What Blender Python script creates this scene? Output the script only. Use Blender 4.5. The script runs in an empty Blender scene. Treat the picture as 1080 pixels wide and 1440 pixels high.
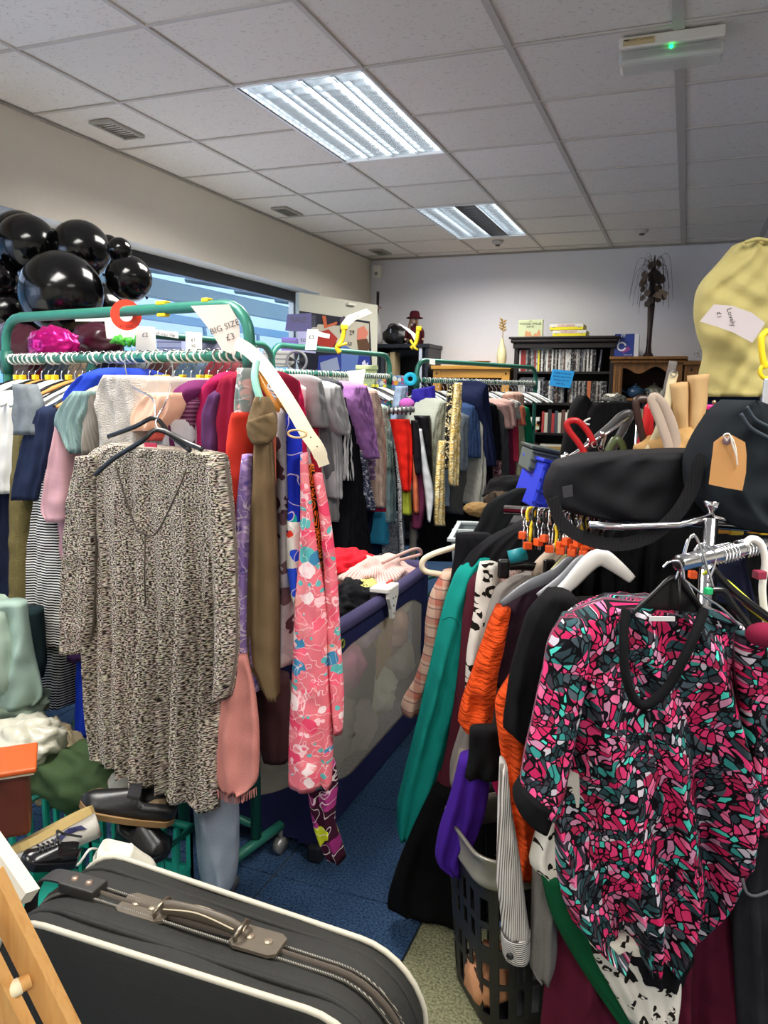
import bpy, bmesh, math, random
import numpy as np
from mathutils import Vector, Matrix
random.seed(7); rng = np.random.default_rng(7)
SC = bpy.context.scene
COL = SC.collection
PI = math.pi
# ------------------------------------------------------------------ camera
FPX = 1108.0; YAW, PITCH, ROLL = .36135, .15287, .01208; EYE = np.array([0, 0, 1.5])
_f = np.array([-math.sin(YAW)*math.cos(PITCH), math.cos(YAW)*math.cos(PITCH), -math.sin(PITCH)])
_r0 = np.array([math.cos(YAW), math.sin(YAW), 0]); _u0 = np.cross(_r0, _f)
_r = math.cos(ROLL)*_r0 + math.sin(ROLL)*_u0; _u = -math.sin(ROLL)*_r0 + math.cos(ROLL)*_u0
cd = bpy.data.cameras.new('camera'); cam = bpy.data.objects.new('camera', cd); COL.objects.link(cam)
cd.sensor_fit = 'VERTICAL'; cd.sensor_height = 36; cd.lens = FPX*36/1440; cd.clip_start = .05
cam.matrix_world = Matrix(((_r[0], _u[0], -_f[0], 0), (_r[1], _u[1], -_f[1], 0), (_r[2], _u[2], -_f[2], 1.5), (0, 0, 0, 1)))
SC.camera = cam
# ------------------------------------------------------------------ world, exposure, lights
SC.view_settings.view_transform = 'Standard'; SC.view_settings.look = 'None'
SC.view_settings.exposure = 0.5; SC.view_settings.gamma = 1; SC.view_settings.use_curve_mapping = False
w = bpy.data.worlds.new('sky'); SC.world = w; w.use_nodes = True
w.node_tree.nodes['Background'].inputs[0].default_value = (.60, .74, 1.0, 1)
w.node_tree.nodes['Background'].inputs[1].default_value = 4.0
CEIL = 2.786
def area(name, loc, sx, sy, power, col):
    l = bpy.data.lights.new(name, 'AREA'); l.shape = 'RECTANGLE'; l.size = sx; l.size_y = sy; l.energy = power; l.spread = 2.75; l.color = col
    o = bpy.data.objects.new(name, l); o.location = loc; COL.objects.link(o); return o
FIX = [(-1.611, 3.757, 1), (-1.611, 6.157, .75), (-1.611, 1.357, 1), (.789, 3.757, .0), (.789, 1.357, 1), (-1.611, -1.043, .7), (.789, -1.043, .9)]  # fittings in the near rows are unseen; the right column is added for light
for x, y, s in FIX:
    if s: area('fixture_light', (x, y, CEIL-.012), .56, 1.16, 40*s, (1, .955, .88))
# ------------------------------------------------------------------ geometry helpers
def ray(px, py): return _f + (px-540)/FPX*_r - (py-720)/FPX*_u
class PL:                                        # a vertical plane through two floor points
    def __init__(s, x0, y0, x1, y1):
        s.p = np.array([x0, y0]); d = np.array([x1-x0, y1-y0]); d = d/np.hypot(*d)
        n = np.array([-d[1], d[0]])
        if n @ s.p < 0: n = -n
        s.n = n; s.n3 = np.array([n[0], n[1], 0.])
    def hit(s, px, py, off=0.):
        d = ray(px, py); t = (s.n @ s.p + off)/(s.n @ d[:2]); return EYE + d*t
F2 = np.array([-math.sin(YAW), math.cos(YAW)]); R2 = np.array([math.cos(YAW), math.sin(YAW)])
def FP(z):                                       # plane facing the viewer's heading, z metres ahead
    a = F2*z; b = a + R2; return PL(a[0], a[1], b[0], b[1])
def at(px, py, z): return FP(z).hit(px, py)
def onz(px, py, z):
    d = ray(px, py); return EYE + d*((z-1.5)/d[2])
WL = {}
def tag(o, label=None, cat=None, group=None, kind=None):
    if label: o['label'] = label
    if cat: o['category'] = cat
    if group: o['group'] = group
    if kind: o['kind'] = kind
    return o
def empty(name, loc, label=None, cat=None, group=None, kind=None):
    o = bpy.data.objects.new(name, None); o.location = loc; COL.objects.link(o); WL[o.name] = np.array(loc, float)
    o.empty_display_size = .05
    return tag(o, label, cat, group, kind)
def mkobj(name, V, Fc, mat, parent=None, origin=None, uv=None, smooth=True, label=None, cat=None, group=None, kind=None):
    V = np.asarray(V, float)
    if parent is not None: org = WL[parent.name]
    else: org = np.array([(V[:, 0].min()+V[:, 0].max())/2, (V[:, 1].min()+V[:, 1].max())/2, V[:, 2].min()]) if origin is None else np.array(origin, float)
    me = bpy.data.meshes.new(name); me.from_pydata((V-org).tolist(), [], Fc)
    if mat: me.materials.append(mat)
    if smooth: me.polygons.foreach_set('use_smooth', [True]*len(me.polygons))
    if uv is not None:
        l = me.uv_layers.new(name='uv'); idx = np.zeros(len(me.loops), int); me.loops.foreach_get('vertex_index', idx)
        l.data.foreach_set('uv', np.asarray(uv, np.float32)[idx].ravel())
    me.update()
    o = bpy.data.objects.new(name, me); COL.objects.link(o)
    if parent is not None: o.parent = parent
    else: o.location = org
    WL[o.name] = org
    return tag(o, label, cat, group, kind)
def rotz(a): return np.array([[math.cos(a), -math.sin(a), 0], [math.sin(a), math.cos(a), 0], [0, 0, 1]])
def smoothpath(P, n=6):
    P = [np.array(p, float) for p in P]; out = []
    for i in range(len(P)-1):
        a = P[max(i-1, 0)]; b = P[i]; c = P[i+1]; d = P[min(i+2, len(P)-1)]
        for k in range(n):
            t = k/n; out.append(.5*((2*b)+(c-a)*t+(2*a-5*b+4*c-d)*t*t+(3*b-a-3*c+d)*t**3))
    out.append(P[-1]); return out
class MB:
    def __init__(s): s.v = []; s.f = []
    def add(s, V, F):
        b = len(s.v); s.v += [tuple(map(float, p)) for p in V]; s.f += [tuple(i+b for i in q) for q in F]; return s
    def box(s, c, d, R=None, bev=0):
        bm = bmesh.new(); bmesh.ops.create_cube(bm, size=1)
        for v in bm.verts: v.co = Vector((v.co.x*d[0], v.co.y*d[1], v.co.z*d[2]))
        if bev: bmesh.ops.bevel(bm, geom=bm.edges[:], offset=bev, segments=2, affect='EDGES', profile=.5)
        V = np.array([v.co[:] for v in bm.verts]); bm.verts.index_update(); Fc = [[v.index for v in f.verts] for f in bm.faces]; bm.free()
        if R is not None: V = V @ np.asarray(R).T
        return s.add(V+np.array(c), Fc)
    def b2(s, a, b, bev=0):                      # box from corner to corner
        a = np.array(a, float); b = np.array(b, float); return s.box((a+b)/2, np.abs(b-a), None, bev)
    def tube(s, P, r, n=8, closed=False, flat=1., up=None):
        P = [np.array(p, float) for p in P]; m = len(P); rs = r if hasattr(r, '__len__') else [r]*m
        N = None; V = []
        for i in range(m):
            t = (P[(i+1) % m]-P[i-1]) if closed else P[min(i+1, m-1)]-P[max(i-1, 0)]
            t = t/(np.linalg.norm(t)+1e-9)
            if up is not None: N = np.array(up, float)-t*(t @ np.array(up, float))
            elif N is None: N = np.cross(t, [0, 0, 1.]) if abs(t[2]) < .9 else np.cross(t, [1., 0, 0])
            else: N = N-t*(t @ N)
            N = N/(np.linalg.norm(N)+1e-9); B = np.cross(t, N)
            for k in range(n):
                a = 2*PI*k/n; V.append(P[i]+rs[i]*(math.cos(a)*N*flat+math.sin(a)*B))
        F = []
        for i in range(m if closed else m-1):
            j = (i+1) % m
            for k in range(n): F.append((i*n+k, i*n+(k+1) % n, j*n+(k+1) % n, j*n+k))
        if not closed: F += [tuple(range(n))[::-1], tuple((m-1)*n+k for k in range(n))]
        return s.add(V, F)
    def lathe(s, prof, c, n=24, R=None):         # prof: (radius, height)
        V = []; F = []
        for r, h in prof:
            for k in range(n): V.append((r*math.cos(2*PI*k/n), r*math.sin(2*PI*k/n), h))
        for i in range(len(prof)-1):
            for k in range(n): F.append((i*n+k, i*n+(k+1) % n, (i+1)*n+(k+1) % n, (i+1)*n+k))
        if prof[0][0] > 1e-4: F.append(tuple(range(n))[::-1])
        if prof[-1][0] > 1e-4: F.append(tuple((len(prof)-1)*n+k for k in range(n)))
        V = np.array(V)
        if R is not None: V = V @ np.asarray(R).T
        return s.add(V+np.array(c), F)
    def ball(s, c, r, n=16, sc=(1, 1, 1)):
        pr = [(max(1e-5, r*math.sin(PI*i/(n//2+2))), -r*math.cos(PI*i/(n//2+2))) for i in range(n//2+3)]
        V0 = len(s.v); s.lathe(pr, (0, 0, 0), n)
        for i in range(V0, len(s.v)): s.v[i] = tuple(np.array(s.v[i])*np.array(sc)+np.array(c))
        return s
    def prism(s, pts, nrm, th):                  # closed polygon pushed along nrm
        P = np.array(pts, float); n = len(P); Q = P+np.array(nrm, float)*th
        return s.add(list(P)+list(Q), [tuple(range(n)), tuple(range(2*n-1, n-1, -1))]+[(i, i+n, (i+1) % n+n, (i+1) % n) for i in range(n)])
    def strip(s, P, wv, th, nv):                 # ribbon: path, half-width vector(s), thickness
        V = []; m = len(P)
        for i, p in enumerate(P):
            wi = np.array(wv[i] if hasattr(wv[0], '__len__') else wv, float); p = np.array(p, float); k = np.array(nv, float)*th
            V += [p-wi, p+wi, p+wi+k, p-wi+k]
        F = [(i*4+k, i*4+(k+1) % 4, i*4+4+(k+1) % 4, i*4+4+k) for i in range(m-1) for k in range(4)]+[(3, 2, 1, 0), (m*4-4, m*4-3, m*4-2, m*4-1)]
        return s.add(V, F)
    def build(s, name, mat, parent=None, label=None, cat=None, group=None, kind=None, smooth=False, origin=None):
        return mkobj(name, s.v, s.f, mat, parent, origin, None, smooth, label, cat, group, kind)
def copyone(o, loc, rz=0., label=None, group=None, parent=None):
    r = o.copy(); COL.objects.link(r); r.location = loc
    if rz: r.rotation_euler = (0, 0, rz)
    if label: r['label'] = label
    if group: r['group'] = group
    if parent: r.parent = parent
    for ch in list(o.children):
        c = ch.copy(); COL.objects.link(c); c.parent = r
        for g2 in ch.children:
            d = g2.copy(); COL.objects.link(d); d.parent = c
    return r
# ------------------------------------------------------------------ materials
def lin(c):
    if isinstance(c, str): c = [int(c[i:i+2], 16)/255 for i in (0, 2, 4)]
    return tuple((x/12.92 if x <= .04045 else ((x+.055)/1.055)**2.4) for x in c)+(1,)
MC = {}
class NT:
    def __init__(s, name):
        s.m = bpy.data.materials.new(name); s.m.use_nodes = True; s.t = s.m.node_tree; s.p = s.t.nodes['Principled BSDF']
        s.tc = s.t.nodes.new('ShaderNodeTexCoord')
    def n(s, ty, ins=None, **kw):
        o = s.t.nodes.new('ShaderNode'+ty)
        for k, v in kw.items(): setattr(o, k, v)
        for k, v in (ins or {}).items():
            if isinstance(v, bpy.types.NodeSocket): s.t.links.new(v, o.inputs[k])
            else: o.inputs[k].default_value = v
        return o
    def L(s, a, b): s.t.links.new(a, b)
    def co(s, uv, sc=(1, 1, 1)):
        return s.n('Mapping', {'Vector': s.tc.outputs['UV' if uv else 'Object'], 'Scale': sc}).outputs[0]
    def noise(s, v, sc, det=2, dist=0.): return s.n('TexNoise', {'Vector': v, 'Scale': sc, 'Detail': det, 'Distortion': dist})
    def ramp(s, fac, stops, const=False):
        r = s.n('ValToRGB', {'Fac': fac}); e = r.color_ramp
        if const: e.interpolation = 'CONSTANT'
        while len(e.elements) < len(stops): e.elements.new(.5)
        for i, (p, c) in enumerate(stops): e.elements[i].position = p; e.elements[i].color = lin(c)
        return r.outputs[0]
    def mix(s, f, a, b, mode='MIX'):
        m = s.n('Mix', data_type='RGBA', blend_type=mode)
        for i, v in ((0, f), (6, a), (7, b)):
            if isinstance(v, bpy.types.NodeSocket): s.L(v, m.inputs[i])
            else: m.inputs[i].default_value = lin(v) if isinstance(v, str) else v
        return m.outputs[2]
    def math(s, op, a, b=0.):
        m = s.n('Math', operation=op)
        for i, v in ((0, a), (1, b)):
            if isinstance(v, bpy.types.NodeSocket): s.L(v, m.inputs[i])
            else: m.inputs[i].default_value = v
        return m.outputs[0]
    def bump(s, h, st=.3, d=.002):
        b = s.n('Bump', {'Height': h, 'Strength': st, 'Distance': d}); s.L(b.outputs[0], s.p.inputs['Normal'])
    def distort(s, v, sc, amt):
        nz = s.n('TexNoise', {'Vector': v, 'Scale': sc, 'Detail': 1.}); sub = s.n('VectorMath', {0: nz.outputs['Color'], 1: (.5, .5, .5)}, operation='SUBTRACT')
        m = s.n('VectorMath', {0: sub.outputs[0]}, operation='SCALE'); m.inputs['Scale'].default_value = amt
        return s.n('VectorMath', {0: v, 1: m.outputs[0]}, operation='ADD').outputs[0]
    def done(s, col=None, rough=.9, spec=.2):
        if col is not None:
            if isinstance(col, bpy.types.NodeSocket): s.L(col, s.p.inputs['Base Color'])
            else: s.p.inputs['Base Color'].default_value = lin(col)
        s.p.inputs['Roughness'].default_value = rough; s.p.inputs['Specular IOR Level'].default_value = spec
        return s.m
def solid(c, rough=.5, metal=0., spec=.5, bump=0., bs=60, var=.0, em=0., name=None):
    k = ('s', c, rough, metal, spec, bump, bs, var, em)
    if k in MC: return MC[k]
    m = NT(name or 'finish_'+str(len(MC))); v = m.co(False); col = c
    if var or bump:
        nz = m.noise(v, bs, 3)
        if var: col = m.mix(nz.outputs[0], c, tuple(x*(1-var) for x in lin(c)[:3])+(1,))
        if bump: m.bump(nz.outputs[0], bump, .003)
    m.done(col, rough, spec); m.p.inputs['Metallic'].default_value = metal
    if em: m.p.inputs['Emission Color'].default_value = lin(c); m.p.inputs['Emission Strength'].default_value = em
    MC[k] = m.m; return m.m
def fab(c, kind='plain', c2=None, pal=None, sc=1., rough=.92, uv=True, spec=.15):
    k = ('f', c, kind, c2, tuple(pal or ()), sc, rough, uv)
    if k in MC: return MC[k]
    m = NT('cloth_'+str(len(MC))); v = m.co(uv); weave = m.noise(v, 900, 2).outputs[0]; h = weave; bs = .25; bd = .001
    big = m.noise(v, 14, 3).outputs[0]; col = m.mix(big, c, tuple(x*.82 for x in lin(c)[:3])+(1,))
    if kind == 'knit':
        wv = m.n('TexWave', {'Vector': v, 'Scale': 38*sc, 'Distortion': 1.5}, wave_type='BANDS', bands_direction='Y').outputs[1]; h = m.math('ADD', wv, weave); bs = .6; bd = .002
        col = m.mix(m.math('MULTIPLY', wv, .35), col, tuple(x*.6 for x in lin(c)[:3])+(1,))
    elif kind == 'rib':
        wv = m.n('TexWave', {'Vector': v, 'Scale': 50*sc}, wave_type='BANDS', bands_direction='X').outputs[1]; h = wv; bs = .6; bd = .002
        col = m.mix(m.math('MULTIPLY', wv, .4), col, tuple(x*.6 for x in lin(c)[:3])+(1,))
    elif kind == 'cable':
        vo = m.n('TexVoronoi', {'Vector': m.co(uv, (1, .5, 1)), 'Scale': 55*sc}, feature='F1').outputs[0]; h = vo; bs = 1.; bd = .004
        col = m.mix(vo, col, tuple(x*.55 for x in lin(c)[:3])+(1,))
    elif kind in ('stripe', 'stripeu'):
        sp = m.n('SeparateXYZ', {0: m.distort(v, 6, .006)}); a = sp.outputs[1 if kind == 'stripe' else 0]
        fr = m.math('FRACT', m.math('MULTIPLY', a, 60*sc)); st = m.math('GREATER_THAN', fr, .55)
        col = m.mix(st, col, c2)
    elif kind == 'plaid':
        sp = m.n('SeparateXYZ', {0: v}); A = m.math('GREATER_THAN', m.math('FRACT', m.math('MULTIPLY', sp.outputs[0], 16*sc)), .65); B = m.math('GREATER_THAN', m.math('FRACT', m.math('MULTIPLY', sp.outputs[1], 16*sc)), .65)
        D = m.math('GREATER_THAN', m.math('FRACT', m.math('MULTIPLY', sp.outputs[1], 32*sc)), .88)
        s2 = m.math('MULTIPLY', m.math('ADD', A, B), .5); col = m.mix(s2, col, pal[0]); col = m.mix(m.math('MULTIPLY', D, .7), col, pal[1])
    elif kind == 'tweed':
        nz = m.n('TexNoise', {'Vector': m.co(uv, (1, 1.5, 1)), 'Scale': 210*sc, 'Detail': 1.5, 'Roughness': .6}).outputs[0]
        col = m.ramp(nz, [(.0, '18120f'), (.43, '2a211d'), (.5, '857a70'), (.57, 'cdc3b4'), (1, 'fff6e8')])
        n2 = m.n('TexNoise', {'Vector': v, 'Scale': 150*sc, 'Detail': 1.}).outputs[1]
        col = m.mix(.32, col, m.mix(.9, col, n2, 'OVERLAY')); h = nz; bs = .9; bd = .003
    elif kind == 'mosaic':
        base = m.n('MapRange', {'Value': m.noise(v, 5*sc, 1).outputs[0], 'From Min': .38, 'From Max': .62}).outputs[0]
        d = m.distort(v, 11*sc, .085); d = m.distort(d, 42*sc, .010)
        st = m.n('Mapping', {'Vector': d, 'Rotation': (0, 0, .5), 'Scale': (1, .62, 1)}).outputs[0]
        vo = m.n('TexVoronoi', {'Vector': st, 'Scale': 88*sc, 'Randomness': .85}, feature='F1'); ve = m.n('TexVoronoi', {'Vector': st, 'Scale': 88*sc, 'Randomness': .85}, feature='DISTANCE_TO_EDGE').outputs[0]
        r = m.n('SeparateColor', {0: vo.outputs['Color']}).outputs[0]
        zone = m.math('FRACT', m.math('MULTIPLY', m.noise(m.distort(v, 9*sc, .06), 9*sc, 1).outputs[0], 5.))
        warm = m.ramp(r, [(0, 'e8407c'), (.22, 'c8245c'), (.45, 'e8709c'), (.6, 'a82a50'), (.72, 'c888a8'), (.84, '33434a'), (.93, '4fd0c0')], True)
        cool = m.ramp(r, [(0, '2c4a50'), (.25, '4d5a63'), (.45, '37908a'), (.56, 'c9c2cc'), (.68, '3a3640'), (.8, 'f0568f'), (.9, '243036')], True)
        c0 = m.mix(m.math('GREATER_THAN', zone, .52), warm, cool)
        edge = m.math('LESS_THAN', ve, .09); col = m.mix(edge, c0, '0d0b10')
    elif kind == 'leopard':
        d = m.distort(v, 40*sc, .014); vo = m.n('TexVoronoi', {'Vector': d, 'Scale': 42*sc}, feature='F1').outputs[0]
        a = m.math('MULTIPLY', m.math('GREATER_THAN', vo, .16), m.math('LESS_THAN', vo, .40)); gap = m.math('GREATER_THAN', m.noise(v, 75*sc, 1).outputs[0], .44)
        col = m.mix(m.math('MULTIPLY', a, gap), c, '1b1712')
    elif kind in ('floral', 'bloom'):
        d = m.distort(v, 26*sc, .03 if kind == 'floral' else .012); vo = m.n('TexVoronoi', {'Vector': d, 'Scale': 26*sc}, feature='F1')
        r = m.n('SeparateColor', {0: vo.outputs['Color']}).outputs[0]; n_ = len(pal); pc = m.ramp(r, [(i/n_, p) for i, p in enumerate(pal)], True)
        col = m.mix(m.math('LESS_THAN', vo.outputs[0], .47), col, pc)
        v2 = m.n('TexVoronoi', {'Vector': d, 'Scale': 60*sc}, feature='F1'); r2 = m.n('SeparateColor', {0: v2.outputs['Color']}).outputs[1]
        pc2 = m.ramp(r2, [(i/n_, p) for i, p in enumerate(reversed(pal))], True)
        sel = m.math('MULTIPLY', m.math('LESS_THAN', v2.outputs[0], .38), m.math('GREATER_THAN', r2, .5)); col = m.mix(sel, col, pc2)
        if kind == 'floral':
            ln = m.math('LESS_THAN', m.math('ABSOLUTE', m.math('SUBTRACT', m.noise(d, 34*sc, 1).outputs[0], .5)), .012); col = m.mix(m.math('MULTIPLY', ln, .6), col, 'fff0f2')
    elif kind == 'zebra':
        wv = m.n('TexNoise', {'Vector': m.distort(v, 20*sc, .04), 'Scale': 45*sc, 'Detail': 0.}).outputs[0]; fr = m.math('FRACT', m.math('MULTIPLY', wv, 7.)); col = m.mix(m.math('GREATER_THAN', fr, .5), c, c2)
    elif kind == 'sequin':
        vo = m.n('TexVoronoi', {'Vector': v, 'Scale': 120*sc}, feature='F1'); h = vo.outputs[0]; bs = 1.; bd = .004
        r = m.n('SeparateColor', {0: vo.outputs['Color']}).outputs[0]; col = m.ramp(r, [(0, c), (.5, c2), (.8, 'fff2c4')])
    elif kind == 'crinkle':
        nz = m.n('TexNoise', {'Vector': m.distort(m.co(uv, (.35, 1, 1)), 12, .02), 'Scale': 110*sc, 'Detail': 3.}).outputs[0]; h = nz; bs = 1.; bd = .012
        col = m.mix(nz, c, tuple(x*.6 for x in lin(c)[:3])+(1,))
    elif kind == 'fuzzy':
        nz = m.noise(v, 260, 4).outputs[0]; h = nz; bs = 1.; bd = .005; col = m.mix(nz, c, tuple(x*.5 for x in lin(c)[:3])+(1,))
    elif kind == 'heather':
        nz = m.noise(v, 420, 2).outputs[0]; col = m.mix(nz, col, tuple(x*.45 for x in lin(c)[:3])+(1,))
    elif kind == 'denim':
        nz = m.noise(v, 30, 4).outputs[0]; col = m.mix(nz, col, tuple(min(1, x*2.2+.05) for x in lin(c)[:3])+(1,))
    m.bump(h, bs, bd); MC[k] = m.done(col, rough, spec); return MC[k]
def wood(c, c2, sc=1., rough=.5, ax=2):
    k = ('w', c, c2, sc, ax)
    if k in MC: return MC[k]
    m = NT('wood_'+str(len(MC))); s3 = [9*sc]*3; s3[ax] = .8*sc; v = m.co(False, tuple(s3))
    nz = m.noise(m.distort(v, 2, .4), 3.2, 4); col = m.ramp(nz.outputs[0], [(.3, c2), (.5, c), (.7, c2)]); m.bump(nz.outputs[0], .1, .002)
    MC[k] = m.done(col, rough, .4); return MC[k]
def glassm(col, alpha=.25, rough=.1):
    k = ('g', col, alpha, rough)
    if k in MC: return MC[k]
    m = NT('clear_'+str(len(MC))); m.done(col, rough, .5); m.p.inputs['Alpha'].default_value = alpha; MC[k] = m.m; return m.m
BLACKP = solid('0d0d0f', .35); CHROME = solid('d8d8dc', .16, 1.); WHITEP = solid('ece9e0', .5); YEL = solid('f2cf1e', .45); ORG = solid('ee5a1c', .45)
GREEN = solid('2f7a68', .38, .15, .5, .05, 30, .2); CREAMP = solid('e8dcc0', .5); PINE = wood('c58f4a', 'a87036'); PAPER = solid('dcd6cc', .8); BLACKW = wood('1c1413', '0f0a0a', 1., .45)
# ------------------------------------------------------------------ cloth builder
def interp(st, n):
    S = []
    for s in st:
        if len(s) == 3: y, a, b = s; S.append((y, a, y, b))
        else: S.append(tuple(s))
    S = np.array(S, float); c = (S[:, 0]+S[:, 2])/2; t = (c-c[0])/(c[-1]-c[0]); q = np.linspace(0, 1, n); out = []
    for k in range(4):
        v = S[:, k]; m = np.gradient(v, t) if len(v) > 2 else np.full(len(v), (v[-1]-v[0]))
        for i in range(len(v)-1):                # keep it monotone
            dv = (v[i+1]-v[i])/(t[i+1]-t[i])
            if dv == 0: m[i] = m[i+1] = 0
            else:
                for j in (i, i+1): m[j] = 0 if m[j]*dv < 0 else math.copysign(min(abs(m[j]), 3*abs(dv)), dv)
        i = np.clip(np.searchsorted(t, q, 'right')-1, 0, len(t)-2); h = t[i+1]-t[i]; x = (q-t[i])/h
        out.append((2*x**3-3*x**2+1)*v[i]+(x**3-2*x**2+x)*h*m[i]+(-2*x**3+3*x**2)*v[i+1]+(x**3-x**2)*h*m[i+1])
    return np.array(out).T
SEED = [0]
def drape(name, label, cat, mat, plane, st, off=0., T=.08, fold=.012, wl=.032, box=None, neck=False, parent=None, group=None, wr=.0016, res=1., openb=True, kind=None, top0=.35, diag=0.):
    """A hanging cloth body: front outline on a vertical plane, a back T metres behind, folds running down it."""
    SEED[0] += 1; R = np.random.default_rng(SEED[0])
    s0, s1 = st[0], st[-1]; A = plane.hit(s0[1], s0[0], off); B = plane.hit(s1[1], s1[0], off)
    H = abs(A[2]-B[2]); nv = int(np.clip(H/.014*res, 8, 170)); Q = interp(st, nv)
    W = max(np.linalg.norm(plane.hit(q[3], q[2], off)-plane.hit(q[1], q[0], off)) for q in Q[::max(1, nv//8)])
    nu = int(np.clip(W/.007*res, 10, 150)); th = np.linspace(0, 1, nu); u = .5-.5*np.cos(PI*th); u = .55*u+.45*th
    ex = box or (2.2 if T < .15 else 5.); prof = (1-np.abs(2*u-1)**ex)**(1/ex)
    n3 = plane.n3; V = []; UV = []
    ks = [(W/wl)*f for f in (.55, 1., 1.7)]; ph = R.uniform(0, 6.28, 3); dr = R.uniform(-.8, .8, 3); am = [.5, .35, .2]
    wk = R.uniform(0, 6.28, 8); ph2 = R.uniform(0, 6.28, 3)
    lim = T*.42
    for i, q in enumerate(Q):
        t = i/(nv-1); L = plane.hit(q[1], q[0], off); Rr = plane.hit(q[3], q[2], off)
        g = (top0+(1-top0)*min(1, t*1.8)); z = L[2]
        def F(uu, p): 
            f = sum(a*np.sin(2*PI*k*(uu+diag*t)+p_+d*2*math.sin(2.2*t+p_)) for a, k, p_, d in zip(am, ks, p, dr))
            cr = 1-2*np.abs(np.sin(PI*ks[1]*.8*(uu+diag*t)+p[0]+dr[0]*2*np.sin(2.6*t+p[1])))**.7; f = (.55*f+.5*cr)*(1+.35*np.sin(5*t+6*uu+p[0])); x = uu*W
            wri = wr*(np.sin(38*x+23*z+wk[0]+2*np.sin(31*z+wk[1]))+.7*np.sin(-47*x+61*z+wk[2]+1.5*np.sin(22*x+wk[3]))+.5*np.sin(90*z+25*x+wk[4]+3*np.sin(11*x+wk[5])))
            return fold*g*f+wri
        e = np.clip(prof*1.5, 0, 1)
        fo = np.clip(F(u, ph)*e, -lim-.02, .05)-(1-prof)*0; off_f = T/2*(1-prof)-fo
        Pf = L+np.outer(u, Rr-L)+np.outer(off_f, n3)
        bo = np.clip(F(u, ph2)*e, -lim, lim)*.6; off_b = T/2*(1+prof)+bo
        Pb = (L+np.outer(u, Rr-L)+np.outer(off_b, n3))[::-1][1:-1]
        V.append(np.vstack([Pf, Pb])); x0 = (L @ np.array([R2[0], R2[1], 0])); ww = np.linalg.norm(Rr-L)
        zz = L[2]+(Rr[2]-L[2])*u
        UV.append(np.vstack([np.c_[x0+u*ww, zz], np.c_[(x0+u*ww+.3), zz][::-1][1:-1]]))
    m = V[0].shape[0]; rings = V
    if neck:                                     # shoulders close up towards the hanger neck behind the front edge
        r0 = V[0]; c = r0.mean(0)+n3*0; c[2] = r0[:, 2].max(); pre = []
        for k, (s, dz) in enumerate(((.1, .026), (.4, .022), (.78, .010))): pre.append(c+(r0-c)*np.array([.35+.65*s, .35+.65*s, .3])+np.array([0, 0, dz]))
        rings = pre+V; UV = [UV[0]+np.array([0, .02*(3-k)]) for k in range(3)]+UV
    nr = len(rings); bot = rings[-1]; cb = bot.mean(0)
    VV = np.vstack(rings); U = np.vstack(UV); Fc = []
    for i in range(nr-1):
        a = i*m; b = a+m
        Fc += [(a+k, b+k, b+(k+1) % m, a+(k+1) % m) for k in range(m)]
    c0 = rings[0].mean(0); VV = np.vstack([VV, c0, rings[-1].mean(0)+np.array([0, 0, min(.03, H*.1)])]); U = np.vstack([U, U[0], U[-1]]); t0 = nr*m
    Fc += [(t0, k, (k+1) % m) for k in range(m)]+[(t0+1, (nr-1)*m+(k+1) % m, (nr-1)*m+k) for k in range(m)]
    org = rings[0].mean(0)
    o = mkobj(name, VV, Fc, mat, parent, org, U, True, label, cat, group, kind)
    return o
def sphere_cloth(name, label, cat, mat, c, r, amp=.15, seed=0, parent=None, group=None, n=40, uvs=1.):
    """A crumpled heap of cloth: a lumpy closed mound."""
    R = np.random.default_rng(seed); m = n; V = []; UV = []
    k = R.normal(0, 1, (14, 3))*3.2; p = R.uniform(0, 6.28, 14); k2 = R.normal(0, 1, (10, 3))*9; p2 = R.uniform(0, 6.28, 10)
    nr = n//2
    for i in range(nr+1):
        a = PI*i/nr
        for j in range(m):
            b = 2*PI*j/m; d = np.array([math.sin(a)*math.cos(b), math.sin(a)*math.sin(b), math.cos(a)])
            s = 1+amp*(np.sum(np.abs(np.sin(k @ d+p)))/14-.6)*2.2+amp*.35*np.sum(np.sin(k2 @ d+p2))/4
            V.append(np.array(c)+d*np.array(r)*s); UV.append((b*r[0]*uvs, a*r[2]*uvs))
    Fc = [(i*m+j, (i+1)*m+j, (i+1)*m+(j+1) % m, i*m+(j+1) % m) for i in range(nr) for j in range(m)]
    return mkobj(name, V, Fc, mat, parent, None, UV, True, label, cat, group)
# ------------------------------------------------------------------ text
def text(s, c, right, up, size, mat, parent, name='lettering', th=.0006):
    cu = bpy.data.curves.new('letters', 'FONT'); cu.body = s; cu.size = 1; cu.align_x = 'CENTER'; cu.align_y = 'CENTER'; cu.resolution_u = 2
    ob = bpy.data.objects.new('letters', cu); COL.objects.link(ob); bpy.context.view_layer.update()
    me = ob.evaluated_get(bpy.context.evaluated_depsgraph_get()).to_mesh(); V = np.array([v.co[:] for v in me.vertices]); Fc = [tuple(p.vertices) for p in me.polygons]
    ob.evaluated_get(bpy.context.evaluated_depsgraph_get()).to_mesh_clear(); bpy.data.objects.remove(ob); bpy.data.curves.remove(cu)
    r = np.array(right, float); r /= np.linalg.norm(r); u = np.array(up, float); u /= np.linalg.norm(u); nn = np.cross(r, u)
    W = np.array(c)+np.outer(V[:, 0]*size, r)+np.outer(V[:, 1]*size, u)+nn*th
    return mkobj(name, W, Fc, mat, parent, None, None, False)
# ================================================================== THE SETTING
X0, X1, Y0, Y1 = -3.02, 2.6, -2.2, 7.55
WALLM = solid('e2dccf', .9, 0, .2, .12, 25, .06); WALLB = solid('e8e8ee', .9, 0, .2, .1, 25, .05)
def struct(name, mb, mat, **k): return mb.build(name, mat, kind='structure', **k)
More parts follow.
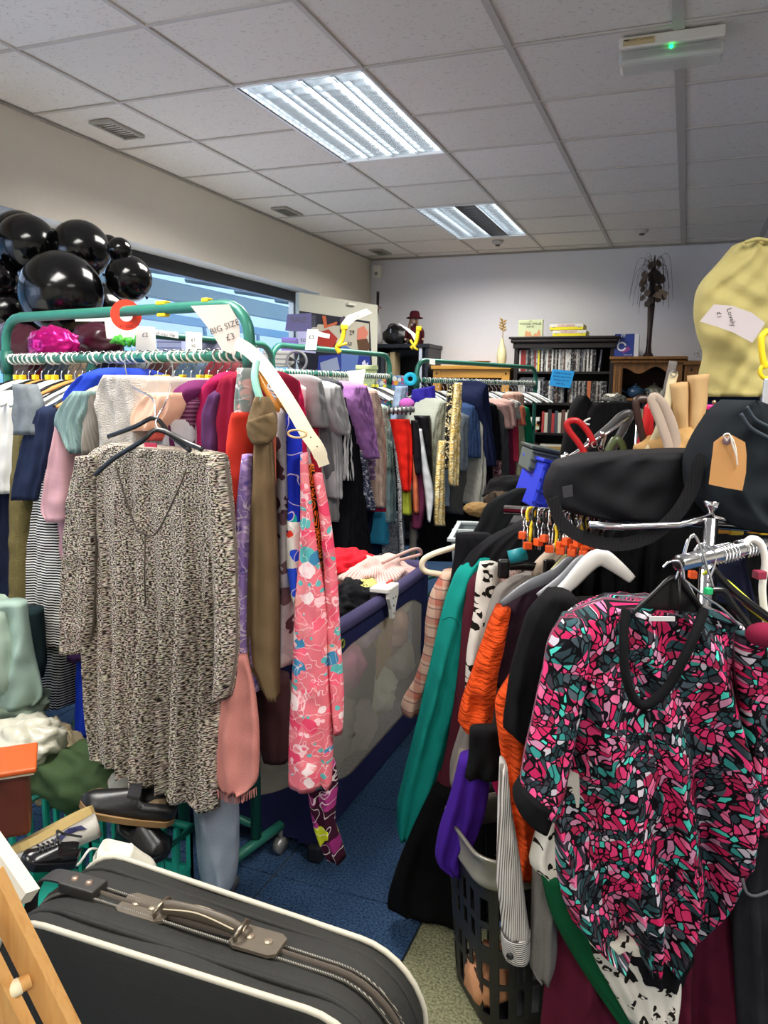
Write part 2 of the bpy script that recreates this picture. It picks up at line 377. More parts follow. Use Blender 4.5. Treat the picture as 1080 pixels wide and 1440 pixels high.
# floor: carpet tiles half a metre square
fl = empty('floor', (0, 0, 0), kind='structure'); MB().b2((X0-.1, Y0, -.12), (X1+.1, Y1+.1, -.008)).build('screed', solid('4c4a46', .9), fl)
def carpet(c, c2):
    m = NT('carpet_'+str(len(MC))); v = m.co(False); nz = m.noise(v, 140, 4).outputs[0]; big = m.noise(v, 7, 3).outputs[0]
    col = m.ramp(nz, [(.35, c2), (.62, c)]); col = m.mix(m.math('MULTIPLY', big, .3), col, c2); m.bump(nz, 1., .006); MC['c'+c] = m.done(col, 1., .05); return m.m
CB = carpet('4a6688', '243a5a'); CY = carpet('a9a884', '6f7056')
tb = MB().box((0, 0, -.004), (.494, .494, .008), None, .002); tbm = None
for i in range(13):
    for j in range(20):
        x = X0+.158+i*.5+.002; y = Y0+.45+.5*j
        if x > X1-.2 or y > Y1-.2: continue
        beige = (abs(x-(-.36)) < .26 and abs(y-1.75) < .3) or (abs(x+.36) < .26 and y < 1.6)
        if tbm is None: o = tb.build('carpet_tile', CB, fl); tbm = o.data; tby = tbm.copy(); tby.materials.clear(); tby.materials.append(CY)
        else: o = bpy.data.objects.new('carpet_tile', tbm); COL.objects.link(o); o.parent = fl
        if beige: o.data = tby
        o.location = (x, y, 0)
# ceiling grid and tiles
ce = empty('ceiling', (0, 0, CEIL), kind='structure')
def tilem():
    m = NT('mineral_tile'); v = m.co(False, (1, 1, 1)); a = m.n('TexNoise', {'Vector': m.co(False, (1, 2.2, 1)), 'Scale': 55, 'Detail': 2.}).outputs[0]
    pit = m.math('LESS_THAN', a, .36); inf = m.n('ObjectInfo').outputs['Random']; base = m.mix(inf, 'ece7de', 'f4efe7'); col = m.mix(m.math('MULTIPLY', pit, .3), base, '8f8980')
    h = m.math('SUBTRACT', 1., pit); m.bump(h, .5, .003); return m.done(col, .95, .1)
TILE = tilem(); BAR = solid('cfcac2', .6); BAR2 = solid('c4bfb7', .6)
gx = [-3.02, -2.511]+[-2.511+.6*k for k in range(1, 10)]; gy = [3.157+.6*k for k in range(-9, 8)]+[Y1]
fixcells = {(round((x-.3+2.511)/.6), round((y-.6-3.157)/.6)+d) for x, y, s in FIX if s for d in (0, 1)}
ttm = None
for i in range(-1, 9):
    for j in range(-9, 8):
        if (i, j) in fixcells: continue
        xa = -2.511+.6*i if i >= 0 else X0; xb = -2.511+.6*(i+1); ya = 3.157+.6*j; yb = min(Y1, ya+.6)
        if xa >= X1: continue
        cx, cy = (xa+xb)/2, (ya+yb)/2
        if ttm is None: o = MB().box((0, 0, CEIL), (.594, .594, .015), None, .003).build('ceiling_tile', TILE, ce); ttm = o.data
        else: o = bpy.data.objects.new('ceiling_tile', ttm); COL.objects.link(o); o.parent = ce
        o.location = (cx, cy, .012+rng.uniform(-.001, .001)); o.scale = ((xb-xa)/.6, (yb-ya)/.6, 1)
mb = MB().b2((X0-.15, Y0-.1, CEIL+.14), (X1+.1, Y1+.1, CEIL+.2)); mb.build('roof_slab', solid('77736c', .9), ce)
for k in range(0, 10):
    x = -2.511+.6*k; wd = .013 if k in (4, 5, 3) else .009
    if k == 4 or k == 5: wd = .02
    if x < X1: MB().b2((x-wd, Y0, CEIL-.004), (x+wd, Y1, CEIL+.003)).build('grid_bar', BAR2 if wd > .012 else BAR, ce)
for y in gy[:-1]:
    cut = sorted([(fx-.3, fx+.3) for fx, fy, fs in FIX if fs and abs(fy-y) < .3]); xs_ = [X0]+[v for c_ in cut for v in c_]+[X1]
    for k in range(0, len(xs_), 2): MB().b2((xs_[k], y-.008, CEIL-.003), (xs_[k+1], y+.008, CEIL+.0035)).build('grid_bar', BAR, ce)
# walls
struct('wall_back', MB().b2((X0-.3, Y1, 0), (X1+.1, Y1+.15, CEIL+.2)), WALLB)
struct('wall_right', MB().b2((X1, Y0-.1, 0), (X1+.15, Y1+.15, CEIL+.2)), WALLM)
struct('wall_front', MB().b2((X0-.3, Y0-.15, 0), (X1+.1, Y0, CEIL+.2)), WALLM)
WZ = 2.325; WY0, WY1, SILL = -1.2, 6.35, .95
wl = MB().b2((X0-.30, Y0, WZ), (X0, Y1, CEIL+.2)).b2((X0-.30, Y0, 0), (X0, Y1, SILL)).b2((X0-.30, WY1, SILL), (X0, Y1, WZ)).b2((X0-.30, Y0, SILL), (X0, WY0, WZ))
struct('wall_left', wl, WALLM)
# window: black frame, panes
wf = empty('window_1', (X0-.2, WY0, SILL), kind='structure'); FR = solid('14161c', .35); xg = X0-.19
MB().b2((xg-.03, WY0, WZ-.085), (xg+.03, WY1, WZ-.001), .004).build('window_head', FR, wf); MB().b2((xg-.03, WY0, SILL), (xg+.03, WY1, SILL+.07), .004).build('window_sill_rail', FR, wf)
mul = [-1.17, .35, 2.12, 3.93, 6.32]
for y in mul: MB().b2((xg-.03, y-.035, SILL+.07), (xg+.03, y+.035, WZ-.085), .004).build('mullion', FR, wf)
for a, b in zip(mul[:-1], mul[1:]): MB().b2((xg-.004, a+.035, SILL+.07), (xg+.004, b-.035, WZ-.085)).build('pane', glassm('eaf4ff', .06, .02), wf)
MB().b2((X0-.16, WY0, SILL), (X0+.1, WY1, SILL+.03), .005).build('window_board', WHITEP, wf)
# baseboards
struct('baseboard_back', MB().b2((X0+.015, Y1-.015, 0), (X1, Y1, .1)), WHITEP); struct('baseboard_left', MB().b2((X0, Y0, 0), (X0+.015, Y1, .1)), WHITEP)
struct('trim_1', MB().b2((X0, Y0, CEIL-.012), (X0+.014, Y1, CEIL)).b2((X0, Y1-.014, CEIL-.012), (X1, Y1, CEIL)), solid('a39f97', .7))
# outside: arcade canopy seen through the glass
can = empty('street_canopy', (-5.2, 6, 0), 'teal steel canopy with pale glazed roof outside the window', 'canopy')
TEAL = solid('2a4c52', .5)
MB().b2((-5.26, -3, 2.42), (-5.14, 24, 2.60), .01).build('beam', TEAL, can); MB().b2((-8.1, -3, 3.02), (-7.95, 24, 3.22), .01).build('beam', TEAL, can)
MB().b2((-6.86, -3, 2.40), (-6.76, 24, 2.52), .01).build('beam', solid('2c6076', .5), can)
for k in range(17):
    y = -2.5+k*1.6; MB().tube([(-3.5, y, 2.60), (-8.2, y, 3.35)], .05, 4).build('rafter', TEAL, can); MB().tube([(-6.8, y, 2.42), (-7.3, y+.9, 1.8)], .03, 4).build('brace', solid('2c6076', .5), can)
    MB().add([(-3.5, y+.06, 2.66), (-8.2, y+.06, 3.41), (-8.2, y+1.54, 3.41), (-3.5, y+1.54, 2.66), (-3.5, y+.06, 2.68), (-8.2, y+.06, 3.43), (-8.2, y+1.54, 3.43), (-3.5, y+1.54, 2.68)], [(0, 1, 2, 3), (4, 7, 6, 5), (0, 4, 5, 1), (1, 5, 6, 2), (2, 6, 7, 3), (3, 7, 4, 0)]).build('roof_pane', glassm('e8f2ff', .35, .3), can)
for k in range(9): MB().b2((-7.05, -3, 1.35+k*.085), (-6.98, 24, 1.42+k*.085)).build('blue_slat', solid('5aa4c0', .5), can)
for y in (-1, 4.2, 16): MB().b2((-8.1, y, 0), (-7.95, y+.14, 3.1)).build('canopy_post', TEAL, can)
tag(MB().b2((-11.1, -5, 0), (-10.9, 30, 4.0)).build('shopfront', solid('8a9cb0', .8)), 'pale grey building face across the arcade beyond the canopy', 'building')
struct('ground', MB().b2((-14, -8, -.2), (-3.33, 30, -.12)), solid('b0b4ba', .9))
# light fittings: body, reflectors, louvres, tubes
LOUV = solid('dfe3e6', .18, .9); 
def fitting(x, y, s, lab):
    z = CEIL; e = empty('ceiling_light', (x, y, z), lab, 'ceiling light')
    MB().b2((x-.297, y-.597, z+.085), (x+.297, y+.597, z+.095)).build('housing', solid('e9ecee', .5), e)
    fm = MB()
    for a in (-1, 1): fm.b2((x+a*.297-.006, y-.6, z-.006), (x+a*.297+.006, y+.6, z+.085)); fm.b2((x-.3, y+a*.597-.006, z-.006), (x+.3, y+a*.597+.006, z+.085))
    fm.build('frame', solid('f2f3f3', .5), e)
    for k in range(4):
        cx = x-.222+k*.148; lit = s > .9 or k in (0, 1, 3)
        MB().tube([(cx, y-.57, z+.062), (cx, y+.57, z+.062)], .011, 8).build('tube', solid('f4fbff', .4, em=5.5*s if lit else 0.) if lit else solid('4b463c', .6), e)
        V = []                                    # curved reflector trough
        for q in range(9):
            a = PI*q/8; V += [(cx-.071*math.cos(a), y-.585, z+.01+.07*math.sin(a)), (cx-.071*math.cos(a), y+.585, z+.01+.07*math.sin(a))]
        MB().add(V, [(2*q, 2*q+1, 2*q+3, 2*q+2) for q in range(8)]).build('reflector', LOUV, e)
    lv = MB()
    for k in range(3): lv.b2((x-.15+k*.148-.002, y-.59, z-.002), (x-.15+k*.148+.002, y+.59, z+.03))
    for k in range(17): lv.b2((x-.29, y-.56+k*.07-.0012, z-.001), (x+.29, y-.56+k*.07+.0012, z+.028))
    lv.build('louvre', LOUV, e)
labs = ['recessed louvred ceiling light nearest the camera, all four tubes lit', 'recessed louvred ceiling light near the back wall with one dark tube']
for i, (x, y, s) in enumerate(FIX):
    if not s: continue
    fitting(x, y, s, labs[i] if i < 2 else ['', '', 'unseen recessed louvred light over the near floor, beside the window', '', 'unseen recessed louvred light added over the chrome rail', 'unseen recessed louvred light behind the camera, window side', 'unseen recessed louvred light added behind the camera, away from the window'][i])
def vent(px, py, lab):
    p = onz(px, py, CEIL); e = empty('ceiling_vent', p, lab, 'vent'); x, y = p[:2]; m = MB(); z = CEIL
    for a in (-1, 1): m.b2((x-.06, y+a*.13-.008, z-.012), (x+.06, y+a*.13+.008, z)); m.b2((x+a*.055-.006, y-.13, z-.012), (x+a*.055+.006, y+.13, z))
    m.build('vent_frame', solid('b5b1a8', .5), e)
    for k in range(9): MB().box((x, y-.11+k*.0275, z-.006), (.1, .012, .002), np.array([[1, 0, 0], [0, .8, -.6], [0, .6, .8]])).build('vent_slat', solid('8b887f', .5), e)
vent(165, 181, 'slotted grey ceiling vent nearest the camera'); vent(404, 297, 'slotted grey ceiling vent level with the second light fitting'); vent(535, 354, 'slotted grey ceiling vent in the far corner')
for px, py, l in ((903, 323, 'small round dark smoke sensor by the bookcase wall'), (700, 339, 'small round sensor at the end of the far light')):
    p = onz(px, py, CEIL); e = empty('ceiling_sensor', p, l, 'sensor'); MB().lathe([(.05, 0), (.05, -.012), (.03, -.03), (.001, -.032)], p).build('sensor_base', solid('c9c5bd', .5), e); MB().lathe([(.022, -.03), (.018, -.042), (.001, -.043)], p).build('sensor_cap', solid('4a4742', .5), e)
# emergency bulkhead light
e = empty('emergency_light', (-.135, 3.27, CEIL), 'white emergency bulkhead light with a green indicator on the ceiling', 'emergency light')
MB().b2((-.315, 3.2, CEIL-.045), (.045, 3.33, CEIL-.004), .006).build('body', solid('e4e0d8', .5), e)
MB().b2((-.318, 3.205, CEIL-.098), (.048, 3.325, CEIL-.046), .016).build('cover', glassm('dfe2dc', .38, .15), e)
MB().tube([(-.27, 3.26, CEIL-.065), (.0, 3.26, CEIL-.065)], .011).build('tube', solid('d6d8d2', .4), e); MB().b2((-.28, 3.225, CEIL-.052), (.01, 3.30, CEIL-.047)).build('reflector', solid('a8aaa4', .3), e)
MB().ball((-.133, 3.205, CEIL-.055), .007, 10).build('green_indicator', solid('10f060', .4, em=6.), e)
MB().b2((-.3, 3.197, CEIL-.036), (-.19, 3.2005, CEIL-.014)).build('rating_label', solid('cdb98c', .7), e); text('EMERGENCY LUMINAIRE', (-.245, 3.1965, CEIL-.02), (1, 0, 0), (0, 0, 1), .009, solid('4a4030', .7), e)
MB().b2((-.297, 3.1955, CEIL-.02), (-.28, 3.1975, CEIL-.016)).build('label_mark', solid('2a2a30', .6), e)
# alarm sensor in the corner
e = empty('alarm_sensor', (X0+.09, Y1-.08, 2.6), 'small white alarm sensor high in the back corner', 'sensor'); MB().b2((X0+.05, Y1-.1, 2.60), (X0+.13, Y1-.02, 2.72), .012).build('casing', WHITEP, e); MB().ball((X0+.09, Y1-.1, 2.635), .018, 10).build('lens', solid('9b9b98', .3), e)
# ================================================================== GREEN RACKS, HANGERS
def rack(lab, xa, ya, xb, yb, zr, zt, foot=.28, mid=False, wrap=True):
    e = empty('clothes_rack', ((xa+xb)/2, (ya+yb)/2, 0), lab, 'clothes rack'); A = np.array([xa, ya, 0]); B = np.array([xb, yb, 0]); d = (B-A)/np.linalg.norm(B-A); n = np.array([-d[1], d[0], 0]); z = np.array([0, 0, 1.])
    P = [A+z*.12, A+z*(zt-.09)]+[A+z*(zt-.09)+d*.09*(1-math.cos(a))+z*.09*math.sin(a) for a in np.linspace(.3, PI/2, 5)]+[B-d*.09*(1-math.sin(a))+z*(zt-.09)+z*.09*math.cos(a) for a in np.linspace(0.01, PI/2, 6)]+[B+z*.12]
    MB().tube(P, .0165, 12).build('hoop_frame', GREEN, e, smooth=True)
    r0 = MB().tube([A+z*zr, B+z*zr], .0145, 12).build('hanging_rail', GREEN, e, smooth=True)
    if wrap:
        L = np.linalg.norm(B-A); m = MB(); N = int(L/.026)
        for k in range(N):
            if rng.random() < .12: continue
            c = A+z*zr+d*(L*(k+.5)/N); w_ = rng.uniform(.004, .008)
            pts = [c+d*(w_*1.2*math.cos(a+.6))+n*.0165*math.cos(a)+z*.0165*math.sin(a) for a in np.linspace(0, 2*PI, 10)[:-1]]; m.tube(pts, w_*.55, 5, True)
        m.build('rail_wrap', solid('cfcfc8', .5), e, smooth=True, kind='stuff')
    for q in (A, B):
        MB().tube([q-n*foot+z*.1, q+n*foot+z*.1], .0165, 10).build('foot_bar', GREEN, e, smooth=True)
        for s in (-1, 1):
            c = q+n*foot*s; MB().tube([c+z*.1, c+z*.055], .008).tube([c+z*.03-d*.012, c+z*.03+d*.012], .028, 14).build('castor', solid('9a9a9a', .35, .5), e, smooth=True)
    MB().tube([A+z*.16, B+z*.16], .013, 10).build('lower_bar', GREEN, e, smooth=True)
    for q in (A, B): MB().tube([q+z*(zr+.03), q+z*(zr-.05)], .0215, 12).build('collar', solid('1f5f52', .4), e, smooth=True)
    return e
RA = ((-2.27, 2.19), (-1.165, 1.99)); ZR, ZT = 1.593, 1.736
rack('large green tubular rack nearest the camera, under the black balloons', *RA[0], *RA[1], ZR, ZT, .12)
rack('green tubular rack behind the nearest one, its hoop half hidden by tags', -2.12, 2.45, -1.95, 3.55, ZR-.05, ZT-.02, .2, wrap=False)
rack('green tubular rack along the window side in front of the poster', -2.09, 3.80, -1.90, 5.10, ZR, ZT)
RC = ((-1.93, 5.62), (-1.28, 7.0))
RCc = ((-1.72, 5.15), (-1.20, 6.75))
rack('green tubular rack in front of the pine sideboard', *RCc[0], *RCc[1], ZR-.02, ZT-.03)
tag(MB().tube([(-1.33, 1.85, .16), (-1.33, 1.85, .62)], .017, 12).build('green_post', GREEN, smooth=True), 'short green post standing beside the shoes under the rack', 'post')
def hanger_proto(col, cube, wire=False, thick=.006):
    e = empty('hanger', (0, 0, 0)); m = MB(); r = .0022
    hook = [(0, .0, -.078), (0, .0, -.045), (0, .018, -.03), (0, .024, -.006), (0, .012, .017), (0, -.008, .0195), (0, -.021, .006)]
    m.tube(smoothpath(hook, 4), r, 6).build('hook', CHROME, e, smooth=True)
    b = MB()
    if wire: b.tube(smoothpath([(0, 0, -.078), (0, .09, -.105), (0, .2, -.15)], 4)+smoothpath([(0, .2, -.155), (0, 0, -.158), (0, -.2, -.155)], 4)+smoothpath([(0, -.2, -.15), (0, -.09, -.105), (0, 0, -.078)], 4), .0025, 6)
    else:
        P = smoothpath([(0, -.205, -.155), (0, -.13, -.118), (0, -.05, -.088), (0, 0, -.078), (0, .05, -.088), (0, .13, -.118), (0, .205, -.155)], 4)
        b.tube(P, [thick*(1.5 if 5 < i < len(P)-6 else 1.1) for i in range(len(P))], 8)
    b.build('arms', col, e, smooth=True)
    if cube: MB().box((0, 0, -.062), (.016, .02, .018), None, .002).build('size_cube', cube, e)
    return e
HB = solid('101012', .3); HW = solid('e7e5df', .4); HWD = wood('c8904e', 'b27a3a', 3.); HC = solid('dde8ea', .2)
protos = {}
def hook_row(rail, zr, n, cols, cube, rz, lab, grp, t0=.03, t1=.97, jit=.12):
    A, B = np.array(rail[0]), np.array(rail[1])
    for k in range(n):
        t = t0+(t1-t0)*(k+.5)/n; p = A+(B-A)*t; cl = cols[k % len(cols)]; cb = cube if (k*7) % 5 < 3 else None; key = (cl[0], id(cb))
        l = cl[0]+' '+lab; a = rz+rng.uniform(-jit, jit)
        if key not in protos: protos[key] = hanger_proto(cl[1], cb, cl[2]); o = protos[key]; o.location = (p[0], p[1], zr); o.rotation_euler = (0, 0, a)
        else: o = copyone(protos[key], (p[0], p[1], zr), a)
        tag(o, l, 'hanger', grp+', '+cl[0])
KB, KW, KC, KN = ('black', HB, False), ('white', HW, False), ('clear', HC, False), ('wire', CHROME, True)
KO = ('wooden', HWD, False)
hook_row(RA, ZR, 30, [KB, KW, KC, KB, KO], YEL, math.atan2(-.2, 1.105), 'hanger on the rail of the nearest green rack', 'hangers on the nearest green rack')
hook_row(((-2.09, 3.8), (-1.90, 5.1)), ZR, 24, [KB, KW, KC, KB], solid('e6e03a', .45), PI/2-.14, 'hanger on the green rack by the window', 'hangers on the window side rack')
hook_row(RCc, ZR-.02, 26, [KW, KC, KB], None, PI/2-.3, 'hanger on the green rack by the sideboard', 'hangers on the sideboard rack')
# ================================================================== GARMENTS OF THE NEAREST GREEN RACK
dA = np.array([1.105, -.2])/np.hypot(1.105, .2); nA = np.array([dA[1], -dA[0]])
PA = PL(-2.27+nA[0]*.21, 2.19+nA[1]*.21, -1.165+nA[0]*.21, 1.99+nA[1]*.21)
def g(plane, name, cat, label, mat, st, off=0., T=.3, **k): return drape(name, label, cat, mat, plane, st, off, T, **k)
N_ = dict(neck=True, fold=.012)
g(PA, 'shirt', 'shirt', 'white shirt at the far window end of the nearest green rack', fab('e6e4de'), [(560, -25, 14), (620, -30, 16), (695, -30, 8)], .02, .22, **N_)
g(PA, 'trousers', 'trousers', 'dark navy trousers beside the white shirt', fab('1c2238'), [(585, 4, 30), (700, -8, 24), (870, -12, 20)], .06, .2, fold=.01)
g(PA, 'jumper', 'jumper', 'olive fuzzy jumper with its long sleeve hanging below the navy tee', fab('8c7f52', 'fuzzy'), [(600, 14, 34), (690, 8, 32), (800, 6, 30), (878, 5, 28)], .03, .2, neck=True)
g(PA, 'shorts', 'shorts', 'washed grey shorts with a denim waistband clipped to a black hanger', fab('565c60', 'denim'), [(540, 11, 36), (575, 10, 46), (612, 9, 46)], -.03, .06, fold=.006)
g(PA, 'tee_shirt', 't-shirt', 'navy short sleeved tee in front of the striped top', fab('232c46'), [(577, 44, 70), (600, 32, 70), (640, 22, 64), (690, 10, 50), (704, 9, 46)], -.02, .26, **N_)
g(PA, 'striped_tunic', 'tunic', 'black and white striped long top beside the navy tee', fab('14141a', 'stripe', 'e4e2de', sc=1.9), [(600, 56, 72), (700, 42, 70), (780, 31, 78), (850, 30, 84), (912, 36, 84)], .0, .22, neck=True, fold=.012, wl=.04)
g(PA, 'long_skirt', 'skirt', 'black and white striped long skirt hanging below the striped top', fab('16161c', 'stripe', 'deddda', sc=1.7), [(880, 50, 90), (940, 47, 84), (1000, 48, 77)], .06, .16, fold=.012)
g(PA, 'tee_shirt', 't-shirt', 'dusty pink ribbed tee with a loose short sleeve', fab('cfa3a8', 'stripe', 'c4959c', sc=3.), [(596, 74, 84), (640, 62, 88), (690, 52, 88), (716, 49, 86), (735, 60, 84)], -.035, .24, **N_)
g(PA, 'blouse', 'blouse', 'long pale pink blouse hanging under the ribbed pink tee', fab('cf9fa9'), [(715, 74, 96), (820, 74, 93), (905, 74, 90)], .02, .1)
g(PA, 'blouse', 'blouse', 'sage green smocked blouse folded over a black hanger', fab('86a09c', 'rib'), [(550, 96, 126), (580, 72, 120), (592, 68, 116), (615, 78, 114), (638, 96, 108)], -.06, .2, fold=.01)
g(PA, 'jacket', 'jacket', 'cobalt blue jacket sloping behind the sage blouse', fab('2742b8'), [(528, 106, 140), (545, 88, 130), (570, 82, 110), (640, 84, 104), (700, 86, 102)], .03, .3, neck=True)
g(PA, 'tee_shirt', 't-shirt', 'cream tee squeezed between the pink tee and the tweed tunic', fab('c9ccb4'), [(610, 80, 92), (688, 79, 92)], -.01, .15)
g(PA, 'vest_top', 'top', 'white top beside the speckled tunic sleeve', fab('e2e2e4'), [(640, 90, 104), (760, 84, 100), (880, 82, 100)], .05, .15)
g(PA, 'cardigan', 'cardigan', 'beige and grey ribbed cardigan beside the ivory hoodie', fab('a49c92', 'rib'), [(552, 112, 130), (600, 110, 128), (640, 108, 124)], -.05, .26, **N_)
g(PA, 'hoodie', 'hoodie', 'ivory fleece hoodie with its hood folded over the hanger', fab('cfc9c2', 'fuzzy', sc=.6), [(527, 140, 182), (545, 130, 188), (590, 128, 192), (640, 128, 190)], -.09, .2, fold=.02, wl=.045, neck=False)
g(PA, 'hoodie', 'hoodie', 'pale grey sweatshirt right behind the ivory hoodie', fab('bdb5ac'), [(530, 184, 232), (552, 180, 236), (600, 182, 226), (640, 184, 226)], -.04, .2, fold=.014, neck=False)
g(PA, 'blouse', 'blouse', 'peach satin blouse draped in front of the grey sweatshirt', fab('f0bfa4', rough=.5), [(552, 202, 238), (575, 182, 236), (606, 177, 218)], -.1, .16, fold=.012)
g(PA, 'vest_top', 'top', 'coral top showing beneath the peach blouse', fab('e8675a'), [(560, 214, 242), (585, 205, 236), (620, 198, 228)], -.075, .1, fold=.01)
g(PA, 'vest_top', 'top', 'white top showing inside the neck of the speckled tunic', fab('dedbe0'), [(590, 196, 262), (640, 196, 262), (700, 200, 260)], -.06, .12)
g(PA, 'jumper', 'jumper', 'deep purple jumper nearest the peach blouse', fab('6d2a5c'), [(548, 238, 272), (566, 228, 262), (590, 225, 250), (640, 228, 250)], -.05, .2, **N_)
g(PA, 'cardigan', 'cardigan', 'plum striped cardigan between the purple and raspberry jumpers', fab('5f2b4a', 'stripe', '8a5a78', sc=1.5), [(566, 250, 275), (590, 238, 270), (640, 240, 270), (760, 244, 272)], -.04, .2, **N_)
g(PA, 'jumper', 'jumper', 'raspberry pink jumper with a rounded shoulder', fab('a81e52'), [(536, 284, 306), (556, 268, 300), (590, 262, 296), (680, 264, 296), (800, 276, 304), (900, 290, 310)], -.02, .22, **N_)
g(PA, 'jumper', 'jumper', 'grey purple jumper between raspberry and crimson', fab('5a3560'), [(556, 288, 304), (580, 278, 300), (660, 282, 300), (780, 292, 306)], -.045, .26, **N_)
g(PA, 'cardigan', 'cardigan', 'long crimson cardigan hanging beside the speckled tunic', fab('8a1634'), [(533, 304, 330), (560, 292, 332), (590, 286, 332), (680, 292, 338), (780, 304, 346), (880, 314, 346), (930, 322, 344)], -.03, .28, neck=True, fold=.012)
g(PA, 'shirt', 'shirt', 'bright orange red shirt slipping off its hanger beside the crimson cardigan', fab('dd4030'), [(580, 322, 334), (600, 312, 336), (640, 309, 337), (680, 318, 337), (715, 326, 337)], -.075, .1, fold=.012, wl=.04)
g(PA, 'scarf', 'scarf', 'grey rose patterned scarf next to the green post', fab('8d9694', 'floral', pal=['a0a8a4', 'c9a3a0', '7b8a88', 'b4b8b0']), [(517, 327, 343), (560, 325, 340), (602, 330, 338)], -.06, .06)
g(PA, 'jumper', 'jumper', 'salmon jumper glimpsed above the lilac scarf', fab('d9745c'), [(594, 332, 352), (640, 326, 350), (720, 322, 345)], -.02, .14)
g(PA, 'long_coat', 'coat', 'black long coat hidden behind the speckled tunic', fab('101014'), [(690, 95, 335), (900, 90, 330), (1120, 130, 310)], .16, .22, fold=.02)
g(PA, 'dress', 'dress', 'royal blue dress hem showing beside the speckled tunic', fab('1c3cc0'), [(905, 98, 128), (985, 100, 124), (1040, 98, 122)], .08, .1)
g(PA, 'skirt', 'skirt', 'violet skirt hem behind the tunic sleeve', fab('3c2350'), [(870, 88, 118), (932, 86, 118)], .03, .1)
# speckled tunic on crossed black hangers
TW = fab('000000', 'tweed')
tun = drape('tunic', 'speckled black and cream knitted tunic facing the camera on crossed black hangers', 'tunic', TW, PA, [(624, 140, 638, 276), (632, 118, 641, 291), (650, 106, 660, 297), (720, 102, 302), (800, 108, 304), (900, 112, 300), (1000, 114, 292), (1068, 118, 1150, 287)], -.2, .1, fold=.045, wl=.062, box=3., wr=.0008, res=1.6, top0=.05)
drape('sleeve', None, None, TW, PA, [(642, 100, 124), (700, 88, 120), (780, 80, 118), (850, 76, 116), (900, 76, 112), (922, 78, 106)], -.225, .07, fold=.012, parent=tun, res=1.4)
drape('sleeve', None, None, TW, PA, [(652, 282, 300), (720, 284, 309), (800, 288, 316), (900, 290, 317), (960, 290, 311), (990, 289, 304)], -.215, .07, fold=.012, parent=tun, res=1.4)
H = PA.hit
MB().tube(smoothpath([H(162, 652, -.213), H(188, 735, -.216), H(203, 750, -.222), H(221, 748, -.222), H(250, 690, -.216), H(262, 660, -.21)], 6), .0022, 6).tube([H(204, 750, -.22), H(203, 810, -.222), H(205, 850, -.22)], .002, 6).build('neck_seam', solid('453b34', .9), tun, smooth=True)
MB().box(H(212, 627, -.165), (.035, .004, .014)).build('neck_label', solid('b02a4a', .7), tun)
def hang_obj(lab, arms, r, mat, hook=None, name='hanger', grp=None, bar=None):
    p = np.array(arms[0][len(arms[0])//2]); e = empty(name, p, lab, 'hanger', grp)
    m = MB()
    for a in arms: m.tube(smoothpath(a, 4), r, 8, flat=.6)
    m.build('arms', mat, e, smooth=True)
    if hook: MB().tube(smoothpath(hook, 5), .0022, 6).build('hook', CHROME, e, smooth=True)
    return e
hang_obj('black plastic hanger whose arm crosses over the neck of the speckled tunic', [[H(134, 668, -.24), H(160, 645, -.245), H(200, 620, -.24), H(222, 604, -.22), H(262, 622, -.2), H(285, 632, -.2)]], .0065, HB, [H(222, 604, -.22), H(220, 590, -.2), H(235, 560, -.12), H(243, 520, .1), H(236, 500, .2)])
hang_obj('black plastic hanger behind the crossed one on the speckled tunic', [[H(152, 614, -.2), H(190, 600, -.21), H(218, 588, -.2), H(240, 612, -.19), H(268, 634, -.2)]], .006, HB, [H(218, 588, -.2), H(214, 560, -.16), H(183, 540, -.1), H(176, 505, .18), H(188, 488, .21)])
# things hung from the end of the rack
PE = FP(1.88)
g(PE, 'scarf', 'scarf', 'lilac and pink block scarf ending in a purple flower print', fab('9b80c0', 'floral', pal=['a98cc8', 'b99ad0', '6a58a0', 'c7b2d8', '9478bc']), [(640, 338, 353), (700, 331, 353), (800, 327, 350), (900, 326, 356), (976, 323, 363)], 0, .05, fold=.01)
g(PE, 'panel_dress', 'dress', 'dark teal and violet dress behind the lilac scarf', fab('2a4a50', 'floral', pal=['2f5a58', '5b3f86', '24343c', '7a5fa0']), [(700, 345, 362), (880, 340, 364), (975, 340, 366)], .05, .06)
g(PE, 'scarf', 'scarf', 'coral pink scarf with frayed ends hanging lowest on the rack end', fab('f0a096', 'heather'), [(925, 318, 345), (960, 312, 354), (1000, 300, 360), (1050, 293, 363), (1090, 298, 362), (1114, 306, 350), (1122, 314, 335)], -.03, .05, fold=.014, wl=.06)
sc_ = bpy.data.objects['scarf.002'] if 'scarf.002' in bpy.data.objects else None
fr = MB()
for k in range(34):
    t = k/33; x = 298+t*62; y = 1105+14*math.sin(t*3); p = PE.hit(x, y, -.01+.01*math.sin(k)); fr.tube([p, p+np.array([rng.uniform(-.004, .004), 0, -.022])], .0012, 4)
if sc_: fr.build('fringe', fab('f0a096', 'heather'), sc_)
BR = fab('8a7355', 'heather')
g(PE, 'dress', 'dress', 'white blouse with dark flower sprays behind the brown scarf', fab('c9bfc2', 'bloom', pal=['c9bfc2', '5b3a44', 'c9bfc2', 'd6cccc', '7a5a60'], sc=.8), [(574, 384, 412), (620, 384, 410), (700, 384, 410), (850, 386, 412), (938, 384, 412)], .04, .12, fold=.012)
bs = g(PE, 'scarf', 'scarf', 'long taupe scarf looped in a knot over a mint hook', BR, [(606, 354, 378), (660, 351, 383), (760, 346, 387), (880, 342, 391), (940, 346, 391), (950, 352, 391), (988, 372, 391)], -.02, .09, fold=.014, wl=.017, top0=.8)
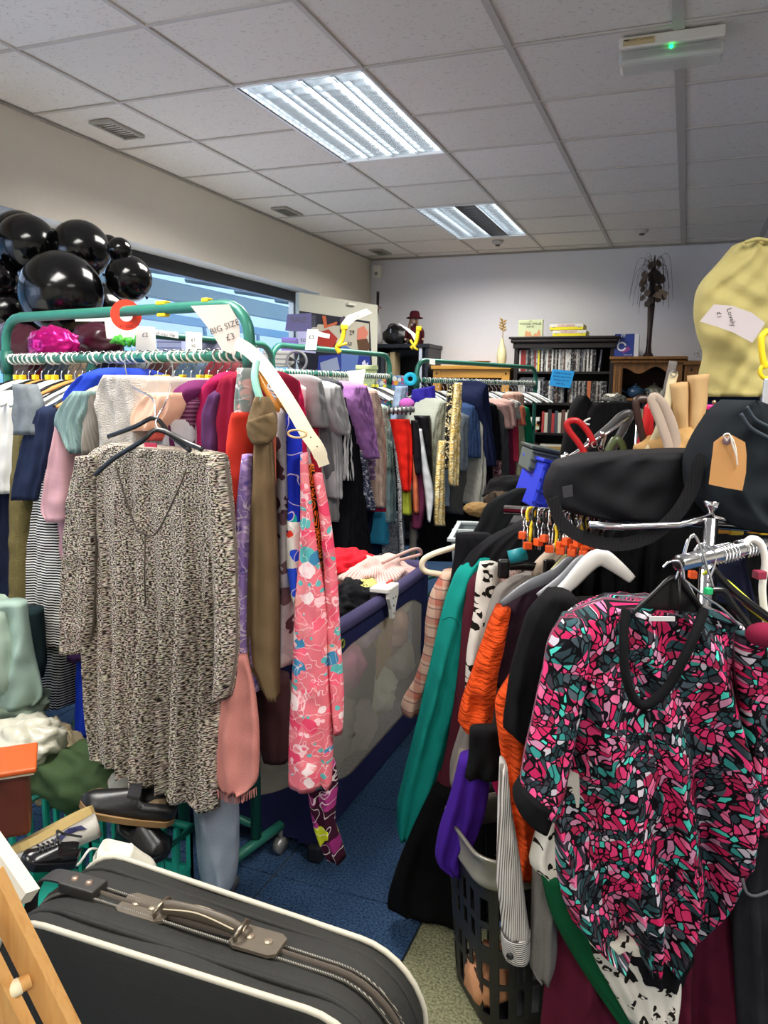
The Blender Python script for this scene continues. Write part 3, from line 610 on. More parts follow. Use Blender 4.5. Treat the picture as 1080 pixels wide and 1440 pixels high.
drape('knot', None, None, BR, PE, [(558, 354, 374), (572, 349, 382), (592, 343, 387), (610, 342, 384), (624, 350, 376)], -.05, .09, fold=.012, wl=.02, parent=bs, top0=.9, diag=.9); drape('knot_wrap', None, None, BR, PE, [(592, 345, 580, 382), (600, 343, 596, 388), (614, 346, 612, 386), (626, 352, 622, 380)], -.075, .06, fold=.01, wl=.02, parent=bs, top0=.9, diag=-.9)
tag(MB().tube(smoothpath([PE.hit(361, 508, 0), PE.hit(358, 530, -.02), PE.hit(364, 556, -.03), PE.hit(372, 572, -.03)], 5), .009, 8).build('mint_hook', solid('9ad8c4', .4), smooth=True), 'mint green plastic hook holding the taupe scarf', 'hook')
kf = g(PE, 'kaftan', 'kaftan', 'royal blue kaftan with red and white swirl border', fab('2036c4', 'floral', pal=['2036c4', '2036c4', '2036c4', '2a48d8', '19a8a0'], sc=.5), [(572, 402, 414), (600, 399, 420), (700, 402, 424), (750, 400, 427)], 0, .09, fold=.014)
drape('border', None, None, fab('e8e4dc', 'floral', pal=['e23a2a', 'f0ece4', '2a50d8', 'f0ece4', '2aa6c0'], sc=.45), PE, [(735, 400, 427), (790, 399, 430), (830, 404, 428), (848, 407, 422)], -.004, .095, fold=.01, parent=kf)
PK = fab('f07a88', 'floral', pal=['f2657e', 'fbc9cf', 'ee8a92', '5fb8b8', 'f7dfe0', 'e84a6c', 'f4a6a0', '3f86b0'], sc=.95)
pd = g(PE, 'maxi_dress', 'dress', 'long pink floral dress hanging nearest the playpen', PK, [(640, 420, 430), (700, 420, 436), (780, 418, 446), (850, 412, 458), (950, 408, 462), (1050, 403, 467), (1116, 402, 465)], -.06, .09, fold=.018, wl=.05)
drape('sleeve', None, None, PK, PE, [(668, 438, 452), (720, 446, 462), (800, 453, 472), (900, 458, 478), (990, 464, 483), (1036, 468, 481)], -.04, .06, fold=.01, parent=pd)
g(PE, 'blouse', 'blouse', 'orange and black tiger print blouse inside the pink dress', fab('e8782a', 'zebra', '1b120e', sc=1.), [(655, 426, 440), (760, 434, 452), (870, 440, 458)], -.03, .06)
g(PE, 'skirt', 'skirt', 'dark plum fringed skirt hanging under the taupe scarf', fab('43292c'), [(960, 355, 404), (1040, 358, 408), (1078, 366, 404)], .14, .1)
g(PE, 'long_shirt', 'shirt', 'pale blue washed shirt hanging down to the castors', fab('b3bfd0', 'heather'), [(1060, 262, 306), (1120, 264, 328), (1180, 268, 332), (1240, 274, 329), (1264, 280, 322)], .1, .1, fold=.02, wl=.08)
g(PE, 'sarong', 'sarong', 'black tropical print sarong trailing to the carpet', fab('3a1228', 'floral', pal=['8a2a6a', '3a1228', 'c8d02a', 'ee5a1c', '2a0f1c', 'a83a80'], sc=.6), [(1080, 430, 470), (1110, 430, 474), (1160, 436, 470), (1195, 446, 480), (1216, 458, 486)], .06, .08, fold=.014)

PZ_ = PL(-2.35, 2.62, -1.2, 2.5)
for k, (a, b, c, kd, l) in enumerate(((14, 60, '6c1c24', 'plain', 'brick red jacket'), (52, 92, '3c4450', 'heather', 'slate coat'), (88, 130, '8c7a66', 'knit', 'camel cardigan'), (126, 168, '24262e', 'plain', 'near black coat'), (160, 205, '6c7076', 'heather', 'grey marl coat'), (200, 244, '4a3030', 'plain', 'brown dress'), (240, 284, '2c3e50', 'denim', 'dark denim jacket'), (280, 326, '7a3038', 'plain', 'rust red jumper'))):
    g(PZ_, 'back_row_garment', 'clothing', l+' on the second green rack, glimpsed under the nearest rail', fab(c, kd), [(508, a+10, b-10), (522, a, b), (700, a, b), (900, a, b)], 0, .25, fold=.014)
# ================================================================== RACK BY THE WINDOW SIDE (garment edges face the aisle)
PB = PL(-1.74, 3.3, -1.66, 5.2)
def B(name, cat, label, mat, st, off=0., T=.3, **k): k.setdefault('fold', .013); k.setdefault('neck', True); return drape(name, label, cat, mat, PB, st, off, T, **k)
WH = fab('dcdcda', 'heather'); 
B('jumper', 'jumper', 'hot pink jumper at the near end of the window side rack', fab('d81f58'), [(536, 410, 424), (560, 406, 432), (600, 410, 437), (700, 414, 438), (780, 418, 438)])
B('shirt', 'shirt', 'white shirt between the hot pink and red tops', fab('e2dcda'), [(545, 428, 440), (600, 432, 446), (700, 434, 450), (745, 436, 450)], .03)
B('blouse', 'blouse', 'crimson blouse with a narrow visible edge beside the white shirt', fab('c8203c'), [(570, 440, 448), (640, 442, 454), (740, 446, 460)], .01)
B('scarf', 'scarf', 'black and red patterned scarf hanging low beside the white shirt', fab('201014', 'floral', pal=['201014', 'b02038', '201014', '701828'], sc=1.5), [(690, 450, 460), (745, 452, 466), (762, 454, 464)], -.01, .05, neck=False)
B('tee_shirt', 't-shirt', 'white speckled tee before the heather grey tops', fab('d4d4d2', 'heather'), [(540, 432, 448), (570, 436, 456), (620, 442, 460), (700, 448, 462)], .04)
B('tee_shirt', 't-shirt', 'heather grey tee with its short sleeve over a darker jumper', fab('a9aaab', 'heather'), [(534, 447, 456), (560, 446, 462), (600, 450, 468), (602, 451, 467)], -.03)
B('jumper', 'jumper', 'mid grey marl jumper with a long straight sleeve', fab('8a8c90', 'heather'), [(560, 452, 470), (620, 458, 476), (668, 466, 484), (676, 468, 484)], .0)
B('cardigan', 'cardigan', 'pale grey cardigan hanging lowest of the grey knits', fab('b7b5b2', 'heather'), [(600, 455, 470), (680, 462, 478), (720, 464, 480), (734, 466, 478)], .03)
B('tee_shirt', 't-shirt', 'pale heather grey tee with the widest sleeve of the grey group', fab('d2d2d4', 'heather'), [(543, 464, 482), (560, 462, 488), (590, 468, 495), (604, 474, 496), (612, 480, 492)], -.05)
B('long_shirt', 'shirt', 'long pale marl shirt under the widest grey sleeve', fab('c9c9cb', 'heather'), [(590, 466, 484), (640, 472, 484), (695, 474, 484), (702, 475, 482)], -.02)
B('skirt', 'skirt', 'taupe skirt hem below the grey knits', fab('978878'), [(668, 478, 492), (700, 478, 498), (722, 476, 500)], .05)
B('blouse', 'blouse', 'rust brown printed blouse edge below the black dress', fab('7a4a34'), [(660, 484, 492), (698, 486, 492)], .04)
B('maxi_dress', 'dress', 'long plain black dress reaching down to the playpen', fab('15151a'), [(560, 482, 494), (590, 486, 504), (660, 490, 514), (720, 490, 522), (790, 486, 532)], -.02, .34)
B('waistcoat', 'waistcoat', 'black top with a white striped edge beside the pale grey tee', fab('18181c', 'stripeu', 'd8d8d8', sc=.7), [(604, 484, 496), (650, 486, 500), (676, 488, 502)], -.03)
B('hoodie', 'hoodie', 'dark grey hoodie neck between pale grey and white', fab('4a4c52', 'heather'), [(538, 470, 484), (552, 474, 490), (580, 478, 494)], .0)
B('blouse', 'blouse', 'navy and white speckled blouse beside the lilac cable jumper', fab('34405e', 'floral', pal=['34405e', 'c8ccd8', '4a5678', 'e0e0e8'], sc=2.2), [(558, 494, 506), (600, 502, 514), (660, 510, 522), (712, 518, 530), (718, 521, 530)], -.03)
B('cable_jumper', 'jumper', 'lilac cable knit jumper with a chunky sleeve', fab('c48ad4', 'cable'), [(543, 500, 520), (560, 498, 526), (600, 508, 532), (630, 516, 535), (645, 521, 535)], -.07, .3, fold=.012)
B('dress', 'dress', 'mauve patterned dress below the lilac cable jumper', fab('7c5c86', 'floral', pal=['7c5c86', 'b8a0c0', '5a3c68', 'd0c4d4'], sc=2.), [(640, 522, 534), (680, 528, 537), (716, 532, 540)], -.02)
B('cardigan', 'cardigan', 'brown and cream tweed knit cardigan beside the lilac jumper', fab('a8897c', 'stripe', 'cbb8a8', sc=2.6), [(550, 524, 534), (580, 524, 542), (640, 532, 546), (714, 532, 546)], -.04)
B('vest_top', 'top', 'cerise vest showing under the tweed cardigan', fab('c02048'), [(700, 530, 546), (720, 531, 546)], -.02, .2)
B('blouse', 'blouse', 'sea green patterned blouse edge behind the tweed cardigan', fab('9ab4a4', 'floral', pal=['9ab4a4', 'c4d0c4', '7c9a90'], sc=2.), [(572, 538, 548), (620, 544, 552), (660, 546, 554)], -.0)
B('cardigan', 'cardigan', 'pale aqua open knit cardigan with a mint hem', fab('a4c2c4', 'knit'), [(598, 546, 552), (640, 546, 556), (690, 546, 560), (735, 546, 560)], .0)
B('tunic', 'tunic', 'turquoise print tunic hem under the aqua cardigan', fab('3aa0c8'), [(720, 540, 550), (766, 539, 548)], .02)
B('trousers', 'trousers', 'black and white scribble print trousers hanging to the playpen rim', fab('17171c', 'zebra', 'd4d4da', sc=1.4), [(730, 546, 562), (790, 540, 562)], .05, .2, neck=False)
B('trousers', 'trousers', 'grey blue crinkled trousers beside the scribble print pair', fab('7f8a98', 'zebra', '5e6878', sc=1.), [(720, 560, 570), (790, 560, 572)], .05, .2, neck=False)
B('long_coat', 'coat', 'black long coat at the back of the window side rack', fab('0c0c10'), [(640, 440, 500), (800, 440, 560)], .2, .2, neck=False)
B('skirt', 'skirt', 'navy long skirt hem between the black dress and turquoise tunic', fab('14243c'), [(700, 522, 542), (790, 530, 545)], .08, .1, neck=False)
B('dress', 'dress', 'grey mottled dress hem beside the pink floral dress', fab('5c5650', 'heather'), [(700, 455, 470), (790, 452, 464)], .1, .1, neck=False)
# ================================================================== RACK BY THE SIDEBOARD
PC = PL(-1.47, 4.9, -1.0, 6.35)
def C_(name, cat, label, mat, st, off=0., T=.28, **k): k.setdefault('fold', .013); k.setdefault('neck', True); return drape(name, label, cat, mat, PC, st, off, T, **k)
PC0 = FP(4.75)
def C0(name, cat, label, mat, st, off=0., T=.16, **k): k.setdefault('fold', .012); k.setdefault('neck', False); return drape(name, label, cat, mat, PC0, st, off, T, **k)
C0('ruched_blouse', 'top', 'bright red ruched top with its cream loop handle', fab('dd2419'), [(590, 548, 576), (600, 550, 579), (640, 558, 581), (668, 562, 580), (692, 566, 578)], -.05, .1, fold=.018)
C0('blouse', 'blouse', 'zebra print blouse peeping out beside the red top', fab('202024', 'zebra', 'd8d8dc', sc=1.4), [(608, 551, 560), (660, 557, 566), (720, 560, 566), (780, 562, 570)], .0, .1)
C0('vest_top', 'top', 'lime green vest below the red ruched top', fab('a8b43c'), [(688, 566, 578), (725, 566, 580)], -.02, .08)
C0('dress', 'dress', 'orange coral dress edge behind the red top', fab('d87450'), [(640, 578, 584), (690, 580, 589), (722, 582, 590)], -.01, .08)
C0('tee_shirt', 't-shirt', 'black tee beside the red ruched top', fab('1c1a20'), [(592, 578, 588), (620, 580, 592), (658, 582, 594), (668, 584, 592)], -.04, .12)
C0('shirt', 'shirt', 'crisp white long sleeved shirt beside the black tee', fab('d9dde2'), [(604, 582, 594), (650, 590, 602), (700, 598, 611), (735, 602, 606)], -.01, .14)
C0('jumper', 'jumper', 'plum jumper hanging below the black tee', fab('6c2c4c'), [(660, 584, 594), (700, 580, 600), (744, 578, 594)], .02, .12)
C0('trousers', 'trousers', 'grey trousers below the plum jumper', fab('5c5a56'), [(735, 577, 588), (792, 575, 586)], .05, .08)
C0('jacket', 'jacket', 'shiny black jacket tucked under the royal blue cloth', fab('121216', rough=.4), [(585, 582, 606), (610, 590, 608), (680, 600, 610)], .1, .14)
C0('sarong', 'sarong', 'royal blue cloth clipped flat at the end of the sideboard rack', fab('2c2492', rough=.6), [(548, 580, 542, 612), (562, 578, 613), (600, 584, 610), (618, 596, 607)], .3, .05, fold=.02)
C0('jeans', 'jeans', 'pale denim item bunched on hangers behind the red top', fab('6c7c92', 'denim'), [(543, 556, 574), (580, 550, 566), (600, 548, 560)], .2, .1)
C_('cardigan', 'cardigan', 'pale green grey cardigan, the longest of the light knits on the sideboard rack', fab('b2b8ac', 'knit'), [(566, 618, 632), (590, 610, 632), (640, 606, 626), (690, 606, 622), (712, 610, 616)], -.08)
SEQ = fab('d8a94e', 'sequin', 'f2d890')
C_('scarf', 'scarf', 'black sequin scarf between the grey cardigan and the gold one', fab('1a1c22', 'sequin', '2c3038', sc=.8), [(540, 634, 645), (600, 630, 640), (660, 626, 636)], -.12, .04, neck=False)
C_('scarf', 'scarf', 'gold sequin scarf with its end at hip height', SEQ, [(538, 644, 652), (560, 642, 652), (620, 637, 650), (676, 635, 648), (684, 638, 646)], -.18, .04, neck=False, fold=.006)
C_('scarf', 'scarf', 'gold sequin scarf hanging lowest on the sideboard rack', SEQ, [(620, 622, 628), (660, 618, 628), (730, 615, 629), (740, 616, 629)], -.17, .04, neck=False, fold=.006)
C_('jacket', 'jacket', 'washed grey denim jacket with a banded cuff', fab('5c6670', 'denim'), [(585, 652, 664), (610, 648, 664), (655, 648, 660), (662, 649, 658)], -.1)
C_('jacket', 'jacket', 'dark blue denim jacket with a gathered waist', fab('203a64', 'denim'), [(572, 662, 676), (600, 662, 678), (640, 660, 682), (644, 664, 680)], -.12)
C_('jumper', 'jumper', 'cream ribbed jumper with a long sleeve between the denim and navy', fab('c4c4ba', 'rib'), [(572, 674, 686), (600, 676, 688), (660, 677, 686), (708, 671, 683), (711, 674, 682)], -.13)
C_('hoodie', 'hoodie', 'navy hoodie with a tall pointed hood', fab('1c2444'), [(541, 682, 688), (560, 674, 692), (600, 684, 694), (650, 688, 702), (656, 690, 701)], -.16)
C_('cardigan', 'cardigan', 'black cardigan right after the navy hoodie', fab('121218'), [(570, 690, 702), (600, 694, 706), (650, 698, 706)], -.1)
C_('coat', 'coat', 'charcoal coat with a smooth grey side', fab('46474a'), [(576, 704, 714), (620, 706, 718), (680, 708, 718)], -.11)
C_('blouse', 'blouse', 'rose pink blouse cuff beside the charcoal coat', fab('c09a94'), [(570, 708, 718), (590, 714, 724), (603, 716, 724)], -.14)
C_('shirt', 'shirt', 'blush shirt with a pointed cuff between the rose and red tops', fab('cfa8a0'), [(566, 716, 726), (590, 720, 728), (600, 722, 728)], -.15)
C_('jumper', 'jumper', 'wine red jumper between the blush shirt and pale green cardigan', fab('5c1c34'), [(590, 716, 728), (640, 716, 730), (690, 718, 726)], -.1)
C_('tee_shirt', 't-shirt', 'raspberry tee with a dark hem on the sideboard rack', fab('a42a44'), [(576, 722, 730), (606, 724, 732), (650, 726, 732)], -.12)
C_('cardigan', 'cardigan', 'pale moss green cardigan near the far end of the sideboard rack', fab('a9ac8c'), [(585, 728, 736), (620, 730, 740), (670, 730, 740)], -.12)
C_('print_blouse', 'top', 'black and white swirl print top near the far end of the sideboard rack', fab('e0ded8', 'zebra', '1a1a1e', sc=1.2), [(566, 726, 734), (590, 728, 736)], -.14)
C_('tee_shirt', 't-shirt', 'salmon orange tee beside the emerald jumper', fab('e07c60'), [(572, 732, 740), (598, 736, 742)], -.15)
C_('coat', 'coat', 'grey coat with a coral hem beside the emerald jumper', fab('70747a', 'heather'), [(590, 736, 744), (640, 738, 745), (662, 738, 745)], -.1)
C_('jumper', 'jumper', 'emerald green jumper at the far end of the sideboard rack', fab('0c7c54'), [(574, 740, 746), (600, 741, 750), (640, 742, 751), (660, 743, 749)], -.12)
C_('blouse', 'blouse', 'blush pleated blouse over the end hanger by the bookcase', fab('dcb4a4', 'rib'), [(556, 720, 743), (570, 724, 742)], -.05, .12)
C_('skirt', 'skirt', 'grey skirt behind the gold scarves', fab('6c6c6c', 'heather'), [(655, 646, 664), (720, 640, 656), (724, 646, 656)], -.02, .12, neck=False)
C_('skirt', 'skirt', 'pink flowered skirt hem by the cream sleeve', fab('b88c8c', 'floral', pal=['b88c8c', '8c3040', 'd4c0bc'], sc=1.6), [(655, 662, 670), (706, 660, 668)], 0, .08, neck=False)
C_('jeans', 'jeans', 'faded blue jeans leg behind the lowest gold scarf', fab('7c8c98', 'denim'), [(640, 624, 636), (712, 626, 636)], 0, .1, neck=False)
C_('long_coat', 'coat', 'black long coats edge filling the sideboard rack below the knits', fab('0e0e12'), [(600, 600, 760), (790, 600, 700)], .12, .12, neck=False)
C_('trousers', 'trousers', 'dark plum trousers hanging low near the storage bin', fab('2c1626'), [(640, 690, 712), (745, 690, 706)], -.04, .1, neck=False)
C_('trousers', 'trousers', 'black trousers below the navy hoodie', fab('15151c'), [(640, 698, 726), (740, 704, 722)], .0, .1, neck=False)
C_('vest_top', 'top', 'maroon flower print top below the black cardigan', fab('6c3c44', 'floral', pal=['6c3c44', 'c8a4a0', '40202a'], sc=1.6), [(648, 698, 708), (672, 700, 708)], -.12, .06, neck=False)
# low chrome end of a small rail under the blue cloth
sr = empty('rail_end', at(562, 576, 4.7), 'short low rail with a tape wound end beside the red top', 'rail')
MB().tube([at(545, 578, 4.7), at(582, 576, 4.75)], .018, 12).build('tube', solid('b9bcbc', .3, .6), sr, smooth=True)
mb = MB()
for k in range(6): p = at(547+k*6, 577, 4.69); mb.tube([p+np.array([0, 0, .024*math.cos(a)])+np.array([F2[0], F2[1], 0])*.024*math.sin(a) for a in np.linspace(0, 6, 10)], .006, 5)
mb.build('tape', solid('3c3e42', .5), sr, smooth=True)
# ================================================================== PLAYPEN
PX0, PX1, PY0, PY1, PZ = -1.74, -1.02, 2.12, 3.24, .735
pp = empty('playpen', (-1.38, 2.68, 0), 'navy folding playpen with grey mesh sides heaped with clothes', 'playpen')
NAVY = fab('23274e', uv=False); PURP = fab('474266', uv=False); pc = [(PX0, PY0), (PX1, PY0), (PX1, PY1), (PX0, PY1)]
rimP = []
for i, (x, y) in enumerate(pc):
    a, b = pc[i-1], pc[(i+1) % 4]; c = np.array([x, y, PZ]); u1 = np.array([a[0]-x, a[1]-y, 0.]); u1 /= np.linalg.norm(u1); u2 = np.array([b[0]-x, b[1]-y, 0.]); u2 /= np.linalg.norm(u2)
    rimP += [c+u1*.05, c+u1*.015+u2*.015, c+u2*.05]
rp = []
for i in range(12):
    a, b = rimP[i], rimP[(i+1) % 12]; rp += [a+(b-a)*t for t in np.linspace(0, 1, 6 if np.linalg.norm(b-a) > .2 else 2)[:-1]]
for q in rp:                                     # the long sides sag to the hinge in the middle
    s = math.sin(PI*np.clip((q[1]-PY0)/(PY1-PY0), 0, 1)); q[2] -= .012*s
MB().tube(rp, .026, 10, True).build('top_rail', PURP, pp, smooth=True)
for i in range(4):
    a = np.array([*pc[i], 0.]); b = np.array([*pc[(i+1) % 4], 0.]); d = (b-a)/np.linalg.norm(b-a); L = np.linalg.norm(b-a); n = np.array([d[1], -d[0], 0])
    nn = 24; vt, vb = [], []; F = []
    for k in range(nn+1):                         # upper navy band and lower band curve round the mesh window
        t = k/nn; p = a+(b-a)*t; e_ = min(t, 1-t)*L; dip = .09+.10*max(0, 1-e_/.28)**2; p = p+n*.006
        vt += [p+np.array([0, 0, PZ-.01]), p+np.array([0, 0, PZ-dip])]
        lo = .17+.14*max(0, 1-e_/.30)**2; vb += [p+np.array([0, 0, lo]), p+np.array([0, 0, .06])]
    Fq = [(2*k, 2*k+1, 2*k+3, 2*k+2) for k in range(nn)]
    th = lambda V: (list(V)+[v-n*.008 for v in V]); m2 = len(vt)
    FF = Fq+[tuple(x+m2 for x in q[::-1]) for q in Fq]
    MB().add(th(vt), FF).build('upper_band', NAVY, pp, smooth=False); MB().add(th(vb), FF).build('lower_band', NAVY, pp)
    for q, dd in ((a, d), (b, -d)): MB().prism([q+n*.007+np.array([0, 0, .05]), q+dd*.062+n*.007+np.array([0, 0, .05]), q+dd*.062+n*.007+np.array([0, 0, PZ]), q+n*.007+np.array([0, 0, PZ])], -n, .01).build('corner_post', NAVY, pp)
    mm = NT('mesh_net') if i == 0 else None
    if i == 0:
        v = mm.co(False); ch = mm.n('TexChecker', {'Vector': v, 'Scale': 520}).outputs[1]; nz = mm.noise(v, 5, 2).outputs[0]
        mm.done('d0c9bb', .8, .2); mm.L(mm.math('ADD', mm.math('MULTIPLY', ch, .12), .24), mm.p.inputs['Alpha']); NET = mm.m
    MB().prism([a+d*.05+np.array([0, 0, .1]), b-d*.05+np.array([0, 0, .1]), b-d*.05+np.array([0, 0, PZ-.04]), a+d*.05+np.array([0, 0, PZ-.04])], -n, .002).build('mesh_side', NET, pp)
    MB().box(tuple(a+np.array([0, 0, .03])), (.05, .05, .06), None, .012).build('foot', solid('202228', .5), pp)
def clampm(c, along, side, lab):
    m = MB(); c = np.array(c)+np.array([0, 0, .004]); o_ = np.array(along)*.8; s = np.array(side)
    prof = [(-.06, .035), (.06, .035), (.062, .0), (.028, -.045), (.016, -.085), (-.016, -.085), (-.028, -.045), (-.062, .0)]
    m.prism([c+o_*a+np.array([0, 0, b])+s*.03 for a, b in prof], s, .014).box(c+np.array([0, 0, .03])+s*.005, (.12, .075, .018) if abs(o_[0]) > .5 else (.075, .12, .018), None, .004)
    h = m.build('rail_hinge', WHITEP, pp)
    for a, b in ((-.014, -.005), (.018, -.005), (-.006, -.035), (0, -.066)): MB().ball(c+o_*a+np.array([0, 0, b])+s*.0445, .004, 8).build('screw', solid('6d6a66', .4), h)
    MB().box(c+o_*.066+np.array([0, 0, .02])+s*.005, (.012, .06, .05), None, .004).build('red_button', solid('d23a34', .4), h)
clampm((PX1, 2.70, PZ), (0, 1, 0), (1, 0, 0), ''); clampm((-1.42, PY1, PZ), (1, 0, 0), (0, -1, 0), '')
MB().b2((PX0, PY0, .06), (PX1, PY1, .09)).build('base_mat', NAVY, pp)
lg = MB()
for k, (dx, s) in enumerate(((0, .016), (.035, .02), (.075, .014))): lg.tube([(PX1+.012, 2.22+dx+s*math.cos(t), .665+s*math.sin(t)+k*.004) for t in np.linspace(0, 6.28, 14)[:-1]], .003, 5, True)
lg.build('maker_mark', solid('7f8c2e', .7), pp)
# tan cardboard strip pushed between net and clothes
tag(MB().prism([(PX1-.022, 2.70, .66), (PX1-.022, 2.90, .70), (PX1-.022, 2.86, .46), (PX1-.022, 2.70, .40)], (-1, 0, 0), .004).build('card_strip', fab('b89a58', 'bloom', pal=['b89a58', 'c09a6c', 'b8945a', 'c48c70'], uv=False)), 'mustard card strip standing just inside the playpen net', 'card')
heap = [('red cotton garment heaped at the near end of the playpen', 'e01f30', 'plain', tuple(onz(478, 800, .735)), (.16, .2, .085), .25), ('pink and cream striped blouse lying across the playpen heap', 'caa29c', 'plain', tuple(onz(530, 808, .72)), (.16, .2, .07), .34),
 ('black shiny garment crumpled beside the playpen rail', '17181c', 'plain', tuple(onz(488, 850, .69)), (.12, .16, .08), .4), ('yellow and black leaf print cloth crumpled on the heap', 'd8cf7a', 'leopard', tuple(onz(512, 838, .70)), (.08, .1, .06), .3),
 ('grey blue denim item under the red garment', '5c6c88', 'denim', (-1.38, 2.5, .68), (.16, .14, .08), .3), ('white cloth tucked behind the striped blouse', 'c8c4c2', 'plain', (-1.5, 3.06, .70), (.14, .12, .07), .3)]
for i, (l, c, kd, ce_, r_, am) in enumerate(heap):
    m = fab('caa29c', 'stripeu', 'e0c6be', sc=1.4) if i == 1 else fab(c, kd)
    sphere_cloth('crumpled_garment', l, 'clothing', m, ce_, r_, am, 20+i, n=72)
tag(MB().tube(smoothpath([(-1.14, 3.0, .79), (-1.08, 3.08, .82), (-1.04, 3.16, .83), (-1.035, 3.2, .80), (-1.07, 3.16, .79), (-1.13, 3.06, .78)], 5), .007, 6, flat=1.).build('shoulder_strap', fab('d4aca4', uv=False), smooth=True), 'pink cloth strap looped over the playpen corner', 'strap')
cols = [('cfc8bc', 'cream'), ('b05c88', 'mauve pink'), ('9a86a6', 'lilac'), ('d8b09c', 'peach'), ('b8b0a0', 'stone'), ('8a8478', 'taupe'), ('c8cdb8', 'pale green'), ('e0d8c8', 'ivory'), ('a49890', 'greige')]
for i, (y, z, r_) in enumerate([(2.28, .52, .10), (2.52, .5, .085), (2.66, .6, .06), (3.0, .52, .10), (3.08, .36, .09), (2.4, .3, .12), (2.85, .3, .09), (3.06, .64, .07), (2.62, .24, .1)]):
    sphere_cloth('folded_garment', cols[i][1]+' garment pressed against the inside of the playpen net', 'clothing', fab(cols[i][0]), (PX1-.10, y, z), (.09, r_*1.3, r_*1.1), .3, 60+i, n=40)
tag(sphere_cloth('clothes_pile', None, None, fab('6f6a66', 'heather'), (-1.38, 2.68, .34), (.3, .5, .3), .12, 80), 'grey mass of clothes filling the middle of the playpen', 'clothing')
# ================================================================== CHROME RACK AND ITS GARMENTS
cr = empty('chrome_rack', (.04, 1.98, 0), 'chrome four way clothes rack with straight arms and a central post', 'clothes rack')
px_ = at(1000, 728, 1.6); MB().tube([px_*np.array([1, 1, 0])+np.array([0, 0, .05]), px_], .0155, 16).build('post', CHROME, cr, smooth=True); MB().tube([at(828, 738, 1.60), at(880, 741, 1.60), at(955, 738, 1.60), px_+np.array([0, 0, .004])], .0075, 12).tube([px_+np.array([0, 0, .004]), at(1090, 745, 1.62)], .005, 10).tube([px_-np.array([0, 0, .01]), (.055, 1.985, 1.2)], .008, 10).build('front_rod', CHROME, cr, smooth=True)
MB().lathe([(.006, 0), (.006, .012), (.014, .022), (.02, .034), (.001, .036)], px_).build('finial', CHROME, cr, smooth=True)
MB().tube([(-.42, 1.99, 1.2), (.055, 1.985, 1.2), (1.1, 1.9, 1.2)], .0125, 12).build('cross_rail', CHROME, cr, smooth=True)
MB().tube([(-.2, 1.9, 1.215), (.4, 1.93, 1.215), (1.1, 1.85, 1.2)], .006, 10).build('upper_rod', CHROME, cr, smooth=True)
a_ = onz(955, 792, 1.2); b_ = onz(1085, 762, 1.2); d_ = (b_-a_)/np.linalg.norm(b_-a_); MB().tube([a_, a_+d_*.75], .0150, 20).build('near_arm', CHROME, cr, smooth=True)
MB().tube([a_-d_*.0012, a_+d_*.004], .0112, 16).build('open_end', solid('120e0c', .6), cr, smooth=True)
for k in range(4): MB().tube([(.055, 1.96, .06), (.055+.4*math.cos(.1+k*PI/2), 1.96+.4*math.sin(.1+k*PI/2), .06)], .014, 10).tube([(.055+.4*math.cos(.1+k*PI/2), 1.96+.4*math.sin(.1+k*PI/2), .07), (.055+.4*math.cos(.1+k*PI/2), 1.96+.4*math.sin(.1+k*PI/2), .0)], .02, 12).build('leg', CHROME, cr, smooth=True)
def G(zc, name, cat, label, mat, st, T=.08, **k): return drape(name, label, cat, mat, FP(zc), st, 0, T, **k)
G(2.2, 'plaid_shirt', 'shirt', 'pink and cream plaid flannel shirt nearest the playpen corner', fab('d9b9a4', 'plaid', pal=['b86c5c', '5a4650'], sc=1.1), [(808, 624, 648), (835, 608, 642), (870, 600, 632), (920, 596, 622), (960, 584, 612), (1000, 564, 594), (1010, 566, 590)])
TL = fab('16968c'); ts = G(2.1, 'jersey_top', 'top', 'teal long sleeved jersey top on the chrome rack', TL, [(786, 668, 700), (800, 650, 700), (830, 634, 694), (870, 622, 684), (940, 606, 668), (1020, 588, 650), (1100, 568, 632), (1150, 558, 616), (1175, 558, 598), (1188, 562, 580)], .09, fold=.032, wl=.05)
MB().tube(smoothpath([FP(2.1).hit(622, 872, -.004), FP(2.1).hit(634, 868, -.012), FP(2.1).hit(648, 876, -.014)], 4), .0018, 5).build('shoulder_seam', fab('0e6c66', uv=False), ts)
G(2.05, 'jumper', 'jumper', 'burgundy round neck jumper behind the teal top', fab('55202e'), [(800, 684, 712), (815, 666, 712), (850, 656, 706), (930, 648, 694), (1020, 636, 680), (1110, 616, 664), (1150, 600, 640)], fold=.016)
G(2.02, 'blouse', 'blouse', 'black and white giraffe print blouse between burgundy and grey', fab('e2ded6', 'leopard', sc=.55), [(795, 676, 702), (812, 672, 706), (860, 668, 700), (920, 658, 690), (985, 655, 676)], .06)
G(1.98, 'jumper', 'jumper', 'light grey jumper with sloping shoulders', fab('a8a29c', 'heather'), [(812, 730, 800), (826, 705, 790), (850, 692, 780), (900, 682, 740), (980, 668, 710), (1040, 646, 700), (1090, 634, 690), (1113, 634, 665)], fold=.012)
G(1.9, 'blouse', 'blouse', 'plum blouse with large red poppies and a lace sleeve end', fab('30202c', 'bloom', pal=['30202c', 'd8342c', '30202c', '3c2838', 'c8a090', '30202c'], sc=.42), [(826, 738, 770), (850, 716, 792), (880, 705, 800), (930, 690, 770), (960, 680, 730), (968, 682, 722)], .07, fold=.01)
OR = fab('e8521c', 'crinkle')
oc = G(1.86, 'crinkled_top', 'top', 'bright orange crinkled top with wide sleeves', OR, [(862, 700, 722), (900, 684, 716), (960, 664, 704), (1000, 650, 700), (1024, 646, 696), (1045, 668, 694), (1056, 676, 692)], .09, fold=.014, wr=.007)
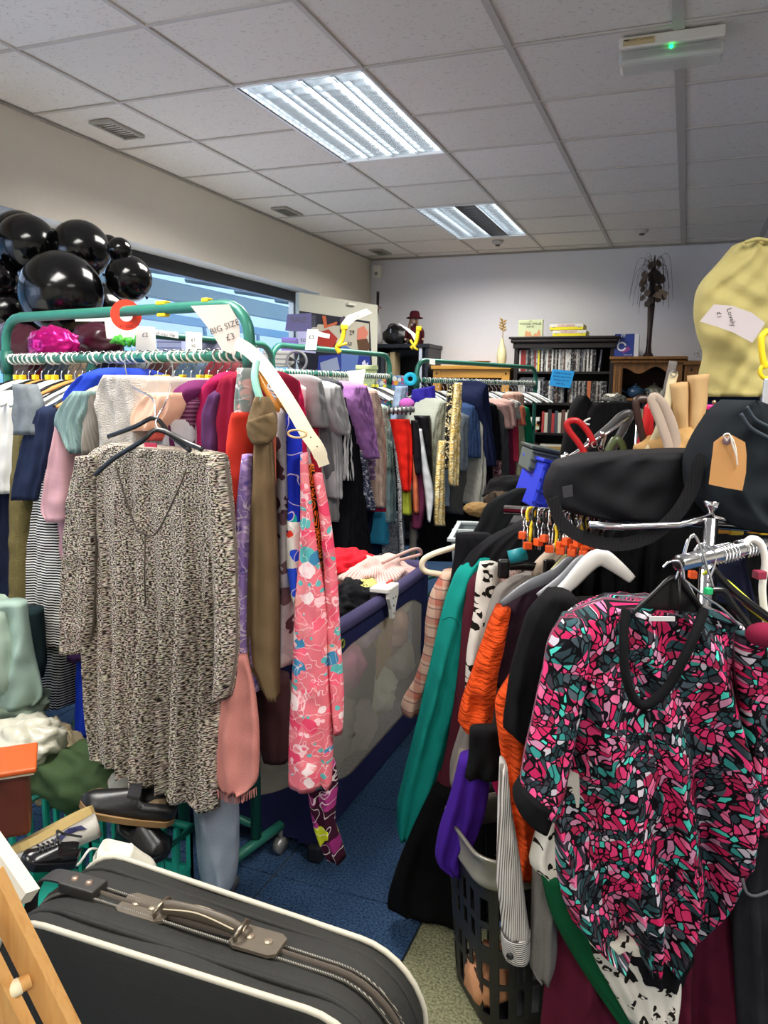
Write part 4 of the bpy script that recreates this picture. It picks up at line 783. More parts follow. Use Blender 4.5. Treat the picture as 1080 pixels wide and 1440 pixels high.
drape('sleeve', None, None, OR, FP(1.58), [(900, 750, 800), (960, 722, 790), (1000, 700, 775), (1040, 704, 768), (1100, 712, 762), (1150, 718, 768), (1180, 724, 770), (1215, 724, 763), (1247, 724, 752)], 0, .09, fold=.016, parent=oc, wr=.006)
BK = fab('0e0e11'); bt = G(1.54, 'black_tee', 't-shirt', 'black jersey tee with folded cuffs beside the paisley top', BK, [(842, 775, 812), (865, 752, 830), (900, 738, 832), (960, 722, 812), (1000, 716, 800), (1035, 712, 790), (1060, 740, 786), (1066, 745, 780)], .1, fold=.016)
G(1.70, 'black_vest', 'top', 'black vest under the orange crinkled sleeve', fab('101012'), [(1030, 662, 712), (1070, 660, 716), (1100, 655, 706)], .05)
G(1.96, 'tee_shirt', 't-shirt', 'stone coloured tee edge hanging above the purple skirt', fab('9c948a'), [(1060, 646, 676), (1110, 634, 668), (1114, 636, 664)], .05)
G(1.74, 'wrap_skirt', 'skirt', 'violet purple skirt with a pointed hem over the basket rim', fab('3f1c86'), [(1075, 648, 694), (1130, 634, 690), (1180, 618, 678), (1218, 613, 658), (1238, 636, 654)], .08, fold=.02)
G(2.0, 'flared_skirt', 'skirt', 'black flared skirt hanging behind the laundry basket', fab('0b0b0d'), [(1120, 610, 700), (1180, 580, 712), (1240, 556, 712), (1285, 545, 1305, 700), (1292, 545, 1316, 700)], .1, fold=.03, wl=.12)
G(2.09, 'vest_top', 'top', 'crimson top glimpsed above the black flared skirt', fab('a81c38'), [(1090, 618, 645), (1130, 608, 640), (1165, 600, 622)], .04)
G(1.88, 'camisole', 'top', 'fuchsia camisole edge behind the orange sleeve', fab('c8245c'), [(1070, 690, 712), (1110, 694, 716), (1130, 704, 716)], .04)
ss = G(1.48, 'striped_shirt', 'shirt', 'white shirt sleeve with fine black stripes and a buttoned cuff', fab('d4cfc8', 'stripeu', '6c6660', sc=4.), [(1085, 707, 716), (1140, 704, 722), (1200, 702, 732), (1240, 701, 738), (1290, 706, 744), (1330, 710, 750)], .07, fold=.012)
drape('cuff', None, None, fab('dcd8d2', 'stripe', '4c4844', sc=3.6), FP(1.48), [(1326, 708, 751), (1345, 709, 751), (1361, 711, 749)], -.004, .08, fold=.003, parent=ss, wr=.001); MB().ball(FP(1.48).hit(717, 1345, -.006), .008, 12, (1, .5, 1)).build('cuff_button', solid('1c1c20', .3), ss)
G(1.46, 'leopard_blouse', 'blouse', 'white leopard spot blouse showing at the side of the paisley top', fab('d4cfc4', 'leopard', sc=.9), [(1090, 780, 830), (1140, 772, 830), (1190, 756, 830), (1222, 748, 840), (1250, 768, 850), (1268, 790, 850)], .07)
G(1.42, 'leopard_skirt', 'skirt', 'white leopard spot skirt hem under the paisley top', fab('d4cfc4', 'leopard', sc=.95), [(1330, 830, 900), (1370, 845, 960), (1400, 862, 966), (1450, 890, 960)], .06)
G(1.45, 'green_slip', 'skirt', 'bottle green slip hem peeking below the leopard blouse', fab('0a4c2c'), [(1240, 764, 840), (1290, 776, 860), (1350, 806, 880), (1400, 838, 900), (1460, 880, 950)], .05)
G(1.50, 'pale_tee', 't-shirt', 'pale grey tee hem beside the striped cuff', fab('8c8884', 'heather'), [(1230, 752, 800), (1300, 750, 790), (1370, 748, 786), (1390, 762, 778)], .06)
G(1.48, 'pleated_skirt', 'skirt', 'long burgundy skirt hanging to the bottom below the paisley top', fab('55162c'), [(1180, 800, 1040), (1300, 785, 1050), (1500, 765, 1075)], .12, fold=.035, wl=.09, res=1.2)
G(1.42, 'grey_trousers', 'trousers', 'charcoal trousers hanging at the right of the paisley top', fab('26262a'), [(1120, 1052, 1130), (1240, 1042, 1130), (1500, 1052, 1140)], .09, fold=.02)
tag(MB().tube(smoothpath([FP(1.38).hit(1044, 1235, 0), FP(1.38).hit(1050, 1255, -.012), FP(1.38).hit(1064, 1260, -.016), FP(1.38).hit(1085, 1252, -.01)], 5), .0032, 6).build('trouser_hem', fab('4c4c50', uv=False), smooth=True), 'grey rolled hem edge on the charcoal trousers', 'hem')
G(1.6, 'dark_coat', 'coat', 'black coat filling the rail behind the paisley top', fab('09090b'), [(850, 790, 1130), (1100, 780, 1130), (1500, 800, 1130)], .08, fold=.02)
# paisley mosaic top on a black hanger
PM = fab('000000', 'mosaic', rough=.75); FPP = FP(1.40)
pt = G(1.40, 'paisley_top', 'top', 'pink and teal mosaic print jersey top with black V neck facing the camera', PM, [(858, 868, 868, 1000), (872, 830, 878, 1040), (892, 806, 905, 1078), (920, 800, 935, 1088), (1000, 795, 1005, 1092), (1100, 791, 1086), (1200, 790, 1066), (1290, 800, 1046), (1335, 822, 1345, 1010), (1352, 850, 1378, 978)], .15, box=3., fold=.085, wl=.10, wr=.0015, res=1.7, top0=.25, diag=-.5)
drape('sleeve', None, None, PM, FP(1.39), [(880, 800, 830), (900, 786, 840), (960, 770, 836), (1020, 757, 824), (1080, 744, 812), (1130, 1+736, 1165, 794)], 0, .10, fold=.018, wl=.07, parent=pt, res=1.5)
drape('sleeve', None, None, PM, FP(1.37), [(898, 1050, 1080), (930, 1050, 1100), (1000, 1056, 1116), (1100, 1066, 1130), (1180, 1072, 1140)], 0, .10, fold=.018, wl=.07, parent=pt, res=1.5)
drape('cuff', None, None, BK, FP(1.39), [(1122, 738, 1150, 788), (1140, 728, 1172, 784), (1150, 730, 1188, 778)], -.012, .12, fold=.004, parent=pt, wr=.001)
drape('hem_band', None, None, BK, FPP, [(1340, 848, 1372, 990), (1352, 852, 1388, 980), (1372, 864, 1408, 974)], .012, .11, fold=.012, parent=pt)
vp = smoothpath([FPP.hit(880, 858, .0), FPP.hit(877, 900, -.03), FPP.hit(880, 950, -.05), FPP.hit(893, 985, -.055), FPP.hit(912, 990, -.055), FPP.hit(940, 965, -.05), FPP.hit(962, 925, -.045), FPP.hit(978, 890, -.03), FPP.hit(990, 858, 0)], 7)
MB().tube(vp, .0095, 8, flat=.9).build('neck_trim', BK, pt, smooth=True)
MB().box(FPP.hit(931, 870, -.035), (.045, .004, .008), rotz(YAW)).build('neck_label', solid('c8c8c8', .6), pt)
hh = FPP.hit
hp = empty('hanger', hh(950, 820), 'wide black plastic hanger holding the paisley top', 'hanger')
MB().prism([hh(945, 811, .03), hh(895, 856, .03), hh(885, 868, .03), hh(960, 862, .03), hh(985, 872, .03), hh(992, 858, .03), hh(965, 815, .03)], FPP.n3, .01).build('body', HB, hp)
MB().tube(smoothpath([hh(885, 866, .02), hh(916, 838, .015), hh(948, 812, .015), hh(972, 836, .015), hh(994, 866, .02)], 5), .005, 8).tube([hh(955, 812, .01), hh(957, 870, .005)], .0035, 8).build('arms', HB, hp, smooth=True)
MB().tube(smoothpath([hh(950, 815, .01), hh(958, 790, .01), hh(966, 762, .01), hh(978, 754, .02), hh(985, 770, .05)], 6), .0022, 6).build('hook', CHROME, hp, smooth=True)
def wireh(pts, z, lab, mat=CHROME, r=.0024, name='hanger', cat='hanger', grp=None):
    return tag(MB().tube(smoothpath([FP(z).hit(x, y) if len(p_) == 2 else FP(p_[2]).hit(x, y) for p_ in pts for x, y in [p_[:2]]], 6), r, 8).build(name, mat, smooth=True), lab, cat, grp)
wireh([(932, 798), (942, 790), (955, 790), (960, 800), (962, 815)], 1.38, 'bare wire hanger hook pointing away from the chrome arm end', name='wire_hanger')
wireh([(1004, 858), (985, 850), (968, 822), (962, 815), (990, 838), (1015, 855), (1040, 880)], 1.42, 'silver wire hanger sloping behind the black hanger', name='wire_hanger')
wireh([(958, 812), (965, 770), (975, 752), (985, 770), (995, 800), (1003, 826)], 1.40, 'tall wire hook looped over the open chrome arm end', name='wire_hanger')
wireh([(988, 800), (992, 776), (985, 765), (976, 775)], 1.42, 'wire hook curled at the chrome arm end', name='wire_hanger')
wireh([(995, 820), (1006, 790), (1002, 772), (990, 764), (980, 772)], 1.44, 'second wire hook curled at the chrome arm end', name='wire_hanger')
wireh([(1002, 800), (1012, 812), (1035, 835), (1080, 868), (1110, 890)], 1.46, 'black plastic hanger arm sloping away from the chrome arm', HB, .008)
wireh([(1000, 830), (1018, 832), (1030, 850), (1060, 890)], 1.43, 'glossy black hanger arm above the pink sleeve', HB, .007)
wireh([(988, 808), (1003, 802), (1020, 822), (1050, 852), (1100, 890)], 1.5, 'lime green strap hanger arm beside the chrome arm', solid('c8d22e', .4), .0035)
wireh([(1006, 806), (1028, 822), (1060, 850), (1100, 878)], 1.48, 'yellow green hanger arm above the black one', solid('dbe04a', .4), .0035)
wireh([(1046, 768), (1056, 758), (1070, 765), (1076, 790), (1072, 830), (1078, 880)], 1.52, 'thick white plastic hanger hooked over the chrome arm', HW, .0075)
for k in range(9):
    c = a_+d_*(.13+.012*k+(.03 if k > 4 else 0)); M_ = rotz(math.atan2(d_[1], d_[0])); pts = [c+M_ @ np.array([.003*math.sin(3*a), .021*math.cos(a), .021*math.sin(a)-.004]) for a in np.linspace(-1.2, 3.6, 14)]
    tag(MB().tube(pts, .0018, 6).build('hanger_hook', CHROME, smooth=True), 'silver hanger hook bunched on the near chrome arm', 'hanger', 'hooks on the near chrome arm')
tag(MB().box(FP(1.42).hit(996, 831), (.013, .013, .012), rotz(.5), .002).build('size_cube', solid('18b06a', .4)), 'green size cube on a hook of the chrome arm', 'size cube')
tag(MB().box(FP(1.44).hit(974, 808), (.014, .016, .014), rotz(.3), .002).build('size_cube', ORG), 'orange size cube at the chrome arm end', 'size cube')
tag(MB().box(FP(1.5).hit(1068, 808), (.02, .02, .016), rotz(.5), .002).build('size_cube', solid('8c2440', .4)), 'dark red size cube on the thick white hanger', 'size cube')
G(1.6, 'trousers', 'trousers', 'navy trousers folded over a hanger on the near chrome arm', fab('1c2036'), [(786, 1022, 1054), (830, 1018, 1064), (900, 1010, 1082)], .06)
tag(MB().ball(FP(1.36).hit(1076, 893), .028, 20, (1.2, .8, .8)).build('shoulder_pad', fab('7c1c38', uv=False), smooth=True), 'wine red knitted shoulder bump behind the pink sleeve', 'clothing')
# shaped plastic hangers of the left group
def shaped(z, pts, w_, mat, lab, hook=None):
    e = empty('hanger', FP(z).hit(*pts[len(pts)//2]), lab, 'hanger'); P = smoothpath([FP(z).hit(x, y) for x, y in pts], 6); n = len(P)
    MB().tube(P, [w_*(.5+.5*math.sin(PI*i/(n-1))) for i in range(n)], 10, flat=.45, up=FP(z).n3).build('arms', mat, e, smooth=True)
    if hook: MB().tube(smoothpath([FP(z).hit(x, y) for x, y in hook], 5), .002, 6).build('hook', CHROME, e, smooth=True)
    return e
shaped(1.66, [(768, 850), (800, 822), (828, 792), (846, 784), (866, 796), (889, 815)], .02, HW, 'wide white plastic hanger with one bare shoulder above the black tee', [(846, 784), (842, 768), (834, 755), (820, 758)])
shaped(1.84, [(705, 850), (740, 826), (780, 808), (800, 790), (815, 782)], .016, solid('6a6c72', .3), 'grey plastic hanger in the light grey jumper', [(812, 784), (806, 760), (798, 735), (785, 728)])
shaped(1.78, [(756, 838), (790, 815), (812, 792), (822, 782)], .013, solid('84868c', .3), 'smoky clear hanger between the grey and white hangers')
shaped(1.9, [(768, 812), (786, 795), (800, 782), (812, 776)], .010, solid('e8e2a0', .4), 'pale yellow plastic hanger above the grey jumper')
shaped(2.0, [(700, 800), (735, 796), (770, 800), (812, 806)], .012, HB, 'black clip hanger holding a teal label above the giraffe print')
for x in (708, 772): MB().box(FP(1.97).hit(x, 800), (.03, .02, .05), rotz(YAW), .006).build('clip', HB, bpy.data.objects['hanger'] if False else (cl_ := [o for o in COL.objects if o.get('label', '').startswith('black clip hanger')][0]))
MB().tube([FP(1.98).hit(716, 784), FP(1.98).hit(740, 778)], .018, 12).build('teal_sleeve', solid('0f8894', .5), cl_, smooth=True)
he = empty('hanger', FP(2.25).hit(600, 790), 'cream plastic hanger end sticking out above the playpen corner', 'hanger')
MB().tube(smoothpath([FP(2.25).hit(x, y) for x, y in ((660, 760), (640, 769), (612, 778), (597, 786), (593, 796), (600, 804), (622, 808), (650, 815))], 5), .0085, 10).build('arms', CREAMP, he, smooth=True)
G(2.16, 'trousers', 'trousers', 'black trousers folded over a hanger beside the cream hanger', fab('121217'), [(752, 642, 690), (780, 640, 720), (806, 636, 712), (835, 632, 700)], .05, fold=.006)
G(2.1, 'blazer', 'jacket', 'black blazer with wide lapels behind the teal top', fab('17171b'), [(738, 735, 760), (760, 690, 770), (800, 650, 760), (830, 640, 720)], .09, neck=False)
G(2.3, 'bag_strap', 'strap', 'wide black cloth lying diagonally toward the storage bin', fab('15171a'), [(688, 728, 742), (700, 700, 738), (740, 672, 716), (768, 655, 700)], .04, fold=.004)
G(1.98, 'blouse', 'blouse', 'cream cotton blouse shoulder under the orange cubes', fab('dcc8b4'), [(755, 798, 826), (775, 775, 822), (798, 752, 800), (812, 750, 780)], .06, fold=.01)
G(2.02, 'blouse', 'blouse', 'red ditsy print blouse collar behind the clip hanger', fab('c8b0a4', 'floral', pal=['c8b0a4', 'b04848', '8c3038', 'd8c4bc'], sc=3.), [(800, 705, 735), (830, 700, 740), (850, 700, 735)], .06)
# bunch of hooks with orange cubes on the cross rail
Q0, Q1 = onz(738, 722, 1.2), onz(850, 736, 1.2)
for k in range(22):
    t = k/21; c = Q0+(Q1-Q0)*t; mt = [CHROME, CHROME, YEL, HB, CHROME, CHROME, HB][k % 7]; r_ = .0022 if mt == CHROME else .0042; R3 = rotz(.25*math.sin(k*2.1))
    e = empty('hanger_hook', c, {CHROME: 'silver', YEL: 'yellow', HB: 'black'}[mt]+' hanger hook packed on the chrome cross rail', 'hanger', 'hooks on the cross rail, '+{CHROME: 'silver', YEL: 'yellow', HB: 'black'}[mt])
    MB().tube([c+R3 @ np.array([.004*math.sin(2*a), .023*math.cos(a)-.004, .025*math.sin(a)-.008]) for a in np.linspace(-1.5, 3.4, 16)]+[c+R3 @ np.array([0, -.02, -.06])][:0], r_, 6).tube([c+R3 @ np.array([.0, 0, -.033]), c+R3 @ np.array([0, -.01, -.085])], r_, 6).build('hook', mt, e, smooth=True)
    if k % 2 == 0 or 9 < k < 18: MB().box(c+R3 @ np.array([0, -.02, -.052-.012*(k % 3)]), (.017, .02, .018), rotz(k), .002).build('size_cube', ORG, e)

G(2.12, 'evening_dress', 'dress', 'long black velvet dress behind the white hanger under the messenger bag', fab('08080a'), [(728, 830, 1140), (760, 800, 1140), (900, 790, 1140), (1100, 790, 1140)], .14, fold=.03)
for k, (x, c, n_) in enumerate(((1015, 'e8a020', 'amber'), (1034, 'e8c020', 'yellow'), (1062, 'e8a020', 'amber'), (1076, 'd8b020', 'golden'))):
    tag(MB().box(FP(1.95).hit(x, 746+2*(k % 2)), (.035, .02, .014), rotz(.4), .003).build('size_cube', solid(c, .45)), n_+' size cube on the far rail behind the near chrome arm', 'size cube', 'cubes on the far rail, '+n_)
# ================================================================== BACK WALL FURNITURE
YF = 7.12; YB = 7.53
def atY(px, py, Y):
    d = ray(px, py); return EYE + d*(Y/d[1])
bu = empty('shelf_unit', (-2.575, 7.35, 0), 'low black open shelf unit in the far corner with a pale stripe on its side', 'shelf unit'); DK = solid('15181f', .45)
for x in (-2.875, -2.30): MB().b2((x, YF, 0), (x+.03, YB, 1.90), .003).build('side_panel', DK, bu)
MB().b2((-2.89, YF-.02, 1.90), (-2.255, YB, 1.935), .004).build('top_board', DK, bu)
for z in (1.58, 1.22, .86, .5, .1): MB().b2((-2.845, YF+.01, z), (-2.30, YB, z+.022)).build('shelf', DK, bu)
MB().b2((-2.845, YB-.015, .1), (-2.30, YB, 1.9)).build('back_panel', DK, bu); MB().b2((-2.36, YF-.006, 1.3), (-2.33, YF, 1.9)).build('pale_stripe', solid('c8cedc', .5), bu)
for k, (w_, h_, c, l) in enumerate(((.05, .20, '2c3440', 'dark slate'), (.04, .22, '39424c', 'charcoal'), (.03, .25, '8a8378', 'taupe'), (.05, .26, 'b7a27c', 'tan'))):
    x = -2.82+sum((.05, .04, .03, .05)[:k])+.012*k; b = empty('box_file', (x+w_/2, YF+.15, 1.602), l+' spined book standing in the black shelf unit', 'book', 'books in the corner unit, '+l)
    MB().b2((x, YF+.03, 1.602), (x+w_, YF+.2, 1.602+h_), .003).build('cover', solid(c, .7), b); MB().b2((x+.004, YF+.034, 1.604+h_-.006), (x+w_-.004, YF+.196, 1.603+h_)).build('pages', solid('d8d0bc', .9), b)
sb = empty('sideboard', (-1.91, 7.35, 0), 'honey pine sideboard with an open shelf between two bookcases', 'sideboard')
PN = wood('c9943f', 'b07c30', 1., .45, 0); PNd = wood('a87432', '8a5c26', 1., .5, 2)
MB().b2((-2.235, YF-.03, 1.70), (-1.485, YB, 1.735), .006).build('top_board', PN, sb)
for x in (-2.22, -1.57): MB().b2((x, YF, 0), (x+.07, YF+.05, 1.70), .003).build('stile', PN, sb)
for x in (-2.22, -1.52): MB().b2((x, YF+.05, 0), (x+.02, YB, 1.70)).build('side_panel', PNd, sb)
MB().b2((-2.15, YF, 1.625), (-1.57, YF+.03, 1.70), .002).build('apron', PN, sb)
for z in (1.32, .95, .5, .08): MB().b2((-2.2, YF+.02, z), (-1.52, YB, z+.025)).build('shelf', PN, sb)
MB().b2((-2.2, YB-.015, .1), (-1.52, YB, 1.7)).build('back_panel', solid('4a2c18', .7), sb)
for x in (-1.535, -2.185): MB().ball((x, YF-.002, 1.665), .009, 8).build('peg', solid('2a1c10', .5), sb)
bk = empty('bookcase', (-1.04, 7.35, 0), 'black bookcase filled with DVDs and books against the back wall', 'bookcase')
for x in (-1.465, -.635): MB().b2((x, YF, 0), (x+.035, YB, 1.93), .003).build('side_panel', BLACKW, bk)
MB().b2((-1.475, YF-.02, 1.885), (-.59, YB, 1.93), .004).build('cornice', BLACKW, bk); MB().b2((-1.495, YF-.04, 1.93), (-.57, YB, 1.965), .012).b2((-1.51, YF-.05, 1.965), (-.555, YB, 1.985), .004).build('top_board', BLACKW, bk)
SH = [1.685, 1.412, 1.145, .885, .62, .35, .08]
for z in SH: MB().b2((-1.43, YF+.01, z-.022), (-.635, YB, z), .002).build('shelf', BLACKW, bk)
MB().b2((-1.43, YB-.012, .08), (-.635, YB, 1.9)).build('back_panel', solid('14100f', .6), bk)
def spine_mat():
    m = NT('spine_print'); v = m.co(False); rnd = m.n('ObjectInfo').outputs['Random']
    base = m.ramp(rnd, [(0, '17171b'), (.22, '8c8a88'), (.36, '26282e'), (.48, 'd6d4cf'), (.58, '3a2a24'), (.66, 'b6b2ac'), (.74, '5a5c66'), (.82, '1c1c22'), (.9, 'a8a49c'), (.96, '6a4a3a')], True)
    off = m.n('VectorMath', {0: v, 1: (0, 0, 0)}, operation='ADD'); cmb = m.n('CombineXYZ', {'X': rnd, 'Y': rnd}); s = m.n('VectorMath', {0: cmb.outputs[0]}, operation='SCALE'); s.inputs['Scale'].default_value = 37.; m.L(s.outputs[0], off.inputs[1])
    nz = m.n('TexNoise', {'Vector': off.outputs[0], 'Scale': 48, 'Detail': 2.}).outputs[0]; col = m.mix(m.math('MULTIPLY', m.math('GREATER_THAN', nz, .58), .55), base, 'b8b4ac'); col = m.mix(m.math('MULTIPLY', m.math('LESS_THAN', nz, .42), .6), col, '201c1c')
    return m.done(col, .35, .5)
SPM = spine_mat(); RED = solid('8c2420', .4); YL2 = solid('e0d030', .4); WHT = solid('d8d8d4', .4); ORB = solid('c06a44', .4); LBL = solid('b9ccd4', .4)
dvm = {}
def case(w_, h_, d_, x, y, z, mat, lab, cat, grp, name='dvd_case', tilt=0, tx=0):
    k = (round(w_, 3), round(h_, 3), id(mat), name)
    if k not in dvm:
        o = MB().b2((x, y, z), (x+w_, y+d_, z+h_), .0015 if w_ > .008 else 0).build(name, mat); dvm[k] = o.data
    else: o = bpy.data.objects.new(name, dvm[k]); COL.objects.link(o)
    o.location = (x+w_/2, y+d_/2, z); 
    if tilt: o.rotation_euler = (0, tilt, 0)
    tag(o, lab, cat, grp); return o
x = -1.425; k = 0
while x < -.76:
    m, c = (WHT, 'white') if k in (0, 16, 19, 27) else (RED, 'dark red') if k in (1, 2, 3, 9) else (YL2, 'yellow') if k == 11 else (SPM, 'printed')
    l = c+' spined DVD case standing in the upper row of the black bookcase'
    if c == 'yellow': l = 'bright yellow spined DVD case, the only one in the upper row'
    case(.0145, .19 if k % 7 else .186, .135, x, YF+.03, SH[0]+.001, m, l, 'DVD', None if c == 'yellow' else 'DVDs in the upper row, '+c); x += .0152; k += 1
case(.0145, .19, .135, -.735, YF+.03, SH[0]+.001, SPM, 'leaning DVD case at the end of the upper row', 'DVD', None, tilt=.09)
tag(MB().b2((-1.33, YF+.04, SH[0]+.193), (-1.14, YF+.17, SH[0]+.208), .001).build('dvd_case', WHT), 'white DVD case lying flat on top of the upper row', 'DVD')
x = -1.425; k = 0
while x < -.655:
    if .0 < (x+1.02) < .03: x += .0152; continue
    m, c = (WHT, 'white') if k in (3, 12) else (LBL, 'pale blue') if k in (10, 11) else (ORB, 'terracotta') if k in (38, 39) else (SPM, 'printed')
    case(.0145, .19, .135, x, YF+.03, SH[1]+.001, m, c+' spined DVD case standing in the second row of the black bookcase', 'DVD', 'DVDs in the second row, '+c); x += .0152; k += 1
for q in range(2): tag(MB().b2((-1.42+.01*q, YF+.04, SH[1]+.193+.015*q), (-1.2+.01*q, YF+.17, SH[1]+.207+.015*q), .001).build('dvd_case', solid(('5c6064', '3c4044')[q], .4)), ('grey DVD case lying flat on the second row', 'dark DVD case topmost on the second row')[q], 'DVD')
bc = [('d8b040', 'mustard'), ('e8e4da', 'white'), ('a83230', 'red'), ('2c2c30', 'black'), ('c9c2b0', 'cream'), ('d8e0c0', 'pale green'), ('5c3c34', 'brown'), ('e4e0d0', 'ivory'), ('b08838', 'ochre'), ('8c4440', 'brick red'), ('444c58', 'slate'), ('cad4b4', 'lime white')]
def booky(x, z, w_, h_, ci, lab, grp):
    c, n_ = bc[ci % 12]; e = empty('book', (x+w_/2, YF+.12, z), n_+' '+lab, 'book', grp+', '+n_)
    MB().b2((x, YF+.03, z), (x+.003, YF+.17, z+h_)).b2((x+w_-.003, YF+.03, z), (x+w_, YF+.17, z+h_)).b2((x, YF+.028, z), (x+w_, YF+.032, z+h_)).build('cover', solid(c, .6), e); MB().b2((x+.003, YF+.032, z+.003), (x+w_-.003, YF+.165, z+h_-.004)).build('pages', solid('e6dfca', .9), e)
x = -1.2; k = 0
while x < -.66:
    w_ = float(rng.uniform(.014, .032)); booky(x, SH[2]+.001, w_, float(rng.uniform(.17, .21)), [2, 4, 3, 2, 10, 4, 6, 7, 5, 3, 5, 7, 8][k % 13], 'book standing on the third shelf of the black bookcase', 'third shelf books'); x += w_+.002; k += 1
x = -1.2; k = 0
while x < -.66:
    w_ = float(rng.uniform(.018, .034)); booky(x, SH[4]+.001, w_, float(rng.uniform(.16, .2)), [9, 4, 3, 6, 1, 3, 10, 4, 2][k % 9], 'book standing on the fourth shelf of the black bookcase', 'fourth shelf books'); x += w_+.003; k += 1
for r_, (z0, x0, wd, n) in enumerate(((SH[3]+.001, -1.22, .5, 6), (SH[2]+.001, -1.425, .2, 5), (SH[3]+.001, -1.425, .19, 6), (SH[4]+.001, -1.425, .2, 6))):
    z = z0
    for k in range(n):
        h_ = [.022, .03, .018, .026, .034, .02][k]; ci = [9, 7, 2, 11, 8, 4, 1, 0, 3][(k+r_*2) % 9]; c, n_ = bc[ci]; dx = .012*((k*5) % 3)
        e = empty('book', (x0+wd/2, YF+.12, z), n_+' book lying flat in '+('the wide pile under the third shelf', 'the pile beside the third shelf books', 'the pile at the window side of the bookcase', 'the lowest pile of the bookcase')[r_], 'book', 'flat books pile '+'abcd'[r_]+', '+n_)
        MB().b2((x0+dx, YF+.03, z), (x0+dx+wd*.9, YF+.17, z+.003)).b2((x0+dx, YF+.03, z+h_-.003), (x0+dx+wd*.9, YF+.17, z+h_)).b2((x0+dx, YF+.027, z), (x0+dx+wd*.9, YF+.031, z+h_)).build('cover', solid(c, .6), e); MB().b2((x0+dx+.003, YF+.031, z+.003), (x0+dx+wd*.9-.004, YF+.166, z+h_-.003)).build('pages', solid('e6dfca', .9), e); z += h_+.001
# blue notice taped to the shelf
PB_ = PL(-2, YF-.03, 0, YF-.03); bn = empty('notice', PB_.hit(790, 533), 'bright blue handwritten notice taped over the DVD shelves', 'notice')
q = [PB_.hit(*c) for c in ((777, 519), (808, 522), (802, 546), (772, 542))]; MB().prism(q, (0, 1, 0), .002).build('paper', solid('1f8fd0', .8), bn)
ur = (q[1]-q[0]); ur /= np.linalg.norm(ur); up_ = (q[0]-q[3]); up_ /= np.linalg.norm(up_); cc = sum(q)/4
for k, s in enumerate(('CLEAR DVDS ALL', 'BOXES 50p EACH', 'PLEASE ASK AT', 'THE TILL')): text(s, cc+up_*(.045-.03*k)+np.array([0, -.002, 0]), ur, up_, .02, solid('0a3a66', .8), bn)
# pine dresser with arched opening
pc_ = empty('dresser', (-.33, 7.35, 0), 'old pine dresser with a scalloped arch and crockery inside', 'dresser'); PD = wood('8c5f30', '6c4520', 1., .45, 2)
for x in (-.60, -.12): MB().b2((x, YF, 0), (x+.075, YF+.04, 1.76), .003).build('stile', PD, pc_)
for x in (-.60, -.065): MB().b2((x, YF+.04, 0), (x+.02, YB, 1.76)).build('side_panel', PD, pc_)
MB().b2((-.635, YF-.05, 1.785), (-.01, YB, 1.81), .006).b2((-.62, YF-.03, 1.755), (-.025, YB, 1.785), .01).build('cornice', PD, pc_)
pts = [(-.525, YF+.005, 1.757), (-.12, YF+.005, 1.757)]+[(-.12-.405*t, YF+.005, 1.70-.03*math.cos(2*PI*t*1.5)-.015*(1-math.sin(PI*t))) for t in np.linspace(0, 1, 22)]
MB().prism(pts, (0, 1, 0), .02).build('arched_apron', PD, pc_)
for z in (1.46, .95, .5, .05): MB().b2((-.58, YF+.02, z-.02), (-.05, YB, z)).build('shelf', PD, pc_)
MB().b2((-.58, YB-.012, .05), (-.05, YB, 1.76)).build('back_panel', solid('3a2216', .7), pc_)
for x in (-.59, -.575, -.55): MB().b2((x+.01, YF-.004, 1.0), (x+.014, YF, 1.74)).build('reeding', solid('5a3a1c', .6), pc_)
pe = empty('pine_cabinet', (.25, 7.35, 0), 'second pine cabinet beside the dresser behind the yellow top', 'cabinet')
for x in (-.03, .48): MB().b2((x, YF, 0), (x+.08, YF+.04, 1.74), .003).build('stile', PD, pe)
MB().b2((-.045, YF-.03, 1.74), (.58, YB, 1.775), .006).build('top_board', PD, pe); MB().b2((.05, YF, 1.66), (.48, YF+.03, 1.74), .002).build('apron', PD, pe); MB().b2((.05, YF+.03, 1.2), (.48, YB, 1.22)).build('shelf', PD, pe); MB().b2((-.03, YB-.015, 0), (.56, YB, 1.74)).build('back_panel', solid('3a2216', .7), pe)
MB().ball((.02, YF-.002, 1.70), .012, 8).build('peg', solid('1a1008', .5), pe)
def teapot(c, s, mat, lab):
    e = empty('teapot', c, lab, 'teapot'); c = np.array(c)
    MB().lathe([(s*.5, 0), (s*.85, s*.25), (s, s*.6), (s*.85, s*1.0), (s*.45, s*1.2)], c, 20).build('body', mat, e, smooth=True); MB().lathe([(s*.46, s*1.18), (s*.35, s*1.32), (.001, s*1.38)], c, 16).ball(c+np.array([0, 0, s*1.45]), s*.12, 8).build('lid', mat, e, smooth=True)
    MB().tube(smoothpath([c+np.array([-s*.9, 0, s*.5]), c+np.array([-s*1.3, 0, s*.8]), c+np.array([-s*1.5, 0, s*1.15])], 4), s*.12, 8).build('spout', mat, e, smooth=True); MB().tube(smoothpath([c+np.array([s*.85, 0, s*.9]), c+np.array([s*1.4, 0, s*.85]), c+np.array([s*1.3, 0, s*.35]), c+np.array([s*.9, 0, s*.3])], 5), s*.08, 8).build('handle', mat, e, smooth=True)
teapot((-.42, YF+.13, 1.461), .08, solid('31506e', .25), 'slate blue round teapot in the pine dresser'); teapot((-.27, YF+.2, 1.461), .085, solid('8a8a78', .3), 'grey green teapot in the pine dresser'); teapot((-.15, YF+.13, 1.461), .07, solid('c0bcb0', .3), 'pale stoneware teapot at the side of the dresser')
